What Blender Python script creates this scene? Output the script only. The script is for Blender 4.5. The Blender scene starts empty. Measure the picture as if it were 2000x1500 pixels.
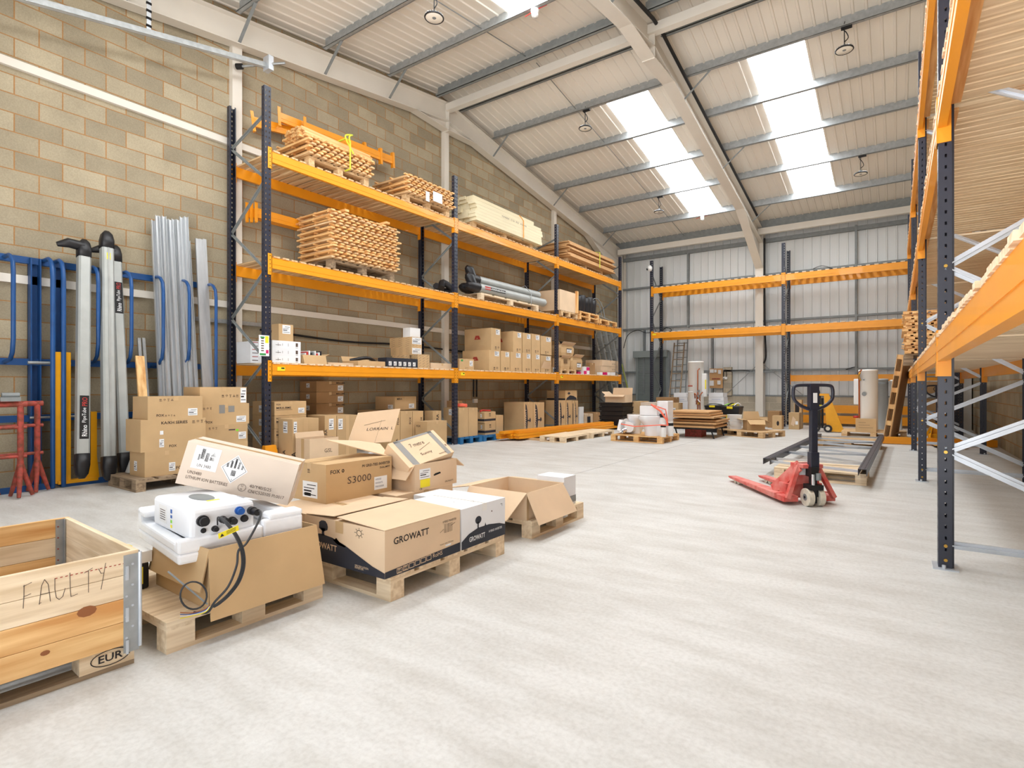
import bpy, math, random
from mathutils import Vector, Matrix, Euler
random.seed(7)
# ---------------------------------------------------------------- camera, sky, light, exposure
SC = bpy.context.scene
COL = SC.collection
F, CX, CY, H = 1055.0, 1052.0, 754.0, 1.22
TH = math.atan((1751-CX)/F); SN, CN = math.sin(TH), math.cos(TH)
cd = bpy.data.cameras.new('camera'); cam = bpy.data.objects.new('camera', cd); COL.objects.link(cam)
cam.location = (0, 0, H); cam.rotation_euler = (math.pi/2, 0, TH)
cd.sensor_fit = 'HORIZONTAL'; cd.sensor_width = 36; cd.lens = 36*F/2000
cd.shift_x = -(CX-1000)/2000; cd.shift_y = (CY-750)/2000; cd.clip_start = .05; cd.clip_end = 200
SC.camera = cam
SC.view_settings.view_transform = 'Standard'; SC.view_settings.look = 'None'
SC.view_settings.exposure = 0.25; SC.view_settings.gamma = 1; SC.view_settings.use_curve_mapping = False
W = bpy.data.worlds.new('sky'); SC.world = W; W.use_nodes = True
bg = W.node_tree.nodes['Background']; bg.inputs[1].default_value = 1.0
# overcast sky above the horizon, added brighter glow below it to light the ceiling
_t = W.node_tree; _c = _t.nodes.new('ShaderNodeTexCoord'); _s = _t.nodes.new('ShaderNodeSeparateXYZ'); _r = _t.nodes.new('ShaderNodeValToRGB'); _m = _t.nodes.new('ShaderNodeMath')
_t.links.new(_c.outputs['Generated'], _s.inputs[0]); _m.operation = 'MULTIPLY_ADD'; _m.inputs[1].default_value = .5; _m.inputs[2].default_value = .5
_t.links.new(_s.outputs['Z'], _m.inputs[0]); _t.links.new(_m.outputs[0], _r.inputs[0]); _t.links.new(_r.outputs[0], bg.inputs[0])
_r.color_ramp.elements[0].position = .49; _r.color_ramp.elements[0].color = (6.0, 5.9, 5.8, 1)
_r.color_ramp.elements[1].position = .51; _r.color_ramp.elements[1].color = (1.0, 1.1, 1.2, 1)
SKYLIGHT_EMIT = 11.0
def portal(x, y, z, w, h, rot):
    l = bpy.data.lights.new('door_portal', 'AREA'); l.shape = 'RECTANGLE'; l.size = w; l.size_y = h
    l.cycles.is_portal = True
    o = bpy.data.objects.new('door_portal', l); o.location = (x, y, z); o.rotation_euler = rot; COL.objects.link(o)
portal(-2.4, -.62, 2.55, 7.8, 5.0, (math.pi/2, 0, 0))

# ---------------------------------------------------------------- pixel <-> world
def Yx(u, X):
    a = (u-CX)/F; return -X*(CN+a*SN)/(SN-a*CN)
def Zx(u, v, X):
    Y = Yx(u, X); return H+(CY-v)*(-X*SN+Y*CN)/F
def onZ(u, v, Z):
    zc = (H-Z)*F/(v-CY); r = (u-CX)/F*zc; return r*CN-zc*SN, r*SN+zc*CN
def onY(u, v, Y):
    a = (u-CX)/F; X = Y*(a*CN-SN)/(CN+a*SN); return X, H+(CY-v)*(-X*SN+Y*CN)/F
def Xu(u, Y):
    a = (u-CX)/F; return Y*(a*CN-SN)/(CN+a*SN)

# ---------------------------------------------------------------- materials
def lin(c):
    r = []
    for x in c:
        x /= 255.; r.append(x/12.92 if x <= .04045 else ((x+.055)/1.055)**2.4)
    return r
MATS = {}
def mat(name, rgb, rough=.6, metal=0, var=0, nscale=8, stretch=(1, 1, 1), bump=0, objvar=0, rgb2=None, coat=0, emit=0, spec=.5, detail=4, lo=.35, hi=.65):
    m = bpy.data.materials.new(name); m.use_nodes = True; nt = m.node_tree; b = nt.nodes['Principled BSDF']
    b.inputs['Roughness'].default_value = rough; b.inputs['Metallic'].default_value = metal
    b.inputs['Specular IOR Level'].default_value = spec; b.inputs['Coat Weight'].default_value = coat
    c = lin(rgb)+[1]; b.inputs['Base Color'].default_value = c
    if emit:
        b.inputs['Emission Color'].default_value = c; b.inputs['Emission Strength'].default_value = emit
    col = None
    if var or rgb2 or bump:
        tc = nt.nodes.new('ShaderNodeTexCoord'); mp = nt.nodes.new('ShaderNodeMapping'); mp.inputs['Scale'].default_value = stretch
        nt.links.new(tc.outputs['Object'], mp.inputs[0])
        oi = nt.nodes.new('ShaderNodeObjectInfo'); va = nt.nodes.new('ShaderNodeVectorMath'); va.operation = 'ADD'
        mu = nt.nodes.new('ShaderNodeVectorMath'); mu.operation = 'SCALE'; mu.inputs[0].default_value = (17, 31, 23)
        nt.links.new(oi.outputs['Random'], mu.inputs['Scale']); nt.links.new(mp.outputs[0], va.inputs[0]); nt.links.new(mu.outputs[0], va.inputs[1])
        n = nt.nodes.new('ShaderNodeTexNoise'); n.inputs['Scale'].default_value = nscale; n.inputs['Detail'].default_value = detail
        nt.links.new(va.outputs[0], n.inputs['Vector'])
        r = nt.nodes.new('ShaderNodeValToRGB'); r.color_ramp.elements[0].position = lo; r.color_ramp.elements[1].position = hi
        r.color_ramp.elements[0].color = [x*(1-var) for x in c[:3]]+[1] if not rgb2 else lin(rgb2)+[1]
        r.color_ramp.elements[1].color = [min(1, x*(1+var*.6)) for x in c[:3]]+[1]
        nt.links.new(n.outputs['Fac'], r.inputs[0]); col = r.outputs[0]
        if bump:
            bp = nt.nodes.new('ShaderNodeBump'); bp.inputs['Strength'].default_value = bump; bp.inputs['Distance'].default_value = .01
            nt.links.new(n.outputs['Fac'], bp.inputs['Height']); nt.links.new(bp.outputs[0], b.inputs['Normal'])
    if objvar:
        oi = nt.nodes.new('ShaderNodeObjectInfo'); mr = nt.nodes.new('ShaderNodeMapRange')
        mr.inputs['To Min'].default_value = 1-objvar; mr.inputs['To Max'].default_value = 1+objvar
        nt.links.new(oi.outputs['Random'], mr.inputs['Value'])
        hs = nt.nodes.new('ShaderNodeHueSaturation'); hs.inputs['Color'].default_value = c
        nt.links.new(mr.outputs[0], hs.inputs['Value'])
        if col: nt.links.new(col, hs.inputs['Color'])
        col = hs.outputs[0]
    if col: nt.links.new(col, b.inputs['Base Color'])
    MATS[name] = m; return m
mat('card', (203, 170, 126), .85, var=.07, nscale=3, objvar=.07)
mat('card_pale', (226, 198, 165), .85, var=.06, nscale=3, objvar=.04)
mat('card_pink', (222, 206, 190), .85, var=.04, nscale=3)
mat('card_dark', (172, 134, 92), .85, var=.1, nscale=3, objvar=.06)
mat('card_in', (190, 158, 118), .9)
mat('card_white', (236, 238, 242), .8, var=.04, nscale=3)
mat('card_mark', (118, 92, 62), .85)
mat('tape', (205, 172, 128), .3)
mat('tape_clear', (214, 196, 170), .25)
mat('tape_grey', (140, 138, 134), .5)
mat('ink', (40, 36, 38), .8)
mat('ink_soft', (92, 76, 66), .8)
mat('ink_blue', (70, 82, 120), .8)
mat('navy_print', (38, 42, 54), .6)
mat('label', (238, 240, 242), .6)
mat('label_yellow', (244, 226, 40), .6)
mat('olive', (150, 156, 70), .6)
mat('red', (196, 50, 44), .6)
mat('red_ink', (170, 60, 48), .8)
mat('green', (60, 150, 80), .6)
mat('lime', (140, 220, 60), .6)
mat('pink', (214, 24, 110), .6)
mat('blue_dot', (30, 90, 170), .5)
WD = dict(var=.1, detail=6)
for ax, st in (('x', (1, 14, 14)), ('y', (14, 1, 14)), ('z', (14, 14, 1))):
    mat('wood_'+ax, (222, 192, 150), .75, nscale=2.2, stretch=st, rgb2=(196, 156, 108), objvar=.06, **WD)
    mat('pale_'+ax, (238, 218, 188), .75, nscale=2.2, stretch=st, rgb2=(216, 190, 154), objvar=.04, **WD)
    mat('pine_'+ax, (240, 200, 140), .6, nscale=1.5, stretch=st, rgb2=(212, 152, 88), objvar=.03, **WD)
    mat('old_'+ax, (168, 146, 118), .85, nscale=2.2, stretch=st, rgb2=(128, 108, 88), objvar=.05, **WD)
mat('cls', (234, 222, 188), .7, var=.05, nscale=2, stretch=(8, 1, 8))
mat('board', (205, 160, 110), .7, var=.08, nscale=3)
mat('knot', (150, 92, 52), .7)
mat('stain', (120, 100, 80), .8)
mat('orange', (240, 156, 26), .42, var=.03, nscale=4, coat=.15)
mat('navy', (38, 42, 58), .38, var=.1, nscale=9, spec=.6)
mat('hole', (14, 14, 18), .9)
mat('galv', (172, 176, 178), .45, metal=.55, var=.12, nscale=14)
mat('galv_dull', (140, 145, 146), .6, metal=.25, var=.1, nscale=10)
mat('zinc', (206, 212, 220), .35, metal=.5, var=.06, nscale=10)
mat('alu', (204, 208, 212), .3, metal=.6, var=.08, nscale=6, stretch=(6, 6, .4))
mat('alu_rough', (170, 172, 170), .5, metal=.3, var=.16, nscale=4)
mat('tube_grey', (178, 182, 180), .5, metal=.25, var=.07, nscale=5)
mat('white_steel', (226, 220, 210), .6, var=.03, nscale=2)
mat('white', (238, 238, 236), .5)
mat('foam', (246, 248, 252), .9, var=.02, nscale=30, bump=.15)
mat('ceramic', (244, 244, 246), .12, coat=.5)
mat('plastic_black', (26, 26, 30), .45)
mat('black', (20, 20, 22), .6)
mat('cable', (46, 48, 52), .5)
mat('chrome', (220, 222, 226), .12, metal=1)
mat('copper', (184, 104, 64), .3, metal=.8)
mat('brass', (190, 150, 70), .3, metal=.8)
mat('cream', (252, 251, 248), .35, coat=.2)
mat('grey_foam', (176, 180, 180), .7)
mat('blue_steel', (26, 78, 138), .42, var=.12, nscale=8)
mat('blue_pallet', (30, 104, 156), .6, var=.15, nscale=12)
mat('yellow_steel', (236, 166, 12), .4, var=.05, nscale=8)
mat('red_steel', (206, 78, 70), .55, var=.1, nscale=9, rgb2=(222, 138, 128))
mat('rust_red', (170, 70, 60), .65, var=.3, nscale=18, rgb2=(120, 62, 44))
mat('nylon', (222, 214, 196), .6, var=.1, nscale=30)
mat('neon_strap', (255, 118, 92), .5)
mat('lime_strap', (206, 214, 60), .5)
mat('paper', (232, 232, 232), .7)
mat('shutter', (152, 160, 158), .5, metal=.2)
mat('cladding', (226, 228, 228), .5, var=.03, nscale=1.2, stretch=(1, 1, .3))
mat('liner', (234, 227, 216), .5, var=.03, nscale=.7, stretch=(3, .5, 1))
mat('plastic_yellow', (240, 216, 20), .4)
mat('bag', (206, 206, 202), .4)
mat('bottle_teal', (120, 190, 180), .3)
mat('rubber', (40, 38, 40), .7)
mat('lamp_lens', (250, 244, 232), .4)
mat('far_door', (150, 154, 160), .5)

def node_mat(name):
    m = bpy.data.materials.new(name); m.use_nodes = True; MATS[name] = m; return m, m.node_tree, m.node_tree.nodes['Principled BSDF']
def blockwork(name, axis, c1, c2, mort, shift=(0, 0)):
    m, nt, b = node_mat(name); L = nt.links.new
    tc = nt.nodes.new('ShaderNodeTexCoord'); sp = nt.nodes.new('ShaderNodeSeparateXYZ'); cb = nt.nodes.new('ShaderNodeCombineXYZ')
    L(tc.outputs['Object'], sp.inputs[0])
    def addn(sock, v):
        a = nt.nodes.new('ShaderNodeMath'); a.operation = 'ADD'; a.inputs[1].default_value = v; L(sock, a.inputs[0]); return a.outputs[0]
    L(addn(sp.outputs[axis], shift[0]), cb.inputs[0]); L(addn(sp.outputs['Z'], shift[1]), cb.inputs[1])
    br = nt.nodes.new('ShaderNodeTexBrick'); L(cb.outputs[0], br.inputs['Vector'])
    br.inputs['Scale'].default_value = 1; br.inputs['Brick Width'].default_value = .45; br.inputs['Row Height'].default_value = .225
    br.inputs['Mortar Size'].default_value = .0075; br.inputs['Mortar Smooth'].default_value = .3; br.offset = .5
    br.inputs['Color1'].default_value = lin(c1)+[1]; br.inputs['Color2'].default_value = lin(c2)+[1]; br.inputs['Mortar'].default_value = lin(mort)+[1]
    n = nt.nodes.new('ShaderNodeTexNoise'); n.inputs['Scale'].default_value = 2.6; n.inputs['Detail'].default_value = 5; L(tc.outputs['Object'], n.inputs['Vector'])
    n2 = nt.nodes.new('ShaderNodeTexNoise'); n2.inputs['Scale'].default_value = 70; n2.inputs['Detail'].default_value = 3; L(tc.outputs['Object'], n2.inputs['Vector'])
    mx = nt.nodes.new('ShaderNodeMath'); mx.operation = 'MULTIPLY_ADD'; mx.inputs[1].default_value = .45; mx.inputs[2].default_value = .62; L(n.outputs['Fac'], mx.inputs[0])
    mx2 = nt.nodes.new('ShaderNodeMath'); mx2.operation = 'MULTIPLY_ADD'; mx2.inputs[1].default_value = .5; L(n2.outputs['Fac'], mx2.inputs[0]); L(mx.outputs[0], mx2.inputs[2])
    hs = nt.nodes.new('ShaderNodeHueSaturation'); L(br.outputs['Color'], hs.inputs['Color']); L(mx2.outputs[0], hs.inputs['Value'])
    L(hs.outputs[0], b.inputs['Base Color']); b.inputs['Roughness'].default_value = .95; b.inputs['Specular IOR Level'].default_value = .1
    bp = nt.nodes.new('ShaderNodeBump'); bp.inputs['Strength'].default_value = .5; bp.inputs['Distance'].default_value = .008
    iv = nt.nodes.new('ShaderNodeMath'); iv.operation = 'MULTIPLY_ADD'; iv.inputs[1].default_value = -1; L(br.outputs['Fac'], iv.inputs[0]); L(n2.outputs['Fac'], iv.inputs[2])
    L(iv.outputs[0], bp.inputs['Height']); L(bp.outputs[0], b.inputs['Normal'])
blockwork('blocks_y', 'Y', (172, 161, 138), (147, 137, 117), (162, 122, 80), (-.12, .02))
blockwork('blocks_x', 'X', (196, 184, 162), (168, 158, 142), (200, 190, 172), (.1, 0))
m, nt, b = node_mat('concrete'); L = nt.links.new
tc = nt.nodes.new('ShaderNodeTexCoord')
def ns(scale, st, detail=6, rough=.6):
    mp = nt.nodes.new('ShaderNodeMapping'); mp.inputs['Scale'].default_value = st; L(tc.outputs['Object'], mp.inputs[0])
    n = nt.nodes.new('ShaderNodeTexNoise'); n.inputs['Scale'].default_value = scale; n.inputs['Detail'].default_value = detail; n.inputs['Roughness'].default_value = rough
    L(mp.outputs[0], n.inputs['Vector']); return n
a1 = ns(.55, (1, 1, 1)); a2 = ns(3.2, (.45, 1.6, 1), 8, .65); a3 = ns(45, (1, 1, 1), 3)
r1 = nt.nodes.new('ShaderNodeValToRGB'); r1.color_ramp.elements[0].position = .3; r1.color_ramp.elements[1].position = .7
r1.color_ramp.elements[0].color = lin((198, 197, 194))+[1]; r1.color_ramp.elements[1].color = lin((213, 213, 211))+[1]
L(a1.outputs['Fac'], r1.inputs[0])
r2 = nt.nodes.new('ShaderNodeValToRGB'); r2.color_ramp.elements[0].position = .3; r2.color_ramp.elements[1].position = .62
r2.color_ramp.elements[0].color = (.84, .82, .79, 1); r2.color_ramp.elements[1].color = (1.06, 1.06, 1.06, 1); L(a2.outputs['Fac'], r2.inputs[0])
r3 = nt.nodes.new('ShaderNodeValToRGB'); r3.color_ramp.elements[0].position = .25; r3.color_ramp.elements[1].position = .6
r3.color_ramp.elements[0].color = (.88, .87, .86, 1); r3.color_ramp.elements[1].color = (1.03, 1.03, 1.03, 1); L(a3.outputs['Fac'], r3.inputs[0])
def mixm(x, y):
    q = nt.nodes.new('ShaderNodeMix'); q.data_type = 'RGBA'; q.blend_type = 'MULTIPLY'; q.inputs[0].default_value = 1
    L(x, q.inputs[6]); L(y, q.inputs[7]); return q.outputs[2]
L(mixm(mixm(r1.outputs[0], r2.outputs[0]), r3.outputs[0]), b.inputs['Base Color'])
rr = nt.nodes.new('ShaderNodeMapRange'); rr.inputs['To Min'].default_value = .38; rr.inputs['To Max'].default_value = .62; L(a2.outputs['Fac'], rr.inputs['Value']); L(rr.outputs[0], b.inputs['Roughness'])
bp = nt.nodes.new('ShaderNodeBump'); bp.inputs['Strength'].default_value = .08; L(a2.outputs['Fac'], bp.inputs['Height']); L(bp.outputs[0], b.inputs['Normal'])
b.inputs['Specular IOR Level'].default_value = .35
m, nt, b = node_mat('skylight'); b.inputs['Base Color'].default_value = (.8, .82, .82, 1)
b.inputs['Emission Color'].default_value = (.93, .97, 1, 1); b.inputs['Emission Strength'].default_value = SKYLIGHT_EMIT

# ---------------------------------------------------------------- mesh builder
OFF = {}
TXT = {}
BOLD = {'GROWATT', 'FOX', 'PV GRID-TIED INVERTER', 'DUAL-MPPT', 'KA/KH SERIES', 'MIRA-BMS', 'Rhino', 'EUR', 'MIRA'}
def text_mesh(s):
    if s in TXT: return TXT[s]
    cu = bpy.data.curves.new('t', 'FONT'); cu.body = s; cu.size = 1; cu.resolution_u = 2; cu.offset = .014 if s in BOLD else 0
    o = bpy.data.objects.new('t', cu); me = bpy.data.meshes.new_from_object(o)
    vs = [v.co.copy() for v in me.vertices]; fs = [tuple(p.vertices) for p in me.polygons]
    bpy.data.objects.remove(o); bpy.data.meshes.remove(me); bpy.data.curves.remove(cu)
    if vs:
        x0 = min(v.x for v in vs); x1 = max(v.x for v in vs); y0 = min(v.y for v in vs); y1 = max(v.y for v in vs)
        hh = max(y1-y0, 1e-6); vs = [((v.x-x0)/hh, (v.y-y0)/hh) for v in vs]; w = (x1-x0)/hh
    else: w = 1
    TXT[s] = (vs, fs, w); return TXT[s]
class MB:
    def __init__(s): s.v = []; s.f = []; s.m = []; s.names = []; s.sm = []
    def mi(s, n):
        if n not in s.names: s.names.append(n)
        return s.names.index(n)
    def add(s, vs, fs, m, smooth=False):
        b = len(s.v); s.v += [Vector(x) for x in vs]; k = s.mi(m)
        for f in fs: s.f.append(tuple(b+i for i in f)); s.m.append(k); s.sm.append(smooth)
        return s
    BF = [(0, 3, 2, 1), (4, 5, 6, 7), (0, 1, 5, 4), (1, 2, 6, 5), (2, 3, 7, 6), (3, 0, 4, 7)]
    def box(s, x0, x1, y0, y1, z0, z1, m):
        return s.add([(x0, y0, z0), (x1, y0, z0), (x1, y1, z0), (x0, y1, z0), (x0, y0, z1), (x1, y0, z1), (x1, y1, z1), (x0, y1, z1)], MB.BF, m)
    def hexa(s, pts, m): return s.add(pts, MB.BF, m)
    def quad(s, a, b, c, d, m): return s.add([a, b, c, d], [(0, 1, 2, 3)], m)
    def slab(s, a, b, c, d, t, m):
        a, b, c, d = map(Vector, (a, b, c, d)); n = (b-a).cross(d-a).normalized()*t
        return s.add([a, b, c, d, a+n, b+n, c+n, d+n], MB.BF, m)
    def bar(s, p0, p1, w, h, m, up=(0, 0, 1)):
        p0, p1 = Vector(p0), Vector(p1); d = (p1-p0).normalized(); u = Vector(up)
        if abs(d.dot(u)) > .98: u = Vector((1, 0, 0))
        r = d.cross(u).normalized()*w/2; q = r.cross(d).normalized()*h/2
        return s.add([p0-r-q, p0+r-q, p1+r-q, p1-r-q, p0-r+q, p0+r+q, p1+r+q, p1-r+q], MB.BF, m)
    def angle(s, p0, p1, w, t, m, up=(0, 0, 1)):
        s.bar(p0, p1, w, t, m, up); p0, p1 = Vector(p0), Vector(p1); d = (p1-p0).normalized(); u = Vector(up); r = d.cross(u).normalized(); q = r.cross(d)
        o = r*w/2+q*w/2; return s.bar(p0+o, p1+o, t, w, m, up)
    def tube(s, pts, r, m, n=8, closed=False, caps=True):
        pts = [Vector(p) for p in pts]; k = len(pts); rings = []; prev = None
        rs = r if isinstance(r, (list, tuple)) else [r]*k
        for i, p in enumerate(pts):
            if closed: d = pts[(i+1) % k]-pts[i-1]
            else: d = pts[min(i+1, k-1)]-pts[max(i-1, 0)]
            d = d.normalized() if d.length > 1e-9 else Vector((0, 0, 1))
            if prev is None:
                a = Vector((0, 0, 1)) if abs(d.z) < .9 else Vector((1, 0, 0)); e = d.cross(a).normalized()
            else: e = (prev-d*prev.dot(d)).normalized()
            prev = e; g = d.cross(e)
            rings.append([p+(e*math.cos(2*math.pi*j/n)+g*math.sin(2*math.pi*j/n))*rs[i] for j in range(n)])
        vs = [q for rg in rings for q in rg]; fs = []
        for i in range(k if closed else k-1):
            for j in range(n):
                fs.append((i*n+j, i*n+(j+1) % n, ((i+1) % k)*n+(j+1) % n, ((i+1) % k)*n+j))
        s.add(vs, fs, m, True)
        if caps and not closed: s.add(rings[0], [tuple(range(n))[::-1]], m); s.add(rings[-1], [tuple(range(n))], m)
        return s
    def cyl(s, p0, p1, r, m, n=16, r1=None): return s.tube([p0, p1], [r, r if r1 is None else r1], m, n)
    def lathe(s, prof, c, m, n=24, M=None):
        c = Vector(c); vs = []; M = M or Matrix.Identity(3)
        for r, z in prof:
            for j in range(n): vs.append(c+M @ Vector((r*math.cos(2*math.pi*j/n), r*math.sin(2*math.pi*j/n), z)))
        fs = [(i*n+j, i*n+(j+1) % n, (i+1)*n+(j+1) % n, (i+1)*n+j) for i in range(len(prof)-1) for j in range(n)]
        s.add(vs, fs, m, True)
        if prof[0][0] > .001: s.add(vs[:n], [tuple(range(n))[::-1]], m)
        if prof[-1][0] > .001: s.add(vs[-n:], [tuple(range(n))], m)
        return s
    def loft(s, secs, m, n=24, e=2.4, M=None, caps=True):
        vs = []; M = M or Matrix.Identity(4)
        for cx, cy, z, rx, ry in secs:
            for j in range(n):
                t = 2*math.pi*j/n; ct, st = math.cos(t), math.sin(t)
                vs.append(M @ Vector((cx+rx*math.copysign(abs(ct)**(2/e), ct), cy+ry*math.copysign(abs(st)**(2/e), st), z)))
        fs = [(i*n+j, i*n+(j+1) % n, (i+1)*n+(j+1) % n, (i+1)*n+j) for i in range(len(secs)-1) for j in range(n)]
        s.add(vs, fs, m, True)
        if caps: s.add(vs[:n], [tuple(range(n))[::-1]], m); s.add(vs[-n:], [tuple(range(n))], m)
        return s
    def prism(s, poly, o, ux, uy, t, m):
        o, ux, uy = Vector(o), Vector(ux), Vector(uy); n = ux.cross(uy).normalized()*t; k = len(poly)
        a = [o+ux*x+uy*y for x, y in poly]; b = [p+n for p in a]
        fs = [tuple(range(k))[::-1], tuple(range(k, 2*k))]+[(i, (i+1) % k, k+(i+1) % k, k+i) for i in range(k)]
        return s.add(a+b, fs, m)
    def text(s, st, o, ux, uy, h, m, w=None, slant=0):
        vs, fs, tw = text_mesh(st); o, ux, uy = Vector(o), Vector(ux), Vector(uy); sx = (w/tw if w else h)
        return s.add([o+ux*(x*sx+y*h*slant)+uy*(y*h) for x, y in vs], fs, m)
    def stroke(s, pts, o, ux, uy, th, m):
        o, ux, uy = Vector(o), Vector(ux), Vector(uy)
        for (a, b), (c, d) in zip(pts, pts[1:]):
            L = math.hypot(c-a, d-b) or 1e-6; px, py = -(d-b)/L*th/2, (c-a)/L*th/2; ex, ey = (c-a)/L*th/3, (d-b)/L*th/3
            q = [(a-ex+px, b-ey+py), (a-ex-px, b-ey-py), (c+ex-px, d+ey-py), (c+ex+px, d+ey+py)]
            s.add([o+ux*x+uy*y for x, y in q], [(0, 1, 2, 3)], m)
        return s
    def xf(s, M): s.v = [M @ v for v in s.v]; return s
    def build(s, name, parent=None, loc=None, rot=None, bevel=0, smooth=False):
        off = Vector((0, 0, 0))
        if parent is not None: off = OFF[parent.name]
        me = bpy.data.meshes.new(name)
        base = Vector(loc) if loc is not None else (off if parent is not None else None)
        if base is None:
            zs = [v.z for v in s.v]; xs = [v.x for v in s.v]; ys = [v.y for v in s.v]
            base = Vector(((min(xs)+max(xs))/2, (min(ys)+max(ys))/2, min(zs)))
            vs = [v-base for v in s.v]
        elif loc is not None: vs = s.v
        else: vs = [v-base for v in s.v]
        me.from_pydata([tuple(v) for v in vs], [], s.f)
        for n in s.names: me.materials.append(MATS[n])
        me.polygons.foreach_set('material_index', s.m); me.polygons.foreach_set('use_smooth', s.sm); me.update()
        o = bpy.data.objects.new(name, me); COL.objects.link(o)
        if parent is not None:
            o.parent = parent; o.location = (base-off) if loc is None else loc
            OFF[o.name] = Vector(off)
            if loc is None: o.location = (0, 0, 0)
        else: o.location = base; OFF[o.name] = Vector(base)
        if rot: o.rotation_euler = rot
        if bevel:
            bm = o.modifiers.new('bevel', 'BEVEL'); bm.width = bevel; bm.segments = 2; bm.limit_method = 'ANGLE'; bm.angle_limit = .9
        return o
def tag(o, label, cat, group=None):
    o['label'] = label; o['category'] = cat
    if group: o['group'] = group
    return o
def struct(o): o['kind'] = 'structure'; return o
def thing(name, label, cat, loc, group=None, rot=None):
    o = bpy.data.objects.new(name, None); COL.objects.link(o); o.location = loc; o.empty_display_size = .1
    if rot: o.rotation_euler = rot
    OFF[o.name] = Vector(loc); return tag(o, label, cat, group)
def lroot(name, label, cat, loc, rot=(0, 0, 0), group=None):   # root whose parts are modelled in its own local space
    o = thing(name, label, cat, loc, group, rot); OFF[o.name] = Vector((0, 0, 0)); return o
def copy_tree(o, loc=None, rot=None, label=None, parent=None, group=None):
    c = o.copy(); COL.objects.link(c); c.parent = parent
    if loc is not None: c.location = loc
    if rot is not None: c.rotation_euler = rot
    if label: c['label'] = label
    if group: c['group'] = group
    for ch in o.children: copy_tree(ch, parent=c)
    return c
def smooth_path(pts, k=6):
    P = [Vector(p) for p in pts]; out = []
    for i in range(len(P)-1):
        p0, p1, p2, p3 = P[max(i-1, 0)], P[i], P[i+1], P[min(i+2, len(P)-1)]
        for j in range(k):
            t = j/k; out.append(.5*((2*p1)+(p2-p0)*t+(2*p0-5*p1+4*p2-p3)*t*t+(3*p1-p0-3*p2+p3)*t**3))
    return out+[P[-1]]
# ---------------------------------------------------------------- setting
XW, XR, YB, YF = -8.79, 1.72, 18.95, -.6
YA = 9.2
def zpur(y): return 7.74-.152*abs(y-YA)
def zlin(y): return zpur(y)+.2
struct(MB().box(XW-.5, XR+.5, YF-.05, YB+.4, -.2, 0, 'concrete').build('floor', loc=(0, 0, 0)))
for nm, x, n in (('wall_left', XW, -1), ('wall_right', XR, 1)):
    mb = MB(); prof = [(YF, 0), (YB+.1, 0), (YB+.1, zlin(YB)), (YA, zlin(YA)), (YF, zlin(YF))]
    o = (0, 0, 0)
    a = [Vector((x, y, z)) for y, z in prof]; b = [Vector((x+n*.2, y, z)) for y, z in prof]; k = 5
    mb.add(a+b, [tuple(range(k)), tuple(range(k, 2*k))[::-1]]+[(i, k+i, k+(i+1) % k, (i+1) % k) for i in range(k)], 'blocks_y')
    struct(mb.build(nm, loc=(0, 0, 0)))
mb = MB()                       # front wall around the open door
zt = zlin(YF)
mb.box(XW, -6.3, YF-.2, YF, 0, zt, 'blocks_x'); mb.box(1.5, XR, YF-.2, YF, 0, zt, 'blocks_x'); mb.box(-6.3, 1.5, YF-.2, YF, 5.05, zt, 'cladding')
struct(mb.build('wall_front', loc=(0, 0, 0)))
mb = MB(); mb.box(XW, XR, YB, YB+.2, 0, .9, 'blocks_x')          # back wall: block dado under ribbed sheeting
bx0, bx1 = Xu(1411, 18.7), Xu(1427, 18.7)
mb.box(bx0, bx1, YB-.12, YB, .9, 1.86, 'blocks_x')
zc = zlin(YB)
x = XW
prof = []
while x < XR:
    prof += [(x, 0), (x+.02, 0), (x+.028, -.042), (x+.062, -.042), (x+.07, 0)]; x += .25
prof.append((XR, 0))
vs = [(px_, YB+.05+dy, .9) for px_, dy in prof]+[(px_, YB+.05+dy, zc) for px_, dy in prof]; k = len(prof)
mb.add(vs, [(i, i+1, k+i+1, k+i) for i in range(k-1)], 'cladding')
mb.box(XW, XR, YB+.1, YB+.15, .9, zc, 'cladding')
mb.box(XW, XR, YB-.015, YB+.06, .88, .93, 'galv_dull')
struct(mb.build('wall_back', loc=(0, 0, 0)))
# roof liner with ribs along the slope, skylight holes left open
SKY = [(-5.51, -4.51), (-2.45, -1.43)]
SY0, SY1 = 10.93, 17.0
def ribs(x0, x1, y0, y1, mb):
    if x1-x0 < .01: return
    n = max(1, round((x1-x0)/.2)); w = (x1-x0)/n; pr = []
    for i in range(n):
        a = x0+i*w; pr += [(a, 0), (a+.012, -.02), (a+.045, -.02), (a+.057, 0)]
    pr.append((x1, 0)); k = len(pr)
    vs = [(p, y0, zlin(y0)+d) for p, d in pr]+[(p, y1, zlin(y1)+d) for p, d in pr]
    mb.add(vs, [(i, i+1, k+i+1, k+i) for i in range(k-1)], 'liner')
mb = MB()
ribs(XW, XR, YF, YA, mb)
xs = [XW, SKY[0][0], SKY[0][1], SKY[1][0], SKY[1][1], XR]
ribs(XW, XR, YA, SY0, mb); ribs(XW, XR, SY1, YB+.1, mb)
for i in (0, 2, 4): ribs(xs[i], xs[i+1], SY0, SY1, mb)
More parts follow.
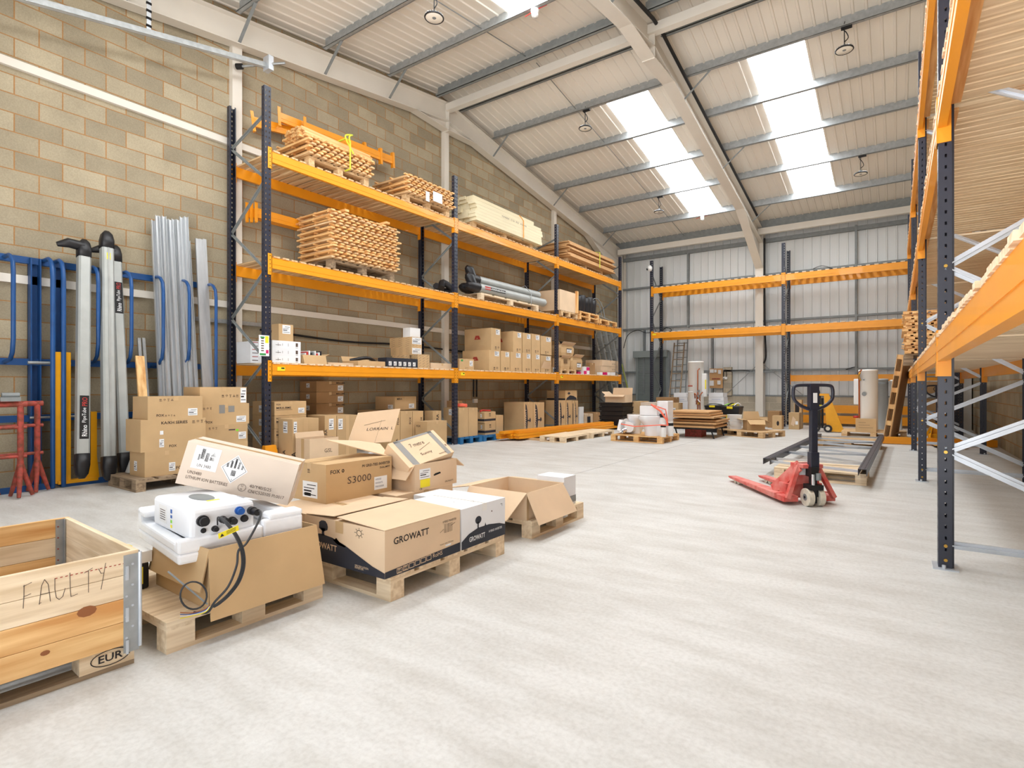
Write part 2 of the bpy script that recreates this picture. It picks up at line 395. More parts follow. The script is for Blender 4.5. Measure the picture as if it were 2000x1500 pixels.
# outer skin of the roof
for y0, y1 in ((YF, YA), (YA, YB+.1)):
    if y1 == YA: mb.slab((XW-.2, y0, zlin(y0)+.1), (XR+.2, y0, zlin(y0)+.1), (XR+.2, y1, zlin(y1)+.1), (XW-.2, y1, zlin(y1)+.1), .04, 'galv_dull')
    else:
        for i in (0, 2, 4): mb.slab((xs[i]-(.2 if i == 0 else 0), y0, zlin(y0)+.1), (xs[i+1]+(.2 if i == 4 else 0), y0, zlin(y0)+.1), (xs[i+1]+(.2 if i == 4 else 0), y1, zlin(y1)+.1), (xs[i]-(.2 if i == 0 else 0), y1, zlin(y1)+.1), .04, 'galv_dull')
struct(mb.build('ceiling', loc=(0, 0, 0)))
k = 0
for x0, x1 in SKY:
    for y0, y1 in ((SY0, SY1),):
        k += 1; mb = MB(); n = 3; w = (x1-x0)/n; pr = []
        for i in range(n): a = x0+i*w; pr += [(a, 0), (a+.03, -.03), (a+.06, -.03), (a+.09, 0)]
        pr.append((x1, 0)); q = len(pr)
        vs = [(p, y0, zlin(y0)+d+.012) for p, d in pr]+[(p, y1, zlin(y1)+d+.012) for p, d in pr]
        mb.add(vs, [(i, i+1, q+i+1, q+i) for i in range(q-1)], 'skylight')
        struct(mb.build('window_%d' % k, loc=(0, 0, 0)))
# unseen glowing panels added over the camera for light, mirroring the back-slope skylights
for x0, x1 in SKY:
    k += 1; y0, y1 = 2*YA-SY1, 2*YA-SY0
    mb = MB(); mb.slab((x0, y0, zlin(y0)-.045), (x1, y0, zlin(y0)-.045), (x1, y1, zlin(y1)-.045), (x0, y1, zlin(y1)-.045), .01, 'skylight')
    struct(mb.build('window_%d' % k, loc=(0, 0, 0)))
# purlins (galvanised Z sections)
PUR = [17.0, 15.28, 13.74, 12.28, 10.83, 7.45, 5.97, 4.45, 2.95, 1.45, .2]
N = [0]
def trim(mb): N[0] += 1; return struct(mb.build('trim_%d' % N[0], loc=(0, 0, 0)))
X2 = -3.72
for y in PUR:
    for a, b in ((XW+.25, X2-.1), (X2+.1, XR)):
        z = zpur(y); mb = MB()
        mb.box(a, b, y-.006, y+.006, z, z+.2, 'galv'); mb.box(a, b, y-.065, y, z, z+.006, 'galv'); mb.box(a, b, y, y+.065, z+.165, z+.17, 'galv')
        mb.box(a, b, y-.065, y-.06, z, z+.02, 'galv'); trim(mb)
for y, d in ((8.82, .32), (9.6, .2)):
    for a, b in ((XW+.25, X2-.1), (X2+.1, XR)):
        z = zpur(y)-.02; mb = MB(); mb.box(a, b, y-.006, y+.006, z, z+.24, 'galv_dull'); mb.box(a, b, y-.07, y, z, z+.01, 'galv_dull'); mb.box(a, b, y-.07, y-.06, z, z+.05, 'galv_dull'); trim(mb)
for a, b in ((XW+.2, X2), (X2, XR)):
    trim(MB().box(a, b, YA-.07, YA+.07, 7.52, 7.68, 'white_steel'))
# anti-sag rods
for xm in (-6.15,):
    pts = [YA]+PUR[:5][::-1]+[18.5]
    pts = sorted(pts); mb = MB()
    for y0, y1 in zip(pts, pts[1:]): mb.tube([(xm, y0, zpur(y0)+.1), (xm, y1, zpur(y1)+.1)], .009, 'galv_dull', 6)
    pts = sorted(PUR[5:]+[8.82])
    for y0, y1 in zip(pts, pts[1:]): mb.tube([(xm, y0, zpur(y0)+.1), (xm, y1, zpur(y1)+.1)], .009, 'galv_dull', 6)
    trim(mb)
# portal frames: gable frame on the left wall and the middle frame
def rafter(xc, wfl, back_col=True):
    mb = MB(); d = .42; tf = .015; wb = .012
    for sgn in (1, -1):
        def Y(t): return YA+sgn*t
        T = YB-.35-YA
        st = [0, 1.0, T-2.6, T]
        bot = [.62, d, d, 1.25]
        for (t0, b0), (t1, b1) in zip(zip(st, bot), zip(st[1:], bot[1:])):
            y0, y1 = Y(t0), Y(t1); z0, z1 = zpur(y0)-.01, zpur(y1)-.01
            mb.hexa([(xc-wb/2, y0, z0-b0), (xc+wb/2, y0, z0-b0), (xc+wb/2, y1, z1-b1), (xc-wb/2, y1, z1-b1), (xc-wb/2, y0, z0), (xc+wb/2, y0, z0), (xc+wb/2, y1, z1), (xc-wb/2, y1, z1)], 'white_steel')
            mb.hexa([(xc-wfl/2, y0, z0-b0-tf), (xc+wfl/2, y0, z0-b0-tf), (xc+wfl/2, y1, z1-b1-tf), (xc-wfl/2, y1, z1-b1-tf), (xc-wfl/2, y0, z0-b0), (xc+wfl/2, y0, z0-b0), (xc+wfl/2, y1, z1-b1), (xc-wfl/2, y1, z1-b1)], 'white_steel')
            if d < b0 or d < b1:
                mb.hexa([(xc-wfl/2, y0, z0-d-tf), (xc+wfl/2, y0, z0-d-tf), (xc+wfl/2, y1, z1-d-tf), (xc-wfl/2, y1, z1-d-tf), (xc-wfl/2, y0, z0-d), (xc+wfl/2, y0, z0-d), (xc+wfl/2, y1, z1-d), (xc-wfl/2, y1, z1-d)], 'white_steel')
        y0, y1 = Y(0), Y(T); z0, z1 = zpur(y0)-.01, zpur(y1)-.01
        mb.hexa([(xc-wfl/2, y0, z0-tf), (xc+wfl/2, y0, z0-tf), (xc+wfl/2, y1, z1-tf), (xc-wfl/2, y1, z1-tf), (xc-wfl/2, y0, z0), (xc+wfl/2, y0, z0), (xc+wfl/2, y1, z1), (xc-wfl/2, y1, z1)], 'white_steel')
    mb.box(xc-wfl/2, xc+wfl/2, YA-.012, YA+.012, zpur(YA)-.66, zpur(YA), 'white_steel')
    # columns front and back
    for yc, ys in ((YB-.35, 1), (YF+.35, -1)):
        ztop = zpur(yc)-.01
        a, b = (yc, yc+.33) if ys > 0 else (yc-.33, yc)
        mb.box(xc-wb/2, xc+wb/2, a, b, 0, ztop, 'white_steel')
        mb.box(xc-wfl/2, xc+wfl/2, a-.008, a+.008, 0, ztop, 'white_steel'); mb.box(xc-wfl/2, xc+wfl/2, b-.008, b+.008, 0, ztop, 'white_steel')
        mb.box(xc-wfl/2-.05, xc+wfl/2+.05, a-.05, b-.02, 0, .02, 'white_steel')
    return mb
trim(rafter(XW+.13, .2)); trim(rafter(X2, .24)); trim(rafter(XR-.13, .2))
# knee stays from purlin to rafter
for y in (17.0, 13.74, 10.83, 7.45, 5.97, 4.45, 2.95):
    z = zpur(y); mb = MB()
    mb.bar((XW+.72, y, z+.02), (XW+.22, y+.01, z-.42), .045, .012, 'galv_dull')
    trim(mb)
    mb = MB(); mb.bar((X2+.65, y, z+.02), (X2+.1, y+.01, z-.42), .045, .012, 'galv_dull'); trim(mb)
# blue-black cable run beside the middle frame
mb = MB(); mb.tube([(X2+.17, y/2., zpur(y/2.)-.06) for y in range(4, 36)], .035, 'black', 6); trim(mb)
for y in (17.7,):
    pass
# eaves: white beam, gutter box, top girt
zb = onY(1240, 494, 18.3)[1]
trim(MB().box(XW+.2, X2-.02, 18.25, 18.37, zb, zb+.19, 'white_steel')); trim(MB().box(X2+.02, XR, 18.25, 18.37, zb, zb+.19, 'white_steel'))
trim(MB().box(XW+.05, XR, 18.42, 18.5, zpur(18.45)-.06, zpur(18.45)+.2, 'galv_dull'))
GY = 18.86
def girt(z, x0=XW, x1=XR, m='galv_dull', hh=.06):
    mb = MB(); mb.box(x0, x1, GY-.02, GY+.1, z-hh/2, z+hh/2, m); mb.box(x0, x1, GY-.03, GY-.02, z-hh/2, z+hh/2, m); trim(mb)
girt(onY(1240, 506, GY)[1], hh=.12)
for v in (564, 643, 727): girt(onY(1240, v, GY)[1])
for u, v0, v1 in ((1344, 495, 640), (1391, 640, 775), (1672, 440, 775), (1258, 645, 775)):
    x, _ = onY(u, 500, GY); z0 = max(.9, onY(u, v1, GY)[1]); z1 = onY(u, v0, GY)[1]
    trim(MB().box(x-.03, x+.03, GY-.05, GY+.08, z0, z1, 'galv_dull'))
# wind bracing rods beside middle column
trim(MB().tube([(X2, GY-.1, 2.0), (X2-1.15, GY-.05, .9)], .012, 'galv', 6)); trim(MB().tube([(X2, GY-.1, 2.0), (X2+1.3, GY-.05, .9)], .012, 'galv', 6))
trim(MB().box(X2-.35, X2+.45, GY-.16, GY-.12, 1.66, 1.7, 'galv_dull'))
# white gable posts and rails on the left wall
for y in (4.49, 9.26, 14.04):
    z1 = zpur(y)-.4
    trim(MB().box(XW, XW+.1, y-.075, y+.075, 0, z1, 'white_steel'))
for z, w in ((5.06, .1), (2.5, .1)):
    for a, b in ((YF, 4.41), (4.57, 9.18), (9.34, 13.96), (14.12, YB-.4)):
        trim(MB().box(XW, XW+.05, a, b, z-w/2, z+w/2, 'white_steel'))
# steel channel and cables along the left wall
trim(MB().box(XW, XW+.05, 3.9, 5.0, 2.2, 2.26, 'galv'))
mb = MB(); mb.tube(smooth_path([(XW+.03, 4.9, 2.15), (XW+.03, 6.5, 2.07), (XW+.03, 8, 2.1), (XW+.03, 10, 2.06), (XW+.03, 12.4, 2.1)]), .02, 'black', 6)
for y in (4.95, 10.3, 10.42): mb.tube([(XW+.03, y, 2.1), (XW+.03, y, .95)], .016, 'black', 6)
for y in (5.0, 10.36): mb.box(XW, XW+.05, y-.07, y+.07, .8, .9, 'white')
trim(mb)
# roller door and trims on the back wall
x0, x1 = Xu(1247, GY), Xu(1302, GY)
mb = MB(); zt = onY(1247, 699, GY)[1]
n = 26
for i in range(n):
    a = zt*i/n; mb.hexa([(x0, GY, a), (x1, GY, a), (x1, GY+.02, a), (x0, GY+.02, a), (x0, GY-.03, a+zt/n-.02), (x1, GY-.03, a+zt/n-.02), (x1, GY+.02, a+zt/n-.02), (x0, GY+.02, a+zt/n-.02)], 'shutter'); mb.box(x0, x1, GY+.005, GY+.02, a+zt/n-.02, a+zt/n, 'shutter')
d = struct(mb.build('door_1', loc=(0, 0, 0)))
mb = MB(); mb.box(x0-.08, x0, GY-.06, GY+.05, 0, zt+.1, 'shutter'); mb.box(x1, x1+.08, GY-.06, GY+.05, 0, zt+.1, 'shutter'); mb.box(x0-.14, x1+.08, GY-.2, GY+.05, zt, zt+.24, 'shutter'); trim(mb)
# cables on the back wall
mb = MB()
x, z = onY(1502, 600, 18.6); mb.tube(smooth_path([(X2+.16, 18.6, 6.0), (X2+.16, 18.6, 4.2), (X2+.17, 18.6, 3.0), (X2+.2, 18.6, 2.2), (X2+.13, 18.62, 1.95)]), .03, 'black', 6)
trim(mb)
for pts, r in (([(1427, 724), (1450, 723), (1475, 726), (1490, 727)], .012), ([(1218, 680), (1226, 655), (1245, 645), (1262, 650), (1290, 648)], .012), ([(1289, 655), (1300, 640), (1312, 645), (1300, 650)], .01), ([(1588, 525), (1605, 519), (1625, 524)], .008), ([(1652, 722), (1664, 718), (1670, 717)], .014)):
    mb = MB(); mb.tube(smooth_path([(onY(u, v, GY-.06)[0], GY-.06, onY(u, v, GY-.06)[1]) for u, v in pts]), r, 'black', 6); trim(mb)
# overhead-door track at the front left, with its hanger
mb = MB(); p0 = Vector((-8.3, 1.2, 5.46)); p1 = Vector((-8.3, 4.82, 6.27))
mb.bar(p0, p1, .05, .012, 'zinc'); mb.bar(p0+Vector((.03, 0, .03)), p1+Vector((.03, 0, .03)), .012, .07, 'galv'); mb.bar(p0+Vector((-.03, 0, .02)), p1+Vector((-.03, 0, .02)), .012, .05, 'galv')
mb.bar((-8.3, 3.13, 5.95), (-8.3, 3.13, zlin(3.13)), .05, .006, 'zinc', (1, 0, 0))
for i in range(7): mb.box(-8.31, -8.29, 3.1, 3.16, 6.0+i*.1, 6.03+i*.1, 'hole')
mb.tube([(-8.6, 4.5, 6.25), (-8.05, 4.9, 6.32)], .02, 'galv', 6); mb.cyl((-8.66, 4.46, 6.25), (-8.58, 4.51, 6.25), .045, 'black', 10)
mb.box(-8.36, -8.2, 4.72, 4.8, 6.2, 6.42, 'zinc')
trim(mb)
# ---------------------------------------------------------------- pallet racking
LV = [1.545, 3.105, 4.655]     # beam top heights
BH = .16
def frame_local(o, fdir, sdir):
    o, f, s_ = Vector(o), Vector(fdir), Vector(sdir)
    return lambda a, b, z: o+s_*a+f*b+Vector((0, 0, z))
def post(o, fdir, sdir, ztop, parent, w=.1, d=.075, holes=True):
    """perforated rack post: o = centre of its aisle face on the floor"""
    T = frame_local(o, fdir, sdir); mb = MB(); P = .075 if holes else 1e9
    hw = w/2
    def strip(a0, a1, z0, z1): mb.add([T(a0, 0, z0), T(a1, 0, z0), T(a1, 0, z1), T(a0, 0, z1)], [(0, 1, 2, 3)], 'navy')
    if holes:
        ed = [-hw, -.034, -.018, .018, .034, hw]
        for i in (0, 2, 4): strip(ed[i], ed[i+1], 0, ztop)
        z = .1; last = 0
        while z < ztop-.05:
            for i in (1, 3): strip(ed[i], ed[i+1], last, z)
            last = z+.026; z += P
        for i in (1, 3): strip(ed[i], ed[i+1], last, ztop)
        # side flanges with one row
        for sg in (-1, 1):
            def ss(b0, b1, z0, z1): mb.add([T(sg*hw, b0, z0), T(sg*hw, b1, z0), T(sg*hw, b1, z1), T(sg*hw, b0, z1)], [(0, 1, 2, 3)], 'navy')
            ss(0, -.035, 0, ztop); ss(-.047, -d, 0, ztop); z = .12; last = 0
            while z < ztop-.05: ss(-.035, -.047, last, z); last = z+.022; z += P
            ss(-.035, -.047, last, ztop)
            a, b = sorted((sg*hw, sg*(hw-.022))); mb.add([T(a, -d, 0), T(b, -d, 0), T(b, -d, ztop), T(a, -d, ztop)], [(0, 1, 2, 3)], 'navy')
            mb.add([T(sg*(hw-.022), -d, 0), T(sg*(hw-.022), -d-.012, 0), T(sg*(hw-.022), -d-.012, ztop), T(sg*(hw-.022), -d, ztop)], [(0, 1, 2, 3)], 'navy')
    pt = mb.build('post', parent)
    fp = MB(); q = [T(-.09, .03, 0), T(.09, .03, 0), T(.09, -.11, 0), T(-.09, -.11, 0)]
    fp.add(q+[v+Vector((0, 0, .008)) for v in q], MB.BF, 'zinc'); fp.cyl(T(-.07, -.03, 0), T(-.07, -.03, .03), .012, 'zinc', 8); fp.cyl(T(.07, -.03, 0), T(.07, -.03, .03), .012, 'zinc', 8)
    fp.build('foot_plate', pt); return pt
def bracing(o, fdir, sdir, depth, ztop, parent, zs, m='galv', w=.045):
    T = frame_local(o, fdir, sdir)
    for i, (z0, z1, side) in enumerate(zs):
        a, b = (-.04, -depth+.04) if side else (-depth+.04, -.04)
        mb = MB(); p0, p1 = T(.0, a, z0), T(.0, b, z1)
        mb.bar(p0, p1, .012, w, m, (0, 0, 1)); mb.bar(p0+Vector(sdir)*-.014, p1+Vector(sdir)*-.014, .03, .008, m)
        mb.build('brace', parent)
def beam(p0, p1, fdir, parent, label=None, m='orange', h=BH, conn=True, tagp=False):
    """box beam from post to post, top at p.z, aisle face flush with posts"""
    p0, p1, f = Vector(p0), Vector(p1), Vector(fdir); d = (p1-p0).normalized(); mb = MB()
    a, b = p0+d*.05, p1-d*.05
    def hx(u0, u1, z0, z1): 
        mb.hexa([a+f*u0+Vector((0, 0, z0)), a+f*u1+Vector((0, 0, z0)), b+f*u1+Vector((0, 0, z0)), b+f*u0+Vector((0, 0, z0)),
                 a+f*u0+Vector((0, 0, z1)), a+f*u1+Vector((0, 0, z1)), b+f*u1+Vector((0, 0, z1)), b+f*u0+Vector((0, 0, z1))], m)
    hx(-.045, .005, -h, -.012); hx(-.045, .0, -.012, 0); hx(-.04, .009, -h*.62, -h*.38)
    bo = mb.build('beam', parent)
    if conn:
        for e, sg in ((p0, 1), (p1, -1)):
            mb = MB(); q = e+d*sg*.03
            c0 = q-d*.032; c1 = q+d*.032
            mb.hexa([c0+f*.004+Vector((0, 0, -h-.1)), c0+f*.010+Vector((0, 0, -h-.1)), c1+f*.010+Vector((0, 0, -h-.1)), c1+f*.004+Vector((0, 0, -h-.1)),
                     c0+f*.004+Vector((0, 0, .05)), c0+f*.010+Vector((0, 0, .05)), c1+f*.010+Vector((0, 0, .05)), c1+f*.004+Vector((0, 0, .05))], m)
            e1 = e+d*sg*.056
            mb.hexa([e1-d*.004+f*.01+Vector((0, 0, -h-.1)), e1+d*.004+f*.01+Vector((0, 0, -h-.1)), e1+d*.004+f*-.07+Vector((0, 0, -h-.1)), e1-d*.004+f*-.07+Vector((0, 0, -h-.1)),
                     e1-d*.004+f*.01+Vector((0, 0, .05)), e1+d*.004+f*.01+Vector((0, 0, .05)), e1+d*.004+f*-.07+Vector((0, 0, .05)), e1-d*.004+f*-.07+Vector((0, 0, .05))], m)
            for i in range(5):
                z = -h-.07+i*.06; w = d*.006; t = f*.0115
                mb.add([q-w+t+Vector((0, 0, z)), q+w+t+Vector((0, 0, z)), q+w+t+Vector((0, 0, z+.014)), q-w+t+Vector((0, 0, z+.014))], [(0, 1, 2, 3)], 'hole')
            mb.build('connector', bo)
    return bo
def deck(o, run, across, L_, D_, z, parent, pitch, w, m, t=.024, jit=.01):
    """slatted timber deck lying over the two beams"""
    o, r, a = Vector(o), Vector(run), Vector(across); mb = MB(); k = max(1, int((L_-.12)/pitch)); st = (L_-.12)/k
    for i in range(k):
        s0 = .06+i*st+(st-w)/2; e0 = random.uniform(-jit, jit*.6)-.004; e1 = D_+random.uniform(-jit, jit)
        q = [o+r*s0+a*e0, o+r*(s0+w)+a*e0, o+r*(s0+w)+a*e1, o+r*s0+a*e1]
        mb.add([v+Vector((0, 0, z)) for v in q]+[v+Vector((0, 0, z+t)) for v in q], MB.BF, m)
    return mb.build('timber_deck', parent)
def zig(ztop, z0=.15, st=.62):
    out = [(z0, z0, 1)]; z = z0+.1; sd = 0
    while z+st < ztop-.15: out.append((z, z+st, sd)); z += st; sd = 1-sd
    return out
# left run, three bays against the block wall
RX, RD = -7.62, 1.05
LY = [4.371, 8.398, 12.43, 16.455]
rl = thing('pallet_rack', 'long loaded orange and navy pallet rack of three bays against the left block wall', 'pallet rack', (RX-.5, LY[0], 0))
for i, y in enumerate(LY):
    fr = rl
    top = 5.58 if i < 3 else 5.5
    post((RX, y, 0), (1, 0, 0), (0, 1, 0), top, fr); post((RX-RD, y, 0), (-1, 0, 0), (0, 1, 0), top-.02, fr)
    zz = [(.15, .15, 1), (.3, 1.0, 0), (1.0, 1.62, 1), (1.62, 2.4, 0), (2.4, 3.35, 1), (3.35, 4.3, 0), (4.3, 4.9, 1)] if i else [(.15, .15, 1), (.25, .85, 1), (.85, 1.6, 0), (1.62, 2.32, 1), (2.36, 3.08, 0), (3.12, 3.86, 1), (3.9, 4.6, 0), (4.62, 5.02, 1)]
    zz = [(.15, .15, 1)]
    z = .28; sd = 1
    while z < 4.4: zz.append((z, z+.66, sd)) if sd else zz.append((z, z+.66, sd)); z += .66; sd = 1-sd
    zz.append((z, z+.3, sd))
    bracing((RX, y, 0), (1, 0, 0), (0, 1, 0), RD, top, fr, zz, 'galv_dull')
for b in range(3):
    y0, y1 = LY[b], LY[b+1]
    for l, z in enumerate(LV):
        beam((RX, y0, z), (RX, y1, z), (1, 0, 0), rl); beam((RX-RD, y0, z), (RX-RD, y1, z), (-1, 0, 0), rl)
        deck((RX+.004, y0, 0), (0, 1, 0), (-1, 0, 0), y1-y0, RD, z, rl, .142, .098, 'pale_x' if l == 0 else 'wood_x')
# yellow load plates on the lowest beam
for y in (LY[0]+.14, LY[1]+.14, LY[2]+.14):
    mb = MB(); mb.box(RX+.010, RX+.012, y, y+.12, LV[0]-.1, LV[0]-.04, 'label_yellow'); mb.box(RX+.0122, RX+.0128, y+.06, y+.11, LV[0]-.07, LV[0]-.05, 'ink'); mb.build('load_plate', rl)
# load-notice board on the first post, and the orange foot guard
mb = MB(); y0, z0 = Yx(506, RX+.02), Zx(506, 695, RX+.02)
y1, z1 = Yx(526, RX+.02), Zx(506, 654, RX+.02)
mb.box(RX+.012, RX+.018, y0, y1, z0, z1, 'label')
h = z1-z0; w = y1-y0; e = RX+.0185
mb.quad((e, y0+.01, z0+.01), (e, y1-.05, z0+.01), (e, y1-.05, z0+.04), (e, y0+.01, z0+.04), 'green'); mb.quad((e, y0+.02, z1-.04), (e, y1-.07, z1-.04), (e, y1-.07, z1-.02), (e, y0+.02, z1-.02), 'green')
mb.quad((e, y1-.06, z1-.11), (e, y1-.01, z1-.11), (e, y1-.01, z1-.01), (e, y1-.06, z1-.01), 'label_yellow'); mb.quad((e, y1-.05, z0+.04), (e, y1-.01, z0+.04), (e, y1-.01, z0+.09), (e, y1-.05, z0+.09), 'pink')
for i in range(6): mb.quad((e, y0+.03, z0+.07+i*.035), (e, y1-.08, z0+.07+i*.035), (e, y1-.08, z0+.085+i*.035), (e, y0+.03, z0+.085+i*.035), 'ink_soft')
mb.build('load_notice', rl)
mb = MB(); q = .11
mb.hexa([(RX-.1, LY[0]-.1, 0), (RX+.14, LY[0]-.1, 0), (RX+.14, LY[0]+.14, 0), (RX-.1, LY[0]+.14, 0), (RX-.02, LY[0]-.07, .36), (RX+.06, LY[0]-.07, .36), (RX+.06, LY[0]+.09, .36), (RX-.02, LY[0]+.09, .36)], 'orange')
g = tag(mb.build('post_guard', bevel=.004), 'orange steel guard at the foot of the nearest post of the left rack', 'post guard')
# right run beside the camera
QX, QD = .233, 1.1
QY = [.62, 4.55, 8.5, 12.43, 16.4]
rr = thing('pallet_rack', 'pallet rack running away on the right with close-boarded timber decks and bright diagonal braces', 'pallet rack', (QX+.5, QY[0], 0))
for i, y in enumerate(QY):
    fr = rr
    top = 5.5
    post((QX, y, 0), (-1, 0, 0), (0, 1, 0), top, fr); post((QX+QD, y, 0), (1, 0, 0), (0, 1, 0), top, fr)
    zz = [(.155, .155, 1)]; z = .78; zz.append((z, .27, 1)); zz.append((z, 1.29, 1))
    z = 2.02; zz += [(z, 1.36, 1), (z, 2.62, 1)]; z = 3.3; zz += [(z, 2.68, 1), (z, 3.9, 1)]; z = 4.5; zz += [(z, 3.96, 1)]
    bracing((QX, y, 0), (-1, 0, 0), (0, 1, 0), QD, top, fr, zz, 'zinc', .05)
    if i < 3:
        mb = MB()
        for z in (.06, .155, .78, 2.02, 3.3): mb.cyl((QX+.04, y-.052, z), (QX+.04, y-.06, z), .011, 'brass', 8)
        mb.build('bolt', fr)
for b in range(4):
    y0, y1 = QY[b], QY[b+1]
    for l, z in enumerate(LV):
        beam((QX, y0, z), (QX, y1, z), (-1, 0, 0), rr); beam((QX+QD, y0, z), (QX+QD, y1, z), (1, 0, 0), rr)
        deck((QX-.004, y0, 0), (0, 1, 0), (1, 0, 0), y1-y0, QD, z, rr, .1, .08, 'pale_x', jit=.008)
        if l:
            mb = MB(); mb.box(QX+.05, QX+.12, y0+.06, y1-.06, z-.02, z, 'pine_y'); mb.build('deck_runner', rr)
# back run under the eaves
BX = [-6.98, -2.82, 1.3]; BY = 17.5; BD = .98
rb = thing('pallet_rack', 'empty two-level pallet rack standing across the back wall', 'pallet rack', (BX[0], BY+.4, 0))
for i, x in enumerate(BX):
    fr = rb
    post((x, BY, 0), (0, -1, 0), (1, 0, 0), 5.5, fr); post((x, BY+BD, 0), (0, 1, 0), (1, 0, 0), 5.46, fr)
    zz = [(.15, .15, 1)]; z = .3; sd = 1
    while z < 4.4: zz.append((z, z+.8, sd)); z += .8; sd = 1-sd
    bracing((x, BY, 0), (0, -1, 0), (1, 0, 0), BD, 5.4, fr, zz, 'galv_dull', .035)
for b in range(2):
    x0, x1 = BX[b], BX[b+1]
    for z in (3.03, 4.56):
        beam((x0, BY, z), (x1, BY, z), (0, -1, 0), rb, h=.19); beam((x0, BY+BD, z), (x1, BY+BD, z), (0, 1, 0), rb, h=.19)
        deck((x0, BY-.004, 0), (1, 0, 0), (0, 1, 0), x1-x0, BD, z, rb, .2, .1, 'pale_y')
beam((BX[1], BY+BD, 1.56), (BX[2], BY+BD, 1.56), (0, 1, 0), rb, h=.19)
for (a, z) in ((.5, .78), (.52, .55)):
    pass
mb = MB(); mb.box(BX[0]+.05, BX[0]+.17, BY-.014, BY-.012, 2.95, 3.0, 'label_yellow'); mb.build('load_plate', rb)
# long spare beams leaning low against the back wall
def spare_beam(p0, p1, label, group=None, h=.15, w=.05, m='orange', up=(0, 0, 1), ends=True):
    p0, p1 = Vector(p0), Vector(p1); d = (p1-p0).normalized(); u = Vector(up); r = d.cross(u).normalized(); u = r.cross(d)
    mid = (p0+p1)/2; zz = min(p0.z, p1.z)-h/2
    t = thing('rack_beam', label, 'rack beam', (mid.x, mid.y, zz), group)
    mb = MB(); mb.bar(p0, p1, w, h, m, up); mb.bar(p0+r*w*.5, p1+r*w*.5, .008, h*.25, m, up); mb.bar(p0-r*w*.5, p1-r*w*.5, .008, h*.25, m, up); mb.build('beam', t)
    if ends:
        for e, sg in ((p0, -1), (p1, 1)):
            mb = MB(); c = e+d*sg*.004; mb.bar(c-u*.155, c+u*.155, .07, .008, m, tuple(d)); mb.bar(c-u*.155+r*.035+d*sg*.02, c+u*.155+r*.035+d*sg*.02, .006, .05, m, tuple(d))
            for i in range(5):
                q = c+u*(-.12+i*.055)+d*sg*.0045
                mb.add([q-r*.006-u*.007, q+r*.006-u*.007, q+r*.006+u*.007, q-r*.006+u*.007], [(0, 1, 2, 3)], 'hole')
            mb.build('connector', t)
    return t
for i, z in enumerate((.52, .2)):
    spare_beam((-2.45, 18.66, z), (1.5, 18.66, z), 'upper orange beam stored on edge against the back wall' if i == 0 else 'lower orange beam stored on edge against the back wall', h=.24)
# ---------------------------------------------------------------- pallets
def pallet(label, x, y, w=1.2, d=1.0, rz=0, z=0, m='pale', solid=False, group=None, h=.144, nb=(3, 3), blk=None, boards=5):
    """w along local x (boards run along x), skids along x; base at centre"""
    t = lroot('pallet', label, 'pallet', (x, y, z), (0, 0, rz), group); ax = {'pale': 'pale_', 'wood': 'wood_', 'old': 'old_', 'pine': 'pine_'}.get(m)
    mx, my, mz = (ax+'x', ax+'y', ax+'z') if ax else (m, m, m)
    mb = MB()
    if solid: mb.box(-w/2, w/2, -d/2, d/2, h-.02, h, mx)
    else:
        n = boards; bw = d/(n+(n-1)*.22); g = bw*.22
        for i in range(n): y0 = -d/2+i*(bw+g); mb.box(-w/2, w/2, y0, y0+bw, h-.02, h, mx)
    for sx in (-1, 0, 1):
        xx = sx*(w/2-.06); mb.box(xx-.06, xx+.06, -d/2, d/2, h-.04, h-.02, my)
    mb.build('deck', t)
    first = None
    for sx in (-1, 0, 1):
        for sy in (-1, 0, 1):
            if first is None:
                first = MB().box(-.06, .06, -.05, .05, .02, h-.04, mx).build('block', t)
                o = first
            else: o = first.copy(); COL.objects.link(o); o.parent = t
            o.location = (sx*(w/2-.06), sy*(d/2-.05), 0)
    first = None
    for sy in (-1, 0, 1):
        if first is None: first = MB().box(-w/2, w/2, -.05, .05, 0, .02, mx).build('skid_board', t); o = first
        else: o = first.copy(); COL.objects.link(o); o.parent = t
        o.location = (0, sy*(d/2-.05), 0)
    return t
PZ = .145

